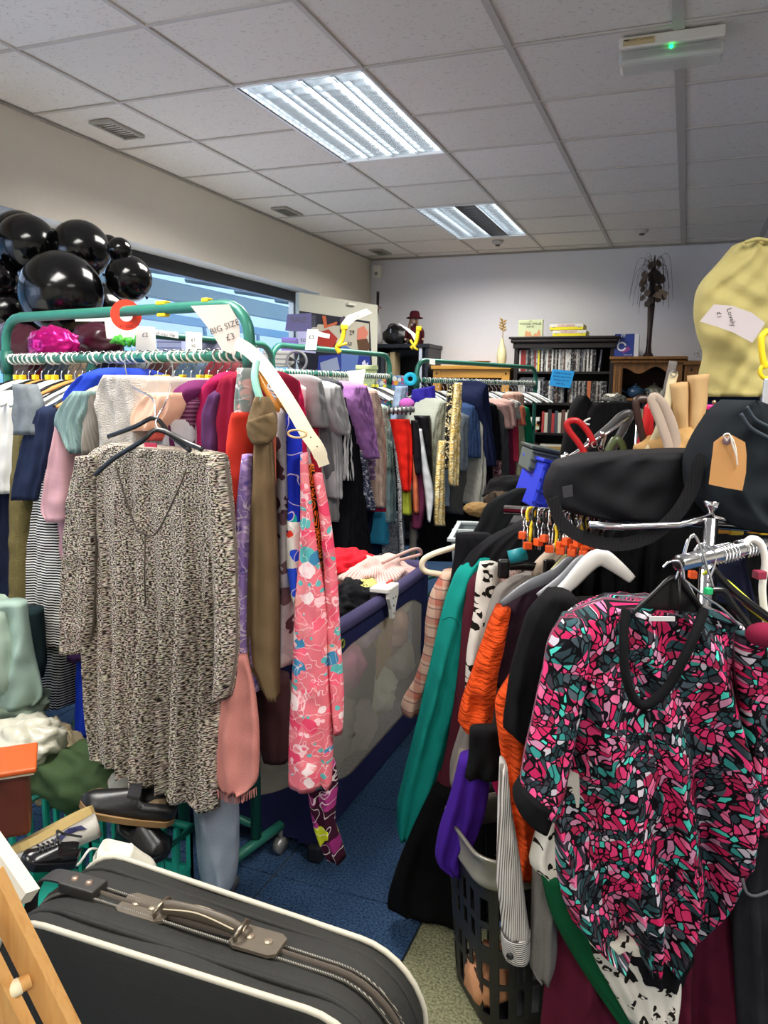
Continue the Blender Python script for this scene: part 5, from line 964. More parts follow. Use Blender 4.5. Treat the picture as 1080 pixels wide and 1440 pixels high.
# things standing on the furniture
def vase(c, prof, mat, lab, stems):
    e = empty('vase', c, lab, 'vase'); MB().lathe(prof, c, 24).build('body', mat, e, smooth=True); stems(e, np.array(c)); return e
def st1(e, c):
    m = MB(); L = MB()
    m.tube(smoothpath([c+np.array([0, 0, .2]), c+np.array([.004, 0, .3]), c+np.array([-.006, 0, .4])], 4), .004, 6).build('stem', solid('a08048', .7), e)
    for k in range(13):
        a = k*1.9; z = .31+.008*k; p = c+np.array([0, 0, z]); o_ = np.array([math.cos(a), math.sin(a)*.5, .5])*.04
        L.tube([p, p+o_*.5, p+o_], [.003, .011, .001], 6)
    L.build('dried_petals', solid('a98a4e', .8), e)
vase((-1.60, YF+.1, 1.736), [(.028, 0), (.038, .02), (.046, .08), (.04, .14), (.02, .2), (.016, .235), (.017, .24)], solid('d8d2a8', .35), 'slim cream vase with dried golden flowers on the sideboard', st1)
def st2(e, c):
    for k, (a, b) in enumerate(((0, .0), (.02, -.015), (-.012, .01))):
        MB().tube([c+np.array([0, 0, .25]), c+np.array([a*.5, 0, .36]), c+np.array([a, b, .50])], [.004, .006, .003], 6).build('stem', solid('2c2024', .7), e)
    MB().tube([c+np.array([0, 0, .38]), c+np.array([0, 0, .44]), c+np.array([.002, 0, .5])], [.006, .013, .005], 8).build('seed_head', solid('1c1618', .8), e); MB().box(c+np.array([.02, -.01, .345]), (.05, .006, .02)).build('bow', solid('a08078', .7), e)
vase((-2.84+.02, YF+.1, 1.936), [(.04, 0), (.055, .03), (.062, .09), (.045, .17), (.022, .25), (.02, .29)], solid('b9b6b4', .3), 'tall grey white bottle vase with dark stems in the corner', st2)
bg = empty('handbag', (-2.64, YF+.12, 1.936), 'black crinkled handbag on top of the corner unit', 'handbag')
sphere_cloth('body', None, None, solid('17161a', .35, 0, .6, .5, 40), (-2.64, YF+.12, 2.02), (.13, .07, .095), .12, 5, bg, None, 40)
MB().tube(smoothpath([(-2.70, YF+.06, 2.08), (-2.67, YF+.04, 2.115), (-2.62, YF+.04, 2.12), (-2.58, YF+.06, 2.08)], 5), .006, 6).build('handle', solid('17161a', .4), bg); MB().box((-2.66, YF+.04, 2.06), (.01, .01, .035)).build('clasp', solid('9a9a9a', .3, 1.), bg)
dl = empty('doll', (-2.44, YF+.12, 1.936), 'doll in a dark red hat and coat sitting on the corner unit', 'doll'); c = np.array((-2.44, YF+.12, 1.936)); MR = fab('4a1820', uv=False); SKN = solid('c09a88', .6)
MB().lathe([(.075, 0), (.08, .04), (.06, .12), (.035, .17), (.02, .185)], c, 18).build('coat', MR, dl, smooth=True)
MB().ball(c+np.array([-.01, -.005, .225]), .038, 16, (1, 1, 1.1)).ball(c+np.array([-.012, -.044, .222]), .006, 8).build('head', SKN, dl, smooth=True)
for s in (-1, 1):
    MB().tube(smoothpath([c+np.array([s*.03, 0, .16]), c+np.array([s*.075, -.02, .12]), c+np.array([s*.085, -.03, .06])], 4), [.018]*4+[.015]*3+[.013]*2, 8).build('sleeve', MR, dl, smooth=True); MB().ball(c+np.array([s*.087, -.032, .045]), .014, 8).build('hand', SKN, dl, smooth=True)
    MB().tube([c+np.array([s*.03, -.05, .025]), c+np.array([s*.035, -.11, .018])], .018, 8).ball(c+np.array([s*.036, -.12, .025]), .02, 8, (1, 1, 1.2)).build('boot', solid('2a1a18', .4), dl, smooth=True)
    MB().ball(c+np.array([-.01+s*.013, -.04, .232]), .004, 6).build('eye', solid('18181c', .3), dl)
MB().lathe([(.078, .24), (.08, .248), (.05, .256), (.046, .29), (.034, .31), (.001, .315)], c+np.array([-.01, 0, 0]), 20).build('hat', MR, dl, smooth=True); MB().tube(smoothpath([c+np.array([-.04, -.02, .24]), c+np.array([-.05, -.03, .18]), c+np.array([-.045, -.04, .12])], 4), .012, 6).tube(smoothpath([c+np.array([.02, -.03, .24]), c+np.array([.03, -.04, .18]), c+np.array([.025, -.05, .12])], 4), .012, 6).build('hair', solid('7a5c48', .8), dl)
tag(MB().lathe([(.05, 0), (.095, .03), (.115, .042), (.11, .043), (.09, .034), (.001, .008)], (-1.82, YF+.12, 1.736), 28).build('bowl', wood('a0703a', '7c5026', 3.), smooth=True), 'shallow wooden bowl on the pine sideboard', 'bowl')
tag(MB().b2((-2.15, YF+.02, 1.736), (-1.98, YF+.2, 1.743), .001).build('magazine', solid('cfc4a0', .6)), 'thin cream magazine lying on the sideboard', 'magazine')
gb = empty('game_box', (-1.335, YF+.05, 1.986), 'pale green board game box standing on the bookcase', 'board game'); GC = solid('b9c29a', .6)
MB().b2((-1.44, YF+.02, 1.986), (-1.225, YF+.06, 2.135), .001).build('box', GC, gb); INK = solid('26261e', .8)
text('THE', (-1.335, YF+.018, 2.122), (1, 0, 0), (0, 0, 1), .014, INK, gb); text('WICKED WILLIE', (-1.335, YF+.018, 2.10), (1, 0, 0), (0, 0, 1), .027, INK, gb); text('GAME', (-1.335, YF+.018, 2.075), (1, 0, 0), (0, 0, 1), .025, INK, gb)
MB().prism([(-1.38+.14*t, YF+.019, 1.99+.03+.02*math.sin(9*t)+.012*math.sin(23*t)) for t in np.linspace(0, 1, 16)]+[(-1.24, YF+.019, 1.99), (-1.38, YF+.019, 1.99)], (0, 1, 0), .001).build('orange_print', solid('c08c60', .7), gb)
for k, (x, z, l) in enumerate(((-1.13, 1.986, 'lower of two yellow puzzle boxes on the bookcase'), (-1.155, 2.040, 'upper of two yellow puzzle boxes on the bookcase'))):
    b = empty('puzzle_box', (x+.14, YF+.1, z), l, 'puzzle box'); MB().b2((x, YF-.02, z), (x+.285, YF+.22, z+.05), .002).build('tray', solid('e2d21e', .5), b); MB().b2((x-.001, YF-.022, z+.026), (x+.286, YF-.0195, z+.0505)).build('label_band', solid('d8d4c8', .5), b)
    text('SUPER JIGSAW', (x+.14, YF-.023, z+.037), (1, 0, 0), (0, 0, 1), .022, solid('c03c28', .6), b); MB().ball((x+.03, YF-.02, z+.028), .012, 10, (1, .1, 1)).ball((x+.25, YF-.02, z+.028), .012, 10, (1, .1, 1)).build('roundel', solid('a8a070', .6), b)
bb = empty('board_game', (-.52, YF+.05, 1.811), 'royal blue box with a white ring emblem on the pine dresser', 'board game'); MB().b2((-.605, YF-.0, 1.811), (-.445, YF+.06, 2.0), .002).build('box', solid('223a8c', .5), bb); MB().b2((-.443, YF+.0, 1.811), (-.405, YF+.07, 2.0), .002).build('box_side', solid('dcdce0', .5), bb)
WQ = solid('e4e4ea', .5); MB().tube([(-.545+.033*math.cos(a), YF-.001, 1.895+.033*math.sin(a)) for a in np.linspace(.2, 6.0, 24)], .0075, 6, flat=.3, up=(0, 1, 0)).build('ring_emblem', WQ, bb); MB().prism([(-.59, YF-.002, 1.945), (-.575, YF-.002, 1.925), (-.56, YF-.002, 1.94), (-.565, YF-.002, 1.955), (-.585, YF-.002, 1.958)], (0, 1, 0), .002).build('gem_emblem', WQ, bb)
MB().prism([(-.53, YF-.002, 1.84), (-.47, YF-.002, 1.87), (-.50, YF-.002, 1.90), (-.505, YF-.002, 1.885), (-.545, YF-.002, 1.855)], (0, 1, 0), .001).build('pink_flash', solid('9a3a8c', .5), bb); text('FF', (-.535, YF-.003, 1.982), (1, 0, 0), (0, 0, 1), .04, WQ, bb); text('BRIDAL GAME', (-.49, YF-.003, 1.825), (1, 0, 0), (0, 0, 1), .011, WQ, bb)
dv = empty('vase', (-.33, YF+.1, 1.811), 'tall dark trumpet vase holding a dried leaf and twig arrangement', 'vase'); c = np.array((-.33, YF+.1, 1.811))
MB().lathe([(.048, 0), (.045, .01), (.026, .04), (.02, .1), (.022, .25), (.03, .42), (.034, .425)], c, 20).build('body', solid('3c2a26', .3), dv, smooth=True)
DLF = solid('4a4038', .8); R5 = np.random.default_rng(3)
for k in range(26):
    a = R5.uniform(0, 6.28); h_ = R5.uniform(.42, .78); r_ = R5.uniform(.03, .12)*(1.15-.5*(h_-.42)/.36); p = c+np.array([r_*math.cos(a), r_*.5*math.sin(a), h_]); s = R5.uniform(.022, .038)
    nn_ = np.array([math.cos(a)*.6, -.8, .3]); nn_ /= np.linalg.norm(nn_); t1 = np.cross(nn_, [0, 0, 1]); t1 /= np.linalg.norm(t1); t2 = np.cross(t1, nn_)
    lf = MB(); lf.prism([p+t1*s*math.cos(b)+t2*s*1.15*math.sin(b) for b in np.linspace(0, 2*PI, 11)[:-1]], nn_, .002).tube([c+np.array([0, 0, .42]), (c+np.array([0, 0, .42])+p)/2+np.array([0, 0, .03]), p], .0018, 4)
    lf.build('dried_leaf', solid(['4a4038', '5c4c46', '3a322c', '6c6058'][k % 4], .8), dv)
tw_ = MB()
for k in range(30):
    a = R5.uniform(0, 6.28); r_ = R5.uniform(.08, .2); h_ = R5.uniform(.72, .86); tw_.tube(smoothpath([c+np.array([0, 0, .44]), c+np.array([r_*.15*math.cos(a), 0, h_-.05]), c+np.array([r_*.7*math.cos(a), r_*.4*math.sin(a), h_]), c+np.array([r_*math.cos(a), r_*.5*math.sin(a), h_-R5.uniform(.15, .4)])], 5), .0012, 4)
tw_.build('curly_twigs', solid('3a302a', .8), dv, kind='stuff'); MB().tube([c+np.array([0, 0, .42]), c+np.array([0, 0, .65]), c+np.array([.005, 0, .84])], [.03, .022, .004], 10).build('dark_centre', solid('1c1614', .9), dv)
MB().prism([c+np.array(q_) for q_ in ((.0, -.03, .5), (.11, -.03, .47), (.13, -.03, .53), (.06, -.03, .56))], (0, 1, 0), .01).build('pale_pod', solid('8a7866', .8), dv)
ff = MB(); c = np.array((.16, YF+.02, 1.80)); 
for k in range(70):
    a = R5.uniform(0, 6.28); p = c+np.array([R5.uniform(-.10, .12), R5.uniform(-.04, .06), R5.uniform(0, .10)]); q_ = p+R5.normal(0, .025, 3); ff.tube([p, (p+q_)/2+R5.normal(0, .01, 3), q_], .004, 5)
tag(ff.build('fluffy_toy', fab('c8c4bc', uv=False)), 'white fluffy ribbon heap on the second pine cabinet', 'ribbon')
# ================================================================== DISPLAY BOARD WITH POSTER, WINDOW SIDE CLUTTER
PD1 = PL(-2.95, 5.83, -2.59, 6.61); nb = PD1.n3
db = empty('display_board', ((-2.95-2.59)/2, 6.2, 0), 'white display board standing between window and corner, covered with a poster', 'display board')
a = np.array([-2.95, 5.83, 0]); b = np.array([-2.585, 6.62, 0]); zz = np.array([0, 0, 1.])
MB().prism([a, b, b+zz*2.24, a+zz*2.27], nb, .05).build('panel', solid('c2c2b4', .6), db)
h_ = lambda x, y: PD1.hit(x, y, -.004)
ps = MB().prism([h_(421, 437), h_(520, 452), h_(524, 528), h_(421, 528)], nb, .003).build('poster', solid('16182a', .4), db)
P2 = lambda pts, c, off=-.0055: MB().prism([PD1.hit(x, y, off) for x, y in pts], nb, .0012).build('poster_shape', solid(c, .4), ps)
P2([(421, 482), (430, 465), (448, 456), (476, 458), (500, 452), (519, 455), (519, 510), (500, 495), (470, 480), (440, 478), (421, 484)], 'b9b4a4'); P2([(444, 479), (452, 466), (462, 463), (475, 476), (468, 490), (450, 489)], 'a8342c', -.007)
P2([(453, 444), (458, 444), (460, 457), (474, 452), (474, 456), (456, 462)], 'c0603a', -.007); P2([(478, 448), (484, 444), (489, 452), (486, 470), (478, 468)], '4c4458', -.007)
P2([(503, 462), (512, 458), (518, 468), (514, 478), (502, 478)], 'c87a68', -.0075); P2([(502, 478), (516, 476), (521, 488), (514, 498), (504, 492)], '5a4030', -.008); P2([(448, 500), (520, 496), (522, 526), (446, 526)], '2c3a8c', -.0065); P2([(480, 482), (505, 498), (500, 526), (480, 526)], '5a74b0', -.007); P2([(450, 510), (474, 502), (478, 520), (452, 524)], '8c98b4', -.0075)
P2([(509, 510), (513, 506), (515, 512), (518, 509), (517, 518), (511, 520)], 'c8cce0', -.0075); P2([(431, 441), (446, 443), (446, 460), (431, 459)], '23263a', -.0065)
rr = PD1.hit(520, 460)-PD1.hit(421, 460); tm = solid('8f93a8', .6)
for k in range(6): text('mixed goods', PD1.hit(438, 445+3*k, -.008), rr, (0, 0, 1), .016, tm, ps)
text('29', PD1.hit(495, 468, -.009), rr, (0, 0, 1), .06, solid('2a2620', .6), ps); text('50', PD1.hit(492, 484, -.009), rr, (0, 0, 1), .05, solid('2a2620', .6), ps)
MB().box(PD1.hit(494, 428, -.012), (.03, .09, .02), rotz(math.atan2(nb[1], nb[0])), .004).build('wall_switch', solid('dedccf', .5), db)
def card(z, pts, lab, c='ddd8d0', txt=(), th=.0012, name='price_card', cat='card', curve=0):
    P = FP(z); q = [P.hit(x, y) for x, y in pts]; e = empty(name, sum(q)/len(q), lab, cat); MB().prism(q, P.n3, th).build('card', solid(c, .75), e)
    for s, x, y, sz, rot in txt:
        a_ = math.radians(rot); r3 = np.array([R2[0], R2[1], 0]); text(s, P.hit(x, y)-P.n3*.001, r3*math.cos(a_)+zz*math.sin(a_), -r3*math.sin(a_)+zz*math.cos(a_), sz, solid('5c5a58', .9), e)
    return e
card(2.9, [(104, 443), (188, 437), (196, 476), (150, 476), (147, 452), (106, 452)], 'blank white card hooked over the near hoop beside the red ring')
card(2.28, [(268, 430), (322, 428), (336, 452), (338, 478), (330, 500), (312, 492), (298, 468)], 'large curved white size card lettered BIG SIZE at the hoop corner', 'd6cfc6', [('BIG SIZE', 316, 460, .024, 20), ('£3', 324, 474, .026, 14)])
card(2.6, [(192, 458), (218, 460), (220, 490), (232, 500), (190, 500)], 'white shaped card behind the tape wound rail', 'd8d6d0', [('£2', 204, 471, .02, 0)])
card(2.7, [(214, 463), (251, 467), (251, 476), (215, 470)], 'narrow white price strip above the blue boxes', 'dcdad8', [('all tops 50p', 233, 470, .014, -7)])
card(2.65, [(261, 466), (284, 468), (284, 494), (261, 494)], 'small upright white price card behind the rail', 'dddcd6', [('£1', 272, 478, .016, 0), ('50', 272, 486, .014, 0)])
rg = empty('size_ring', at(192, 428, 2.4), 'red plastic size ring marked SIZE 14 on the near hoop', 'size ring'); RD = solid('ea3a24', .35); c = np.array([0., 0, 0]); A_ = np.array([*RA[0], 0]); B_ = np.array([*RA[1], 0]); t_ = .555; c = A_+(B_-A_)*t_+zz*(ZT-.012); dr_ = (B_-A_)/np.linalg.norm(B_-A_)
V = []; F = []; n_ = 30; vw = -(FP(2.4).n3*.85)+dr_*.35; vw /= np.linalg.norm(vw); e1 = np.cross(vw, zz); e1 /= np.linalg.norm(e1); e2 = np.cross(e1, vw)
for k in range(n_):
    a = 2*PI*k/n_
    for r_, h2 in ((.02, 0), (.047, 0), (.047, .003), (.02, .003)): V.append(c+e1*r_*math.cos(a)+e2*r_*math.sin(a)+vw*h2)
for k in range(n_):
    for j in range(4): F.append((4*k+j, 4*k+(j+1) % 4, 4*((k+1) % n_)+(j+1) % 4, 4*((k+1) % n_)+j))
MB().add(V, F).build('ring', RD, rg); text('SIZE 14', c-e2*.034+vw*.0045, e1, -e2, .013, solid('5a1410', .7), rg)
rt = A_+(B_-A_)*.69+zz*ZT
for k, (t_, lab) in enumerate(((.70, 'yellow clip on the near hoop beside the red ring'), (.86, 'yellow clip tip at the hoop corner above the size card'))):
    p = A_+(B_-A_)*t_+zz*ZT; tag(MB().box(p+zz*.017, (.04-.015*k, .026, .012), rotz(-.18), .003).box(p-zz*.018, (.034-.015*k, .024, .01), rotz(-.18), .003).build('yellow_clip', YEL), lab, 'clip')
# cream size divider band curling in front of the rack end, orange wooden hanger bundle
bd_ = [(331, 482, 2.05), (350, 493, 2.0), (372, 515, 1.95), (395, 548, 1.9), (415, 580, 1.87), (432, 610, 1.85), (446, 630, 1.84), (456, 655, 1.84)]
P = smoothpath([at(*q) for q in bd_], 5); tg = np.gradient(np.array(P), axis=0); R3_ = np.array([R2[0], R2[1], 0]); wv = []
for i, t in enumerate(tg):
    t = t/np.linalg.norm(t); w_ = np.cross(t, np.array([F2[0], F2[1], 0])); w_ /= np.linalg.norm(w_); wv.append(w_*.0165*(1 if i < len(tg)-3 else .8))
be = empty('hanging_band', P[0], 'long cream plastic band curling down past the blue kaftan', 'band'); MB().strip(P, wv, .002, (F2[0], F2[1], 0)).build('band', CREAMP, be)
MB().tube([at(418, 610, 1.83)+np.array([.024*math.cos(a), 0, .009*math.sin(a)]) for a in np.linspace(0, 6.28, 16)[:-1]], .0028, 6, True).build('rubber_band', solid('d9b27c', .5), be); 
for x, y in ((446, 628), (437, 615)): MB().ball(at(x, y, 1.825), .002, 6).build('hole', solid('3a3630', .8), be)
wh = empty('wooden_hanger', at(380, 540, 1.95), 'orange varnished wooden hanger pair tied with pink cord at the rack end', 'hanger'); OW = solid('c8802a', .3, 0, .5, .1, 30, .2)
MB().tube(smoothpath([at(360, 517, 2.0), at(370, 540, 1.97), at(386, 566, 1.94), at(398, 582, 1.93)], 5), .011, 10, flat=.6).build('arm', OW, wh, smooth=True); MB().tube(smoothpath([at(367, 520, 1.98), at(382, 545, 1.95), at(398, 570, 1.92), at(408, 575, 1.92)], 5), .009, 10, flat=.6).build('arm', OW, wh, smooth=True)
for k in range(6): p = at(383+3*k, 543+5*k, 1.93); MB().tube([p+np.array([.012*math.cos(a), 0, .009*math.sin(a)]) for a in np.linspace(0, 6.28, 10)[:-1]], .0026, 5, True).build('cord', solid('e0b8b4' if k % 2 else 'd8e0f0', .7), wh)
# balloons
BL = solid('050506', .16, 0, .45)
bl = [((38, 344), 37, 2.95, 'round black balloon at the upper window side of the cluster'), ((28, 338), 36, 3.2, 'black balloon half hidden behind the upper one'), ((113, 352), 37, 3.0, 'round black balloon in the middle of the top row'), ((86, 412), 52, 2.75, 'largest black balloon at the front of the cluster'), ((181, 392), 29, 2.85, 'black balloon nearest the red size ring'), ((168, 351), 15, 2.85, 'smallest black balloon perched beside the window frame'), ((152, 346), 14, 3.1, 'small black balloon tucked behind the smallest one'), ((-4, 392), 26, 2.9, 'black balloon cut by the picture edge below the upper one'), ((-6, 350), 20, 3.1, 'black balloon at the extreme edge beside the window glass'), ((6, 440), 34, 2.95, 'low black balloon above the hoop corner'), ((134, 440), 40, 3.05, 'black balloon deep inside the cluster above the hoop'), ((30, 462), 42, 3.0, 'low black balloon below the hoop by the magenta bag')]
for (x, y), r_, z, l in bl:
    z *= 1.2; c = at(x, y, z); R_ = 1.07*r_/FPX*z; e = empty('balloon', c, l, 'balloon', 'balloon cluster'); dn = np.array([rng.uniform(-.4, .4), .6, -.5]); dn /= np.linalg.norm(dn)
    MB().ball((0, 0, 0), R_, 36, (1, 1, 1)).build('skin', BL, None, smooth=True); o = bpy.context.scene.objects[-1] if False else COL.objects[-1]
    o.parent = e; o.location = (0, 0, 0); o.data.transform(Matrix.Translation((0, 0, 0)));
    o.data.transform(Matrix.Translation((0, 0, -R_)))
    MB().tube([c+dn*R_*.98, c+dn*(R_+.01), c+dn*(R_+.018)], [.004, .003, .008], 8).build('knot', BL, e)
# items on the far side of the nearest rack
def lump(name, lab, cat, mat, px, py, z, rx, ry, rz_, am=.15, sd=1): return sphere_cloth(name, lab, cat, mat, at(px, py, z), (rx, ry, rz_), am, sd, n=52)
lump('party_bag', 'shiny magenta sequin bag behind the tape wound rail', 'bag', solid('c8147c', .25, .6, .5, .8, 60), 75, 486, 2.9, .10, .06, .065, .2, 3)
lump('handbag', 'dark maroon satin bag beside the magenta one', 'bag', solid('3a1020', .3, 0, .5, .3, 10), 135, 482, 3.05, .11, .07, .07, .2, 9)
lump('leather_bag', 'plum brown leather bag under the low balloon', 'bag', solid('3c1420', .3), 26, 492, 3.15, .14, .08, .10, .15, 11)
gf = MB()
for k in range(7): a = k*.8; p = at(182+4*math.cos(a)*2, 482+3*math.sin(a)*2, 2.75); gf.tube([p, p+np.array([.03*math.cos(a), 0, .012+.02*math.sin(a)]), p+np.array([.06*math.cos(a), 0, .02*math.sin(a)])], [.006, .014, .002], 8)
tag(gf.build('artificial_leaves', solid('3c9a2c', .5), smooth=True), 'bright green artificial leaves behind the white cards', 'leaves')
ws = empty('window_shelf', (-2.75, 3.6, 0), 'long white shelf table under the window carrying bags and boxes', 'table')
MB().b2((X0+.11, 1.4, 1.36), (X0+.62, 5.4, 1.385), .004).build('shelf_top', WHITEP, ws)
for y in (1.5, 3.4, 5.3): MB().b2((X0+.12, y, 0), (X0+.60, y+.03, 1.36), .003).build('leg_panel', WHITEP, ws)
for k, (x, y, w_, h_, z, c, l) in enumerate(((243, 490, 34, 26, 3.6, 'a9b4dc', 'lilac blue folded linen stack behind the white cards'), (300, 492, 30, 24, 3.7, '9a9cb4', 'grey lilac storage box behind the large size card'), (392, 505, 40, 22, 4.9, 'a3a29c', 'grey wire mesh tray on the window shelf'), (350, 500, 26, 26, 4.6, 'c4c6da', 'pale lilac carton on the window shelf'), (408, 488, 20, 24, 5.0, '6b5aa6', 'purple and pink printed carton on the window shelf'))):
    c_ = at(x, y, z); s_ = z/FPX; e = empty('box', c_, l, 'box'); MB().box(c_, (w_*s_, .12, h_*s_), rotz(YAW), .004).build('carton', solid(c, .6), e)
    for q in range(3): MB().box(c_-np.array([F2[0], F2[1], 0])*.061+zz*(h_*s_*(-.3+.3*q)), (w_*s_*.98, .002, .004), rotz(YAW)).build('fold_line', solid('7d86b4' if k < 2 else '6d6f78', .7), e)
fn = empty('desk_fan', at(417, 508, 4.8), 'small dark desk fan on the window shelf', 'fan'); c = at(417, 508, 4.8); n3 = FP(4).n3
MB().tube([c+R3_*.06*math.cos(a)+zz*.06*math.sin(a) for a in np.linspace(0, 6.28, 22)[:-1]], .008, 6, True).build('cage', solid('77777c', .4), fn)
for k in range(5): a = k*1.257; MB().prism([c, c+R3_*.05*math.cos(a)+zz*.05*math.sin(a), c+R3_*.05*math.cos(a+.6)+zz*.05*math.sin(a+.6)], n3, .004).build('blade', solid('17171a', .4), fn)
MB().tube([c-zz*.06, c-zz*.11], .008).box(c-zz*.115, (.08, .06, .012), rotz(YAW)).build('stand', solid('55555a', .4), fn)
# tags and clips on the rack by the window
card(4.3, [(432, 463), (448, 463), (445, 492), (429, 492)], 'white hanging price card on the green hoop by the poster', 'dcdce0', [('£3', 438, 474, .03, 0)]); card(4.32, [(447, 466), (464, 470), (463, 476), (447, 473)], 'tiny white card beside the hanging price card', 'e0e0e2')
card(4.6, [(480, 455), (488, 444), (515, 434), (523, 440), (500, 450), (486, 462)], 'white curled size strip held by a yellow clip before the poster', 'e2ded2', [('SIZE 12', 504, 445, .022, 22)]); card(4.9, [(488, 522), (514, 519), (510, 545), (494, 545)], 'blank white sheet above the lilac cable jumper', 'e4e0da')
tag(MB().tube(smoothpath([at(484, 462, 4.6), at(481, 478, 4.6), at(474, 488, 4.58), at(478, 496, 4.58)], 4), .014, 8).box(at(484, 460, 4.6), (.04, .03, .03), rotz(YAW), .004).tube([at(474, 487, 4.57), at(488, 483, 4.57)], .008, 6).build('yellow_clip', YEL, smooth=True), 'long yellow peg clip on the hoop before the poster', 'clip')
tag(MB().tube(smoothpath([at(588, 465, 5.25), at(585, 482, 5.25), at(578, 490, 5.25)], 4), .014, 8).box(at(589, 462, 5.25), (.035, .03, .03), rotz(YAW), .004).tube([at(577, 478, 5.2), at(584, 490, 5.2), at(588, 492, 5.2)], .008, 6).build('yellow_clip', YEL, smooth=True), 'yellow peg clip on the hoop before the corner unit', 'clip')
card(5.25, [(559, 454), (575, 462), (585, 470), (588, 480), (584, 481), (578, 470)], 'white curled strip held by the clip before the corner unit', 'e6e6e6'); card(5.3, [(604, 505), (612, 506), (612, 513), (604, 512)], 'tiny white card on the hoop before the sideboard', 'e0e2d8')
rg2 = empty('size_ring', at(577, 533, 5.2), 'cyan plastic size ring at the near end of the sideboard rack', 'size ring'); c = at(577, 533, 5.2)
MB().tube([c+R3_*.03*math.cos(a)+zz*.03*math.sin(a) for a in np.linspace(0, 6.28, 24)[:-1]], .014, 8, True, .4, n3).build('ring', solid('18a4c4', .35), rg2); tag(MB().ball(at(572, 568, 4.8), .045, 14, (1.1, .6, .8)).build('scrunchie', fab('b05aa8', uv=False), smooth=True), 'mauve scrunchie on the low rail end', 'scrunchie')
lb = empty('plastic_box', at(515, 530, 5.4), 'pale lime plastic box behind the lilac cable jumper', 'box'); MB().box(at(516, 533, 5.4), (.13, .12, .14), rotz(YAW), .008).build('tub', solid('b9c98c', .5), lb); MB().box(at(516, 517, 5.4), (.15, .14, .03), rotz(YAW), .006).build('lid', solid('c8d6a0', .5), lb)
# printed cartons on the sill beside the board
card(5.6, [(404, 442), (438, 440), (438, 468), (401, 465)], 'lilac printed flyer stuck on the window before the board', '5f5c86', [('SALE', 420, 450, .05, 0)]); card(5.55, [(418, 466), (444, 466), (444, 497), (418, 494)], 'pale lilac flyer below the darker one on the window', 'aaa8cc', [('toys', 431, 478, .05, 0)])
tag(MB().box(at(548, 556, 5.7), (.26, .05, .28), rotz(YAW), .004).build('jigsaw_box', fab('6a88b8', 'bloom', pal=['6a88b8', 'e0a040', 'c84a6a', '8aa8d0', 'd8d8d0'], uv=False)), 'brightly printed box under the corner unit shelf', 'box')
# ================================================================== MIDDLE FLOOR: CRATE, STORAGE BIN
bn_ = empty('storage_bin', at(690, 742, 3.9), 'translucent storage bin with shoes and a brown hat beside the black cloth', 'storage bin'); c = at(692, 745, 3.9); c[2] = 0; M_ = rotz(YAW*.5)
V = []; 
def tub(c, w_, d_, h0, h1, mat, par, M_, tp=.9, t=.006):
    m = MB()
    for sx, sy, a in ((1, 0, d_), (-1, 0, d_), (0, 1, w_), (0, -1, w_)):
        ct = np.array([sx*w_/2, sy*d_/2, h1]); cb = np.array([sx*w_/2*tp, sy*d_/2*tp, h0]); tdir = np.array([-sy, sx, 0.])
        q = [cb-tdir*a/2*tp, cb+tdir*a/2*tp, ct+tdir*a/2, ct-tdir*a/2]; m.prism([c+M_ @ x for x in q], -(M_ @ np.array([sx, sy, 0.])), t)
    m.box(c+np.array([0, 0, h0+.004]), (w_*tp, d_*tp, .008), M_); return m.build('tub_wall', mat, par)
tub(c, .36, .5, .55, .80, glassm('b4c0c4', .6, .3), bn_, M_)
MB().box(c+np.array([0, 0, .80]), (.40, .03, .02), M_).build('rim_back', glassm('c8d2d4', .8, .3), bn_, ) ; m = MB()
for sx, sy in ((0, .25), (0, -.25)): m.box(c+M_ @ np.array([0, sy, .803]), (.4, .025, .018), M_, .004)
for sx in (-.185, .185): m.box(c+M_ @ np.array([sx, 0, .803]), (.025, .5, .018), M_, .004)
m.build('rim', solid('b8c2c4', .4), bn_)
tag(MB().box(c+np.array([0, 0, .275]), (.5, .6, .55), M_, .01).build('low_box', solid('1a1a1e', .7)), 'black box carrying the storage bin', 'box')
lump('fur_hat', 'brown fur trimmed hat on top of the storage bin', 'hat', fab('5c4c3c', 'fuzzy'), 702, 705, 3.9, .07, .07, .05, .25, 31); lump('boot', 'dark brown suede boot standing in the storage bin', 'boot', fab('3a3028', 'fuzzy'), 692, 718, 3.85, .04, .06, .09, .15, 33); lump('slipper', 'tan slipper lying at the edge of the storage bin', 'slipper', fab('8c7048'), 672, 716, 3.8, .07, .05, .035, .15, 35); lump('brown_bag', 'black soft bags heaped behind the storage bin', 'bag', fab('101012'), 725, 700, 4.2, .16, .12, .12, .25, 37)
tag(MB().b2((-.78, 3.45, 0), (-.42, 3.85, .93), .01).build('low_box', solid('141418', .7)), 'black box stack under the blue crate', 'box')
rs_ = empty('black_rail', at(860, 560, 3.25)*np.array([1, 1, 0]), 'black clothes rail behind the heaped handbags', 'clothes rail'); q0, q1 = at(812, 562, 3.22), at(905, 566, 3.22); MB().tube([q0*np.array([1, 1, 0]), q0, q1, q1*np.array([1, 1, 0])], .012, 10).build('rail_frame', solid('0f0f12', .4), rs_, smooth=True)
ct_ = empty('plastic_crate', at(770, 690, 3.5), 'royal blue plastic crate tilted against the bookcase side', 'crate'); BC = solid('2c40d0', .45); c = at(772, 684, 3.5); M_ = rotz(YAW+.1) @ np.array([[math.cos(.28), 0, math.sin(.28)], [0, 1, 0], [-math.sin(.28), 0, math.cos(.28)]])
MB().box(c, (.20, .3, .20), M_, .006).build('crate_body', BC, ct_)
for k in range(4): MB().box(c+M_ @ np.array([0, -.155, -.075+.05*k]), (.21, .012, .008), M_).build('rib', BC, ct_)
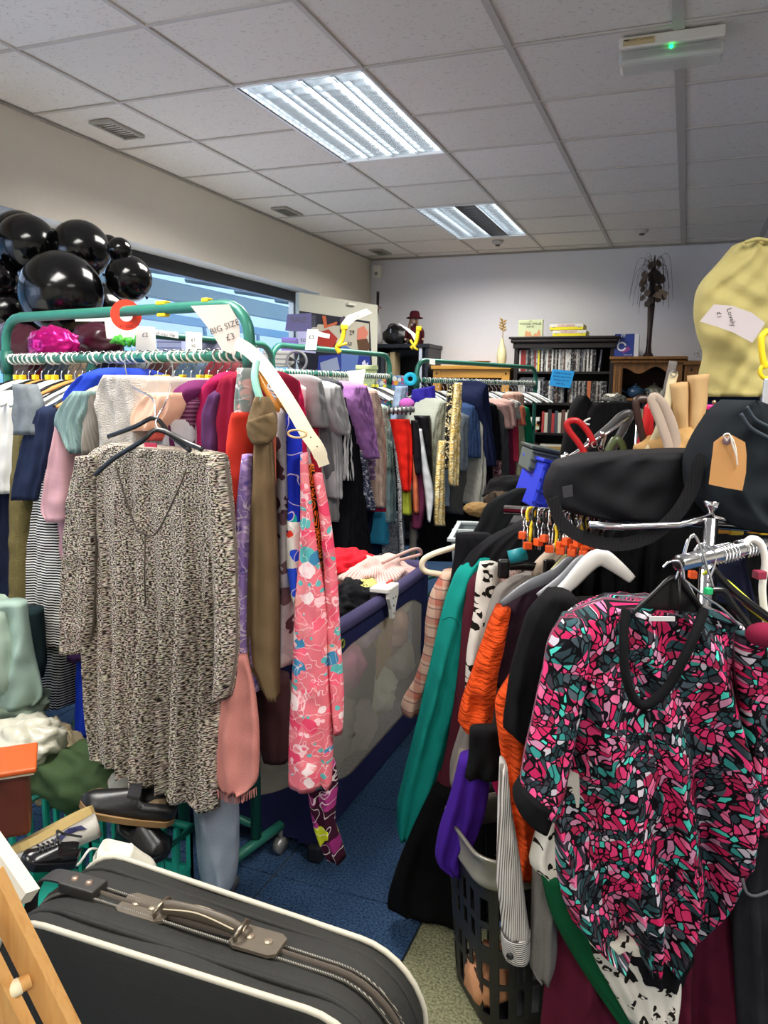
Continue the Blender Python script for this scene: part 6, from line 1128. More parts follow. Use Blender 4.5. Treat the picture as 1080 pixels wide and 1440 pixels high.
for k in range(5): MB().box(c+M_ @ np.array([-.09+.045*k, -.155, 0]), (.007, .012, .19), M_).build('rib', BC, ct_)
MB().box(c+M_ @ np.array([0, -.152, .075]), (.08, .004, .022), M_).build('hand_slot', solid('101860', .7), ct_); MB().box(c+M_ @ np.array([0, 0, .105]), (.225, .32, .016), M_, .004).build('rim', BC, ct_)
gd = empty('grey_lid_box', at(770, 652, 3.6), 'grey ribbed lid box resting on the blue crate', 'box'); c = at(768, 650, 3.6); MG = solid('5a6462', .5); M2 = rotz(YAW) @ np.array([[math.cos(.2), 0, math.sin(.2)], [0, 1, 0], [-math.sin(.2), 0, math.cos(.2)]])
MB().box(c, (.20, .28, .10), M2, .01).build('body', MG, gd)
for k in range(3): MB().box(c+M2 @ np.array([0, -.145, -.03+.035*k]), (.205, .01, .012), M2, .003).build('rib', solid('47504e', .5), gd)
MB().box(c+M2 @ np.array([0, 0, .058]), (.215, .3, .014), M2, .004).build('lid', solid('3a4240', .5), gd)
# ================================================================== BAGS AND CLOTHES BEHIND THE CHROME RACK
PQ = FP(3.1)
g(PQ, 'black_shirt', 'shirt', 'black shirt with a white collar pin hanging before the DVD shelves', fab('0c0c0f'), [(556, 820, 828), (566, 812, 838), (600, 802, 848), (650, 792, 850), (700, 790, 850)], 0, .14, fold=.012)
g(PQ, 'black_fleece', 'fleece', 'black fleece hanging beside the black shirt', fab('0f0f12'), [(566, 838, 890), (575, 832, 900), (620, 826, 905), (700, 820, 905)], -.05, .16, fold=.014)
tag(MB().tube(smoothpath([PQ.hit(831, 588, -.03), PQ.hit(824, 591, -.03), PQ.hit(821, 595, -.03), PQ.hit(829, 597, -.03)], 4), .004, 6).build('white_hook', solid('e8e8e8', .4)), 'small white hook against the black shirts', 'hook')
lump('handbag', 'shoe laces and pale trainers heaped before the dresser', 'trainers', fab('6c6c68', 'bloom', pal=['2c2c2c', 'c8c4b8', '6c6c68'], uv=False), 864, 563, 3.4, .05, .04, .028, .3, 41)
LTH = lambda c: solid(c, .35, 0, .5, .15, 30, .15)
def strap(z, pts, r, mat, lab, cat='bag', flat=.5, name='bag_handle', grp=None):
    P = smoothpath([at(p[0], p[1], p[2] if len(p) > 2 else z) for p in pts], 6); return tag(MB().tube(P, r, 10, flat=flat).build(name, mat, smooth=True), lab, cat, grp)
def bag(z, c, rx, rz_, mat, lab, hpts, hr, sd, hm=None):
    p = at(c[0], c[1], z); e = empty('handbag', p, lab, 'handbag'); sphere_cloth('body', None, None, mat, p, (rx, .06, rz_), .08, sd, e, None, 44)
    if hpts: MB().tube(smoothpath([at(x, y, z-.02) for x, y in hpts], 6), hr, 10, flat=.5).build('handle', hm or mat, e, smooth=True)
    for q in (hpts[0], hpts[-1]): MB().tube([at(q[0], q[1], z-.03)+R3_*.009*math.cos(a)+zz*.009*math.sin(a) for a in np.linspace(0, 6.28, 12)[:-1]], .002, 5, True).build('ring', CHROME, e)
    return e
bag(2.5, (830, 690), .10, .10, LTH('b81c22'), 'bright red handbag with a tall arched handle', [(832, 655), (815, 625), (800, 605), (798, 594), (812, 592), (826, 606), (836, 625)], .010, 50)
bag(2.6, (850, 680), .10, .09, LTH('3a3a3c'), 'charcoal shiny handbag with slack dark handles', [(806, 645), (835, 620), (858, 600), (874, 585), (886, 582), (878, 600), (862, 630), (850, 655)], .014, 51)
bag(2.45, (868, 690), .08, .08, LTH('46502e'), 'olive green bag with a silver ring clip', [(850, 655), (856, 632), (866, 618), (876, 628), (878, 652)], .012, 52)
bag(2.55, (905, 700), .12, .12, LTH('c41a22'), 'crimson tote with a wide flat strap', [(892, 655), (902, 620), (909, 590), (912, 572), (914, 590), (912, 640)], .013, 53)
bag(2.4, (905, 690), .10, .10, LTH('3a2420'), 'dark brown leather handbag with stiff square handles', [(912, 655), (906, 625), (898, 590), (895, 563), (915, 562), (928, 572), (922, 620), (918, 650)], .011, 54)
bag(2.38, (940, 690), .10, .09, LTH('45302c'), 'brown handbag with a loop of taupe strap over it', [(925, 650), (926, 610), (935, 570), (942, 545), (938, 600), (930, 645)], .010, 55)
bag(2.3, (935, 690), .09, .09, fab('b8a698', uv=False), 'beige fabric bag with thick soft handles', [(952, 652), (948, 610), (935, 575), (922, 560), (918, 564), (928, 590), (940, 625), (944, 652)], .016, 56)
bag(2.35, (898, 690), .07, .07, fab('d8cca8', uv=False), 'cream woven bag with a plaited strap', [(885, 662), (900, 650), (912, 635), (922, 615), (928, 600), (938, 570), (944, 540), (948, 525)], .013, 57)
bag(2.6, (800, 690), .08, .10, LTH('202024'), 'black leather bag with chrome chain studs', [(794, 648), (812, 636), (835, 622), (850, 610), (845, 630)], .008, 58, CHROME)
bst = empty('bag_stand', at(900, 560, 2.7)*np.array([1, 1, 0]), 'chrome bag stand whose sloping arm carries the heaped handbags', 'stand'); q_ = at(900, 575, 2.6)
MB().tube([at(790, 650, 2.52), at(850, 612, 2.52), q_], .0055, 8).tube([q_, q_*np.array([1, 1, 0])], .012, 10).build('stand_frame', CHROME, bst, smooth=True)
for x, y in ((796, 640), (829, 620), (847, 610)): MB().ball(at(x, y, 2.5), .010, 12).tube([at(x, y, 2.5), at(x, y+6, 2.51)], .004).build('knob', CHROME, bst, smooth=True)
tag(MB().tube([at(793, 640, 2.5), at(795, 665, 2.5), at(792, 690, 2.5)], .01, 8).build('white_tube', WHITEP, smooth=True), 'short white tube end beside the blue crate', 'tube')
tag(MB().tube(smoothpath([at(936, 560, 2.5), at(941, 535, 2.5), at(947, 508, 2.5)], 4), .013, 8, flat=.4).build('grey_strap', fab('8a8480', 'heather', uv=False), smooth=True), 'grey woven strap standing up highest among the bags', 'strap')
PT = FP(2.3); TAN = fab('c9a677')
g(PT, 'tan_trousers', 'trousers', 'tan trouser leg folded upright, the window side one of the pair', TAN, [(540, 945, 536, 973), (560, 948, 973), (600, 955, 973), (640, 958, 972), (665, 950, 975)], 0, .07, fold=.006)
g(PT, 'tan_trousers', 'trousers', 'tan trouser leg folded upright with the higher top edge', TAN, [(528, 974, 525, 1003), (560, 976, 1000), (600, 974, 994), (640, 968, 988), (665, 960, 990)], -.02, .07, fold=.006)
sphere_cloth('tan_cloth', 'tan leather cloth bunched around the folded trousers', 'clothing', fab('c49c66'), at(985, 640, 2.32), (.16, .09, .09), .3, 61, n=56)
g(FP(2.25), 'suede_jacket', 'jacket', 'tan jacket panel beneath the pink hanger', fab('c8a066'), [(588, 995, 1025), (610, 985, 1020), (650, 975, 1000)], 0, .06)
tag(MB().tube(smoothpath([at(980, 600, 2.4), at(994, 592, 2.4), at(998, 576, 2.4), at(985, 572, 2.4)], 4)+[at(1000, 572, 2.4), at(1045, 573, 2.4)], .007, 8).build('pink_hanger', solid('e0148c', .35), smooth=True), 'hot pink plastic hanger below the yellow top', 'hanger')
yt = g(FP(2.6), 'sleeveless_blouse', 'top', 'pale yellow sleeveless top on a display form with a white card', fab('cabd7c', rough=.7), [(337, 1050, 1084), (343, 1044, 1100), (352, 1036, 1115), (372, 1018, 1130), (388, 1003, 1140), (396, 998, 1140), (440, 990, 1140), (470, 995, 1135), (495, 1003, 1130), (530, 998, 1130), (558, 1000, 1130)], 0, .15, fold=.012, wl=.1, wr=.006, box=2.6, diag=.8)
MB().tube(smoothpath([FP(2.6).hit(1048, 341, .0), FP(2.6).hit(1066, 336, -.02), FP(2.6).hit(1086, 340, 0)], 5), .006, 8).build('collar', fab('cabd7c', uv=False), yt, smooth=True)
g(FP(2.66), 'navy_shorts', 'shorts', 'navy jeans waistband under the yellow top', fab('1c2c4c'), [(555, 1000, 1075), (575, 1000, 1078), (610, 995, 1080)], 0, .2)
for x in (1004, 1016): tag(MB().lathe([(.006, 0), (.007, .003), (.001, .005)], at(x, 566, 2.58), 12, np.array([[1, 0, 0], [0, 0, -1], [0, 1, 0]])).build('jeans_stud', solid('b08a70', .3, .8)), 'metal stud on the navy waistband', 'stud', 'waistband studs')
card(2.5, [(984, 452), (1004, 428), (1030, 430), (1058, 440), (1076, 454), (1058, 482), (1032, 468), (1010, 460)], 'white curved price card pinned to the yellow top', 'c9bfc2', [('Lovely', 1028, 446, .022, -70), ('£1', 1011, 443, .02, -80)])
yc = empty('yellow_clip', at(1076, 480, 2.2), 'large yellow plastic clip at the edge beside the yellow top', 'clip')
MB().tube(smoothpath([at(1080, 465, 2.2), at(1071, 475, 2.2), at(1072, 500, 2.2), at(1076, 518, 2.2)], 5), .009, 8).tube([at(1079, 522, 2.2)+R3_*.02*math.cos(a)+zz*.02*math.sin(a) for a in np.linspace(0, 6.28, 16)[:-1]], .006, 8, True).build('clip', YEL, yc, smooth=True); MB().b2(at(1074, 532, 2.2)-np.array([0, .005, .08]), at(1086, 532, 2.2)+np.array([.0, .005, 0]), .003).build('silver_plate', solid('c8ccd4', .25, .7), yc)
# black messenger bag with strap on the chrome rack
mb_ = drape('messenger_bag', 'large black fabric messenger bag lying across the chrome rack', 'bag', fab('19191d', rough=.75), FP(1.72), [(647, 826, 637, 1012), (651, 806, 641, 1022), (668, 788, 1026), (700, 779, 1026), (718, 788, 1020), (728, 812, 1004), (735, 850, 985)], 0, .2, fold=.006, wl=.3, wr=.004, box=3.2, res=1.4)
P3 = FP(1.60)
sp = smoothpath([P3.hit(778, 700), P3.hit(790, 735), P3.hit(825, 758), P3.hit(870, 766), P3.hit(915, 754), P3.hit(950, 725), P3.hit(972, 690), P3.hit(982, 655), P3.hit(990, 640)], 6); tg = np.gradient(np.array(sp), axis=0); wv = []
for t in tg: t = t/np.linalg.norm(t); w_ = np.cross(t, P3.n3)+P3.n3*.3; wv.append(w_/np.linalg.norm(w_)*.0135)
MB().strip(sp, wv, .003, P3.n3).build('shoulder_strap', fab('1d1d20', 'rib', uv=False), mb_, smooth=False)
MB().prism([FP(1.7).hit(x, y) for x, y in ((791, 685), (805, 682), (806, 698), (793, 700))], P3.n3, .004).build('stitched_patch', fab('47474c', 'heather', uv=False), mb_)
jk = drape('black_jacket', 'black jacket slung over the rack with a brown card tag', 'jacket', fab('1a1f24'), FP(1.58), [(563, 1060, 1068), (572, 1042, 1100), (600, 1018, 1120), (640, 996, 1130), (680, 990, 1130), (720, 1010, 1130), (745, 1045, 1130), (752, 1070, 1130)], 0, .16, fold=.022, wl=.16, wr=.004, res=1.3, diag=.4)
MB().tube(smoothpath([FP(1.55).hit(1050, 572), FP(1.55).hit(1062, 590), FP(1.55).hit(1085, 602)], 5), .004, 8).tube(smoothpath([FP(1.55).hit(1042, 582), FP(1.55).hit(1056, 602), FP(1.55).hit(1085, 618)], 5), .004, 8).build('seam_piping', fab('3c444c', uv=False), jk, smooth=True)
tgc = empty('cardboard_tag', at(1022, 650, 1.5), 'plain brown cardboard luggage tag tied with white string', 'tag'); Pt = FP(1.5)
V = []; n_ = 9
for i in range(n_):
    t = i/(n_-1); 
    for sx in (0, 1):
        x = (1003-5*t if sx == 0 else 1050-4*t); y0 = (614 if .2 < sx < .8 else 620); y = 618+68*t+(4*t if sx else 0); V.append(Pt.hit(x, y, -.02*math.sin(PI*t*.9)))
q1 = [Pt.hit(x, y, -.004) for x, y in ((1004, 622), (1016, 613), (1030, 612), (1048, 622), (1050, 640), (1049, 665), (1044, 690), (1020, 686), (997, 681), (1000, 655), (1002, 640))]; MB().prism(q1, Pt.n3, .0015).build('card', solid('c08c56', .8, 0, .3, .05, 20, .08), tgc)
MB().lathe([(.004, 0), (.008, .001), (.004, .002)], Pt.hit(1022, 620, -.006), 14, np.array([[1, 0, 0], [0, 0, -1], [0, 1, 0]])).build('eyelet', solid('8a6a70', .4, .5), tgc)
MB().tube(smoothpath([Pt.hit(1022, 620, -.008), Pt.hit(1018, 612, -.01), Pt.hit(1026, 611, -.012), Pt.hit(1030, 625, -.012), Pt.hit(1035, 640, -.01), Pt.hit(1037, 654, -.008)], 5), .0016, 6).tube(smoothpath([Pt.hit(1022, 620, -.008), Pt.hit(1028, 614, -.01), Pt.hit(1034, 628, -.01), Pt.hit(1036, 642, -.01)], 5), .0014, 6).build('string', solid('dcd6cc', .8), tgc)
g(FP(1.75), 'black_bag', 'bag', 'black bag flap under the jacket above the near chrome arm', fab('0c0d10'), [(700, 985, 1060), (712, 970, 1130), (728, 960, 1130)], 0, .2, fold=.006)
tag(MB().prism([at(1008, 718, 1.7), at(1042, 712, 1.7), at(1046, 716, 1.7), at(1012, 721, 1.7)], n3, .01).build('pink_cloth', fab('d86a7c', uv=False)), 'pink striped cloth edge beside the chrome finial', 'clothing')
# laundry basket
lbk = empty('laundry_basket', (-.19, 1.66, 0), 'tall black slotted laundry basket with a silver rim, standing on the beige tile', 'laundry basket')
def rrect(w_, d_, r_, n=10):
    P = []
    for (sx, sy, a0) in ((1, 1, 0), (-1, 1, PI/2), (-1, -1, PI), (1, -1, 1.5*PI)):
        for k in range(n): a = a0+PI/2*k/(n-1); P.append((sx*(w_/2-r_)+r_*math.cos(a), sy*(d_/2-r_)+r_*math.sin(a)))
    Q = []
    for i in range(len(P)):
        a = np.array(P[i]); b = np.array(P[(i+1) % len(P)]); m_ = max(1, int(np.linalg.norm(b-a)/.011)); Q += [a+(b-a)*k/m_ for k in range(m_)]
    return Q
RP = rrect(.42, .28, .07); nB = len(RP); rows = np.linspace(.02, .39, 25); V = []; F = []
uB = -R2*.30+F2*.95; uB /= np.linalg.norm(uB); vB = np.array([uB[1], -uB[0]]); cB = R2*.24+F2*1.59+uB*.15+vB*.21
def bp(p, s, z): q = cB+vB*p[0]*s+uB*p[1]*s; return (q[0], q[1], z)
sB = lambda z: .86+.14*z/.39
for z in rows: V += [bp(p, sB(z), z) for p in RP]
for z in rows: V += [bp(p, sB(z)-.016, z) for p in RP]
m1 = len(rows)*nB
hole = lambda i, j: (j % 4 in (1, 2)) and any(a <= i < b for a, b in ((2, 7), (8, 11), (14, 17), (18, 22)))
for i in range(len(rows)-1):
    for j in range(nB):
        j2 = (j+1) % nB
        if hole(i, j): continue
        a = i*nB+j; b = i*nB+j2; c_ = b+nB; d2 = a+nB; F += [(a, b, c_, d2), (a+m1, d2+m1, c_+m1, b+m1)]
        for (ii, jj, e_) in ((i-1, j, (b, a)), (i+1, j, (d2, c_)), (i, (j-1) % nB, (a, d2)), (i, j2, (c_, b))):
            if not (0 <= ii < len(rows)-1) or hole(ii, jj): F.append((e_[0], e_[1], e_[1]+m1, e_[0]+m1))
mkobj('basket_wall', V, F, solid('1b1c1f', .45), lbk, smooth=False)
MB().prism([bp(p, .84, .02) for p in RP], (0, 0, 1), .006).build('base', solid('1b1c1f', .45), lbk)
SV = solid('8a877c', .35, .4); V = []; F = []
pr = [(1.0, .405), (1.012, .408), (1.035, .414), (1.04, .422), (1.02, .428), (1.015, .46), (1.03, .472), (1.05, .477), (1.05, .484), (1.015, .484), (.99, .47), (.985, .405)]
for s_, z in pr: V += [bp(p, s_, z-.015) for p in RP]
for i in range(len(pr)):
    for j in range(nB): a = i*nB+j; b = i*nB+(j+1) % nB; i2 = (i+1) % len(pr); F.append((a, b, i2*nB+(j+1) % nB, i2*nB+j))
mkobj('rim', V, F, SV, lbk, smooth=True)
for i, (x, y, z, c, l) in enumerate(((-.14, -.03, .10, 'c8906a', 'peach bundle low in the laundry basket'), (-.06, .02, .26, '23242c', 'dark bundle in the laundry basket middle'), (.06, .0, .33, '1a1a1e', 'black bundle near the laundry basket rim'), (.1, -.02, .14, '2a2a30', 'charcoal bundle at the back of the laundry basket'))):
    q = cB+vB*x+uB*y; sphere_cloth('bundle', l, 'clothing', fab(c), (q[0], q[1], z), (.06, .07, .07), .2, 90+i, n=36)
# ================================================================== NEAR FLOOR, WINDOW SIDE: SHOES, BAGS, SUITCASE
cr2 = empty('shoe_crate', (-1.52, 1.5, 0), 'turquoise plastic crate full of shoes under the nearest rack', 'crate'); TQ = solid('1f9a86', .45)
for (x0, y0, x1, y1) in ((-1.75, 1.26, -1.22, 1.275), (-1.75, 1.72, -1.22, 1.735), (-1.75, 1.26, -1.735, 1.735), (-1.235, 1.26, -1.22, 1.735)):
    m = MB(); hx_ = abs(x1-x0) > .1; n = 12 if hx_ else 7
    m.b2((x0, y0, .0), (x1, y1, .05)); m.b2((x0, y0, .14), (x1, y1, .165))
    for k in range(n+1): t = k/n; m.b2((x0+(x1-x0-.012)*t if hx_ else x0, y0 if hx_ else y0+(y1-y0-.012)*t, .05), ((x0+(x1-x0-.012)*t)+.012 if hx_ else x1, y1 if hx_ else y0+(y1-y0-.012)*t+.012, .27))
    m.build('lattice_side', TQ, cr2)
MB().tube([(-1.75, 1.26, .28), (-1.22, 1.26, .28), (-1.22, 1.735, .28), (-1.75, 1.735, .28)], .012, 8, True).build('rim', TQ, cr2, smooth=True); MB().b2((-1.74, 1.27, .005), (-1.23, 1.725, .02)).build('base', TQ, cr2)
def shoe(p0, p1, h, w_, up, um, sm, lab, cat='shoe', laces=None, open_=True, toe=1.):
    """Shoe from heel p0 to toe p1."""
    p0 = np.array(p0, float); p1 = np.array(p1, float); L = np.linalg.norm(p1-p0); t = (p1-p0)/L; up = np.array(up, float); up = up-t*(t @ up); up /= np.linalg.norm(up); s = np.cross(t, up)
    e = empty('shoe', p0, lab, cat); n = 22; m = 16; V = []; F = []; VS = []
    wd = lambda q: w_*(.62+.38*math.sin(PI*min(1, q*.62+.15)))*(1-max(0, (q-.82)/.18)**2*.75)*(1-max(0, (.1-q)/.1)**2*.4)
    ht = lambda q: h*(.95-.12*math.sin(PI*q) if q < .42 else .9-.62*((q-.42)/.58)**.85*(1/toe))*(1 if q < .93 else 1-.45*(q-.93)/.07)
    for i in range(n):
        q = i/(n-1); c = p0+t*L*q
        for k in range(m):
            a = 2*PI*k/m; x = math.cos(a); y = math.sin(a); ww = wd(q)/2*(1 if y < 0 else 1-.35*y*(1 if q > .4 else .6)); z = ht(q)*(y if y > 0 else 0)
            if open_ and y > .85 and q < .42: z = ht(q)*.35
            V.append(c+s*x*ww+up*(.014+z))
    F = [(i*m+k, i*m+(k+1) % m, (i+1)*m+(k+1) % m, (i+1)*m+k) for i in range(n-1) for k in range(m)]+[tuple(range(m))[::-1], tuple((n-1)*m+k for k in range(m))]
    mkobj('upper', V, F, um, e)
    so = [p0+t*L*q+s*sg*wd(q)/2*1.08 for sg, qs in ((1, np.linspace(0, 1, 14)), (-1, np.linspace(1, 0, 14))) for q in qs]; MB().prism(so, up, .018).build('sole', sm, e)
    if laces:
        for k in range(5):
            q = .45+.08*k; c = p0+t*L*q+up*(.016+ht(q)); MB().tube(smoothpath([c-s*w_*.2, c+up*.004, c+s*w_*.2], 3), .0025, 5).build('lace', laces, e)
        c = p0+t*L*.42+up*(h*.9); MB().tube(smoothpath([c, c+s*.03+up*.02, c+s*.05-t*.03, c+s*.02-t*.06+up*.01], 4), .003, 5).build('lace_end', laces, e)
    return e, p0, t, s, up, L
A1 = at(135, 1140, 2.0); A2 = at(20, 1195, 1.85)
e, p0, t, s, up, L = shoe(at(124, 1134, 1.86), at(10, 1194, 1.70), .10, .10, R3_*.4-zz*.85-n3*.25, solid('d4d0c8', .5), solid('b39a62', .6), 'white leather trainer with a navy swoosh and gum sole lying on its side', 'trainer', solid('d6d2cc', .8))
side = s if s @ n3 < 0 else -s
sw = [(.20, .030), (.30, .022), (.45, .018), (.62, .032), (.74, .052), (.70, .030), (.58, .012), (.40, .006), (.25, .014)]
MB().prism([p0+t*L*q+up*(h_+.015)*1.0+side*(.049 if q > .3 else .044) for q, h_ in sw], side, .003).build('swoosh', solid('262a55', .4), e)
BKL = solid('121214', .35, 0, .5, .2, 60); e, p0, t, s, up, L = shoe(at(245, 1150, 1.95), at(112, 1130, 1.9), .075, .095, (0, -.25, 1), BKL, solid('8a6a44', .6), 'black leather loafer with a tan welt on top of the shoe pile', 'loafer'); MB().prism([p0+t*L*q+s*sg*.036+up*(.072-.0*q) for q, sg in ((.42, -1), (.55, -1), (.55, 1), (.42, 1))], up, .008).build('strap', solid('2a2a2e', .4), e); MB().box(p0+t*L*.25+up*.03, (.07, .05, .02), rotz(.3)).build('insole', solid('8a7458', .7), e)
shoe(at(104, 1212, 1.68), at(28, 1216, 1.60), .045, .06, (0, -.3, 1), solid('131316', .2), solid('0d0d0f', .4), 'black patent shoe below the white trainer', 'shoe', solid('1c1c20', .3))
shoe(at(130, 1215, 1.75), at(215, 1232, 1.8), .075, .09, (0, -.3, 1), solid('d8d4c4', .5), solid('e4e0d4', .6), 'cream trainer with untied laces behind the suitcase', 'trainer')
shoe(at(170, 1175, 1.95), at(235, 1205, 1.9), .09, .1, (0, -.1, 1), solid('0e0e10', .3), solid('0c0c0e', .5), 'black boot deep in the shoe pile', 'boot')
shoe(at(190, 1105, 2.1), at(150, 1112, 2.05), .09, .09, (0, -.6, .6), solid('a8a296', .6), solid('8c1c2c', .6), 'grey trainer with a red sole half hidden under the tunic hem', 'trainer')
lump('green_bag', 'dark green canvas bag slumped behind the shoes', 'bag', fab('3a4c30'), 125, 1098, 2.15, .19, .1, .09, .3, 71)
ob = empty('satchel', at(20, 1120, 1.75), 'burnt orange leather satchel at the window side of the shoes', 'satchel'); c = at(-6, 1122, 1.75); Mo = rotz(.75)
MB().box(c+zz*.0, (.15, .12, .16), Mo, .012).build('body', solid('5c2a1c', .5, 0, .4, .1, 20, .2), ob); MB().box(c+zz*.088, (.19, .15, .012), Mo, .004).build('flap', solid('c2521c', .45, 0, .4, .1, 20, .15), ob); MB().box(c+zz*.078, (.18, .14, .006), Mo, .002).build('edge', solid('c8b8a0', .6), ob); MB().ball(c+Mo @ np.array([0, -.08, .07]), .018, 12, (1, .4, 1)).build('fastener', solid('2c3444', .4, .4), ob)
lump('carrier_bag', 'crumpled white plastic carrier bag behind the orange satchel', 'bag', glassm('c9c6b4', .8, .3), 38, 1040, 2.2, .11, .1, .06, .3, 73); lump('carrier_bag', 'yellowed clear plastic bag with patterned cloth inside', 'bag', fab('8c8068', 'bloom', pal=['8c8068', '7c7058', 'a89878', '94805c'], sc=1.6), 75, 1075, 2.35, .1, .1, .12, .4, 75); lump('cushion', 'pale sage crumpled sheet hanging at the window side', 'sheet', fab('a8bcac'), -8, 920, 2.35, .09, .08, .2, .2, 77); lump('bedding', 'grey green folded bedding below the sage sheet', 'bedding', fab('7c8c7c'), 15, 990, 2.4, .12, .1, .07, .3, 78)
g(FP(2.3), 'sage_dress', 'dress', 'pale sage satin dress end beside the olive jumper', fab('9cb4a8', rough=.5), [(850, -20, 28), (930, -20, 40), (985, -20, 52), (1000, -20, 40)], 0, .08, fold=.03, wl=.12, diag=.6)
g(FP(2.35), 'grey_vest', 'top', 'dark teal vest end between the olive jumper and stripes', fab('1c2c30'), [(860, 20, 52), (940, 26, 56), (960, 30, 52)], 0, .08)
# suitcase
SZ0, SZ1, SX0, SX1, SY0, SY1 = 0.0, .575, -1.10, -.355, .955, 1.165
sc2 = empty('suitcase', ((SX0+SX1)/2, (SY0+SY1)/2, 0), 'black soft suitcase with cream piping standing upright in the foreground', 'suitcase')
NY = solid('2b2b29', .75, 0, .25, .35, 160, .12); RC_ = .12
def outline(inset, n=9):
    P = []; x0, x1, z0, z1 = SX0+inset, SX1-inset, SZ0+inset, SZ1-inset; r_ = RC_-inset*.5
    for cx, cz, a0 in ((x1-r_, z1-r_, 0), (x0+r_, z1-r_, PI/2), (x0+r_, z0+r_*.6, PI), (x1-r_, z0+r_*.6, 1.5*PI)):
        for k in range(n): a = a0+PI/2*k/(n-1); P.append((cx+r_*math.cos(a), cz+(r_ if cz > .3 else r_*.6)*math.sin(a)))
    Q = []
    for i in range(len(P)):
        a = np.array(P[i]); b = np.array(P[(i+1) % len(P)]); m_ = max(1, int(np.linalg.norm(b-a)/.025)); Q += [a+(b-a)*k/m_ for k in range(m_)]
    return Q
lay = [(.05, -.006), (.012, -.004), (0, 0), (.003, .03), (-.004, .045), (-.004, .075), (.002, .082), (-.002, .105), (.002, .128), (-.004, .135), (-.004, .165), (.003, .18), (0, .21), (.012, .214), (.05, .216)]
O0 = np.array(outline(0)); tg_ = np.roll(O0, -1, 0)-np.roll(O0, 1, 0); tg_ /= np.linalg.norm(tg_, axis=1)[:, None]; NI = np.c_[-tg_[:, 1], tg_[:, 0]]; n_ = len(O0); V = []; F = []
if (NI[0] @ (np.array([(SX0+SX1)/2, (SZ0+SZ1)/2])-O0[0])) < 0: NI = -NI
off2 = lambda i_: O0+NI*i_
sg_ = lambda x, y, z: (x, y, z-max(0, x+1.0)*.3*max(0, y-SY0)*max(0, min(1, (z-.3)/.2)))
for ins, y in lay:
    for k, q in enumerate(off2(ins)): V.append(sg_(q[0], SY0+y, q[1]+.003*math.sin(q[0]*18+y*60)*(q[1] > .4)))
for i in range(len(lay)-1):
    for j in range(n_): F.append((i*n_+j, i*n_+(j+1) % n_, (i+1)*n_+(j+1) % n_, (i+1)*n_+j))
fq = off2(.045); MB().prism([(q[0], SY0-.0055, q[1]) for q in fq], (0, 1, 0), .004).build('front_face', NY, sc2); MB().prism([(q[0], SY0+.212, q[1]-.03*(q[1] > .4)) for q in fq], (0, 1, 0), .003).build('back_face', NY, sc2)
mkobj('shell', V, F, NY, sc2)
CP = solid('b9b3a2', .6)
for y in (-.002, .212): MB().tube([sg_(q[0], SY0+y, q[1]) for q in off2(-.002)], .0055, 8, True).build('piping', CP, sc2, smooth=True)
def zipm():
    m = NT('zip_teeth'); v = m.co(False); sp = m.n('SeparateXYZ', {0: v}); f = m.math('FRACT', m.math('MULTIPLY', m.math('ADD', sp.outputs[0], sp.outputs[2]), 230.)); col = m.mix(m.math('GREATER_THAN', f, .45), '8f8a80', '3a3834'); m.p.inputs['Metallic'].default_value = .4; return m.done(col, .45, .5)
ZP = zipm()
for y in (.088, .122): MB().tube([sg_(q[0], SY0+y, q[1]) for q in off2(-.003)], .0042, 6, True, .5).build('zip', ZP, sc2, smooth=True)
MB().tube([sg_(q[0], SY0+.105, q[1]) for q in off2(.001)], .013, 6, True, .25, ).build('zip_tape', solid('4a4138', .8), sc2, smooth=True)
for y in (.04, .175): MB().tube([sg_(q[0], SY0+y, q[1]) for q in off2(.0)], .006, 6, True).build('seam_ridge', NY, sc2, smooth=True)
0 and MB().prism([(SX0+.09, SY0-.0075, .06), (SX1-.09, SY0-.0075, .06), (SX1-.09, SY0-.0075, .47), (SX0+.09, SY0-.0075, .47)], (0, 1, 0), .006).build('front_panel', solid('1d1c1b', .8, 0, .2, .3, 160, .1), sc2)
ZT_ = SZ1-.007; LE = solid('5f564a', .45, 0, .5, .2, 40, .3); yc_ = SY0+.105
for x0, x1 in ((-.90, -.80), (-.665, -.575)):
    b = MB().prism([(x0+.012*(1 if k in (0, 5) else 0), yc_+yy, ZT_+.003) for k, yy in ((0, -.028), )]+[(x0, yc_-.02, ZT_+.003), (x0, yc_+.02, ZT_+.003), (x0+.012, yc_+.028, ZT_+.003), (x1-.012, yc_+.028, ZT_+.003), (x1, yc_+.02, ZT_+.003), (x1, yc_-.02, ZT_+.003), (x1-.012, yc_-.028, ZT_+.003)], (0, 0, 1), .006).build('handle_plate', LE, sc2)
    for k in (.03, .065): MB().lathe([(.008, 0), (.007, .003), (.001, .004)], (x0+k, yc_, ZT_+.009), 14).build('rivet', solid('a89c88', .35, .8), b)
MB().tube(smoothpath([(-.815, yc_, ZT_+.014), (-.79, yc_, ZT_+.022), (-.735, yc_, ZT_+.025), (-.68, yc_, ZT_+.022), (-.652, yc_, ZT_+.014)], 6), .015, 10, flat=.45).build('handle', LE, sc2, smooth=True)
for k in (-.009, .009): MB().tube(smoothpath([(-.805, yc_+k, ZT_+.022), (-.735, yc_+k, ZT_+.033), (-.662, yc_+k, ZT_+.022)], 5), .0014, 5).build('handle_stitching', solid('b4a890', .7), sc2)
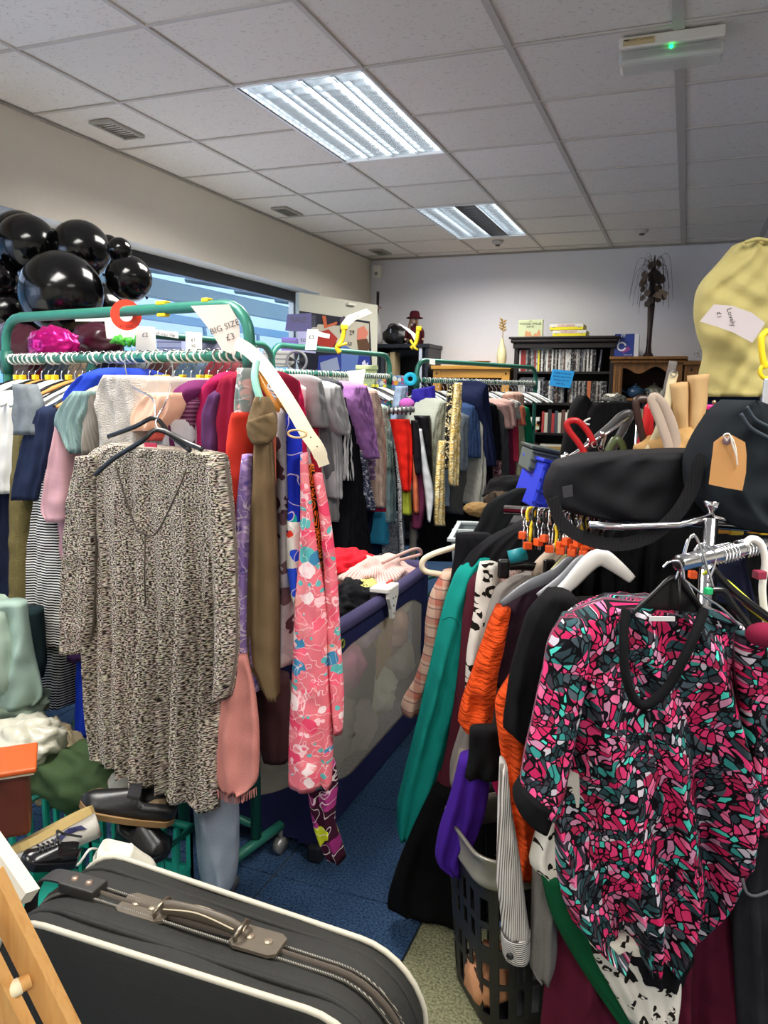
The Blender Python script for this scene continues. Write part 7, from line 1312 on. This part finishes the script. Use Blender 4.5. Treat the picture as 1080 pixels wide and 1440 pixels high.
for x in (-.815, -.652): MB().tube([(x+.004*math.sin(a), yc_+.022*math.cos(a), ZT_+.018+.012*math.sin(a)) for a in np.linspace(0, 6.28, 16)[:-1]], .0035, 6, True).build('buckle_ring', solid('8f8474', .3, .9), sc2, smooth=True)
# side strap at the window end
MB().strip(smoothpath([(-.985, yc_+.0, ZT_+.012), (-1.03, yc_, ZT_+.02), (-1.08, yc_, ZT_+.01), (-1.115, yc_, ZT_-.04), (-1.125, yc_, ZT_-.10)], 5), (0, .018, 0), .004, (.3, 0, 1)).build('side_handle', solid('2a2828', .6), sc2)
pl = MB().box((-.99, yc_, ZT_+.014), (.08, .042, .022), None, .003).build('strap_block', solid('2c2a28', .5), sc2)
for x in (-1.008, -.975): MB().lathe([(.0075, 0), (.006, .003), (.001, .004)], (x, yc_, ZT_+.025), 14).build('rivet', solid('a89080', .35, .8), pl)
# wooden folding frame at the near edge
we = empty('folding_frame', at(40, 1390, .8), 'pale pine folding frame with a dowel at the near window corner', 'frame'); WF = wood('c99a5e', 'b98446', 2., .5)
def beam(a, b, w_, t_, mat, name, par):
    a = np.array(a); b = np.array(b); d = (b-a)/np.linalg.norm(b-a); s = np.cross(d, [F2[0], F2[1], 0]); s /= np.linalg.norm(s); q = np.cross(s, d)
    V = [p+s*w_*i+q*t_*j for p in (a, b) for i, j in ((-.5, -.5), (.5, -.5), (.5, .5), (-.5, .5))]; return MB().add(V, [(0, 1, 2, 3), (7, 6, 5, 4), (0, 4, 5, 1), (1, 5, 6, 2), (2, 6, 7, 3), (3, 7, 4, 0)]).build(name, mat, par)
beam(at(-16, 1230, .82), at(118, 1500, .80), .026, .02, WF, 'outer_bar', we); beam(at(-60, 1280, .78), at(70, 1540, .78), .030, .02, WF, 'inner_bar', we)
MB().tube([at(-20, 1412, .77), at(42, 1378, .80)], .0085, 14).build('dowel', WF, we, smooth=True); MB().tube([at(4, 1400, .778), at(28, 1386, .79)], .0092, 14).build('dowel_sleeve', solid('e2d6b4', .5), we, smooth=True)
wb = empty('batten_stick', at(10, 1220, 1.25), 'white painted wooden batten leaning behind the suitcase strap', 'batten'); beam(at(-30, 1160, 1.30), at(40, 1262, 1.22), .03, .03, solid('d4ccba', .6), 'batten', wb)
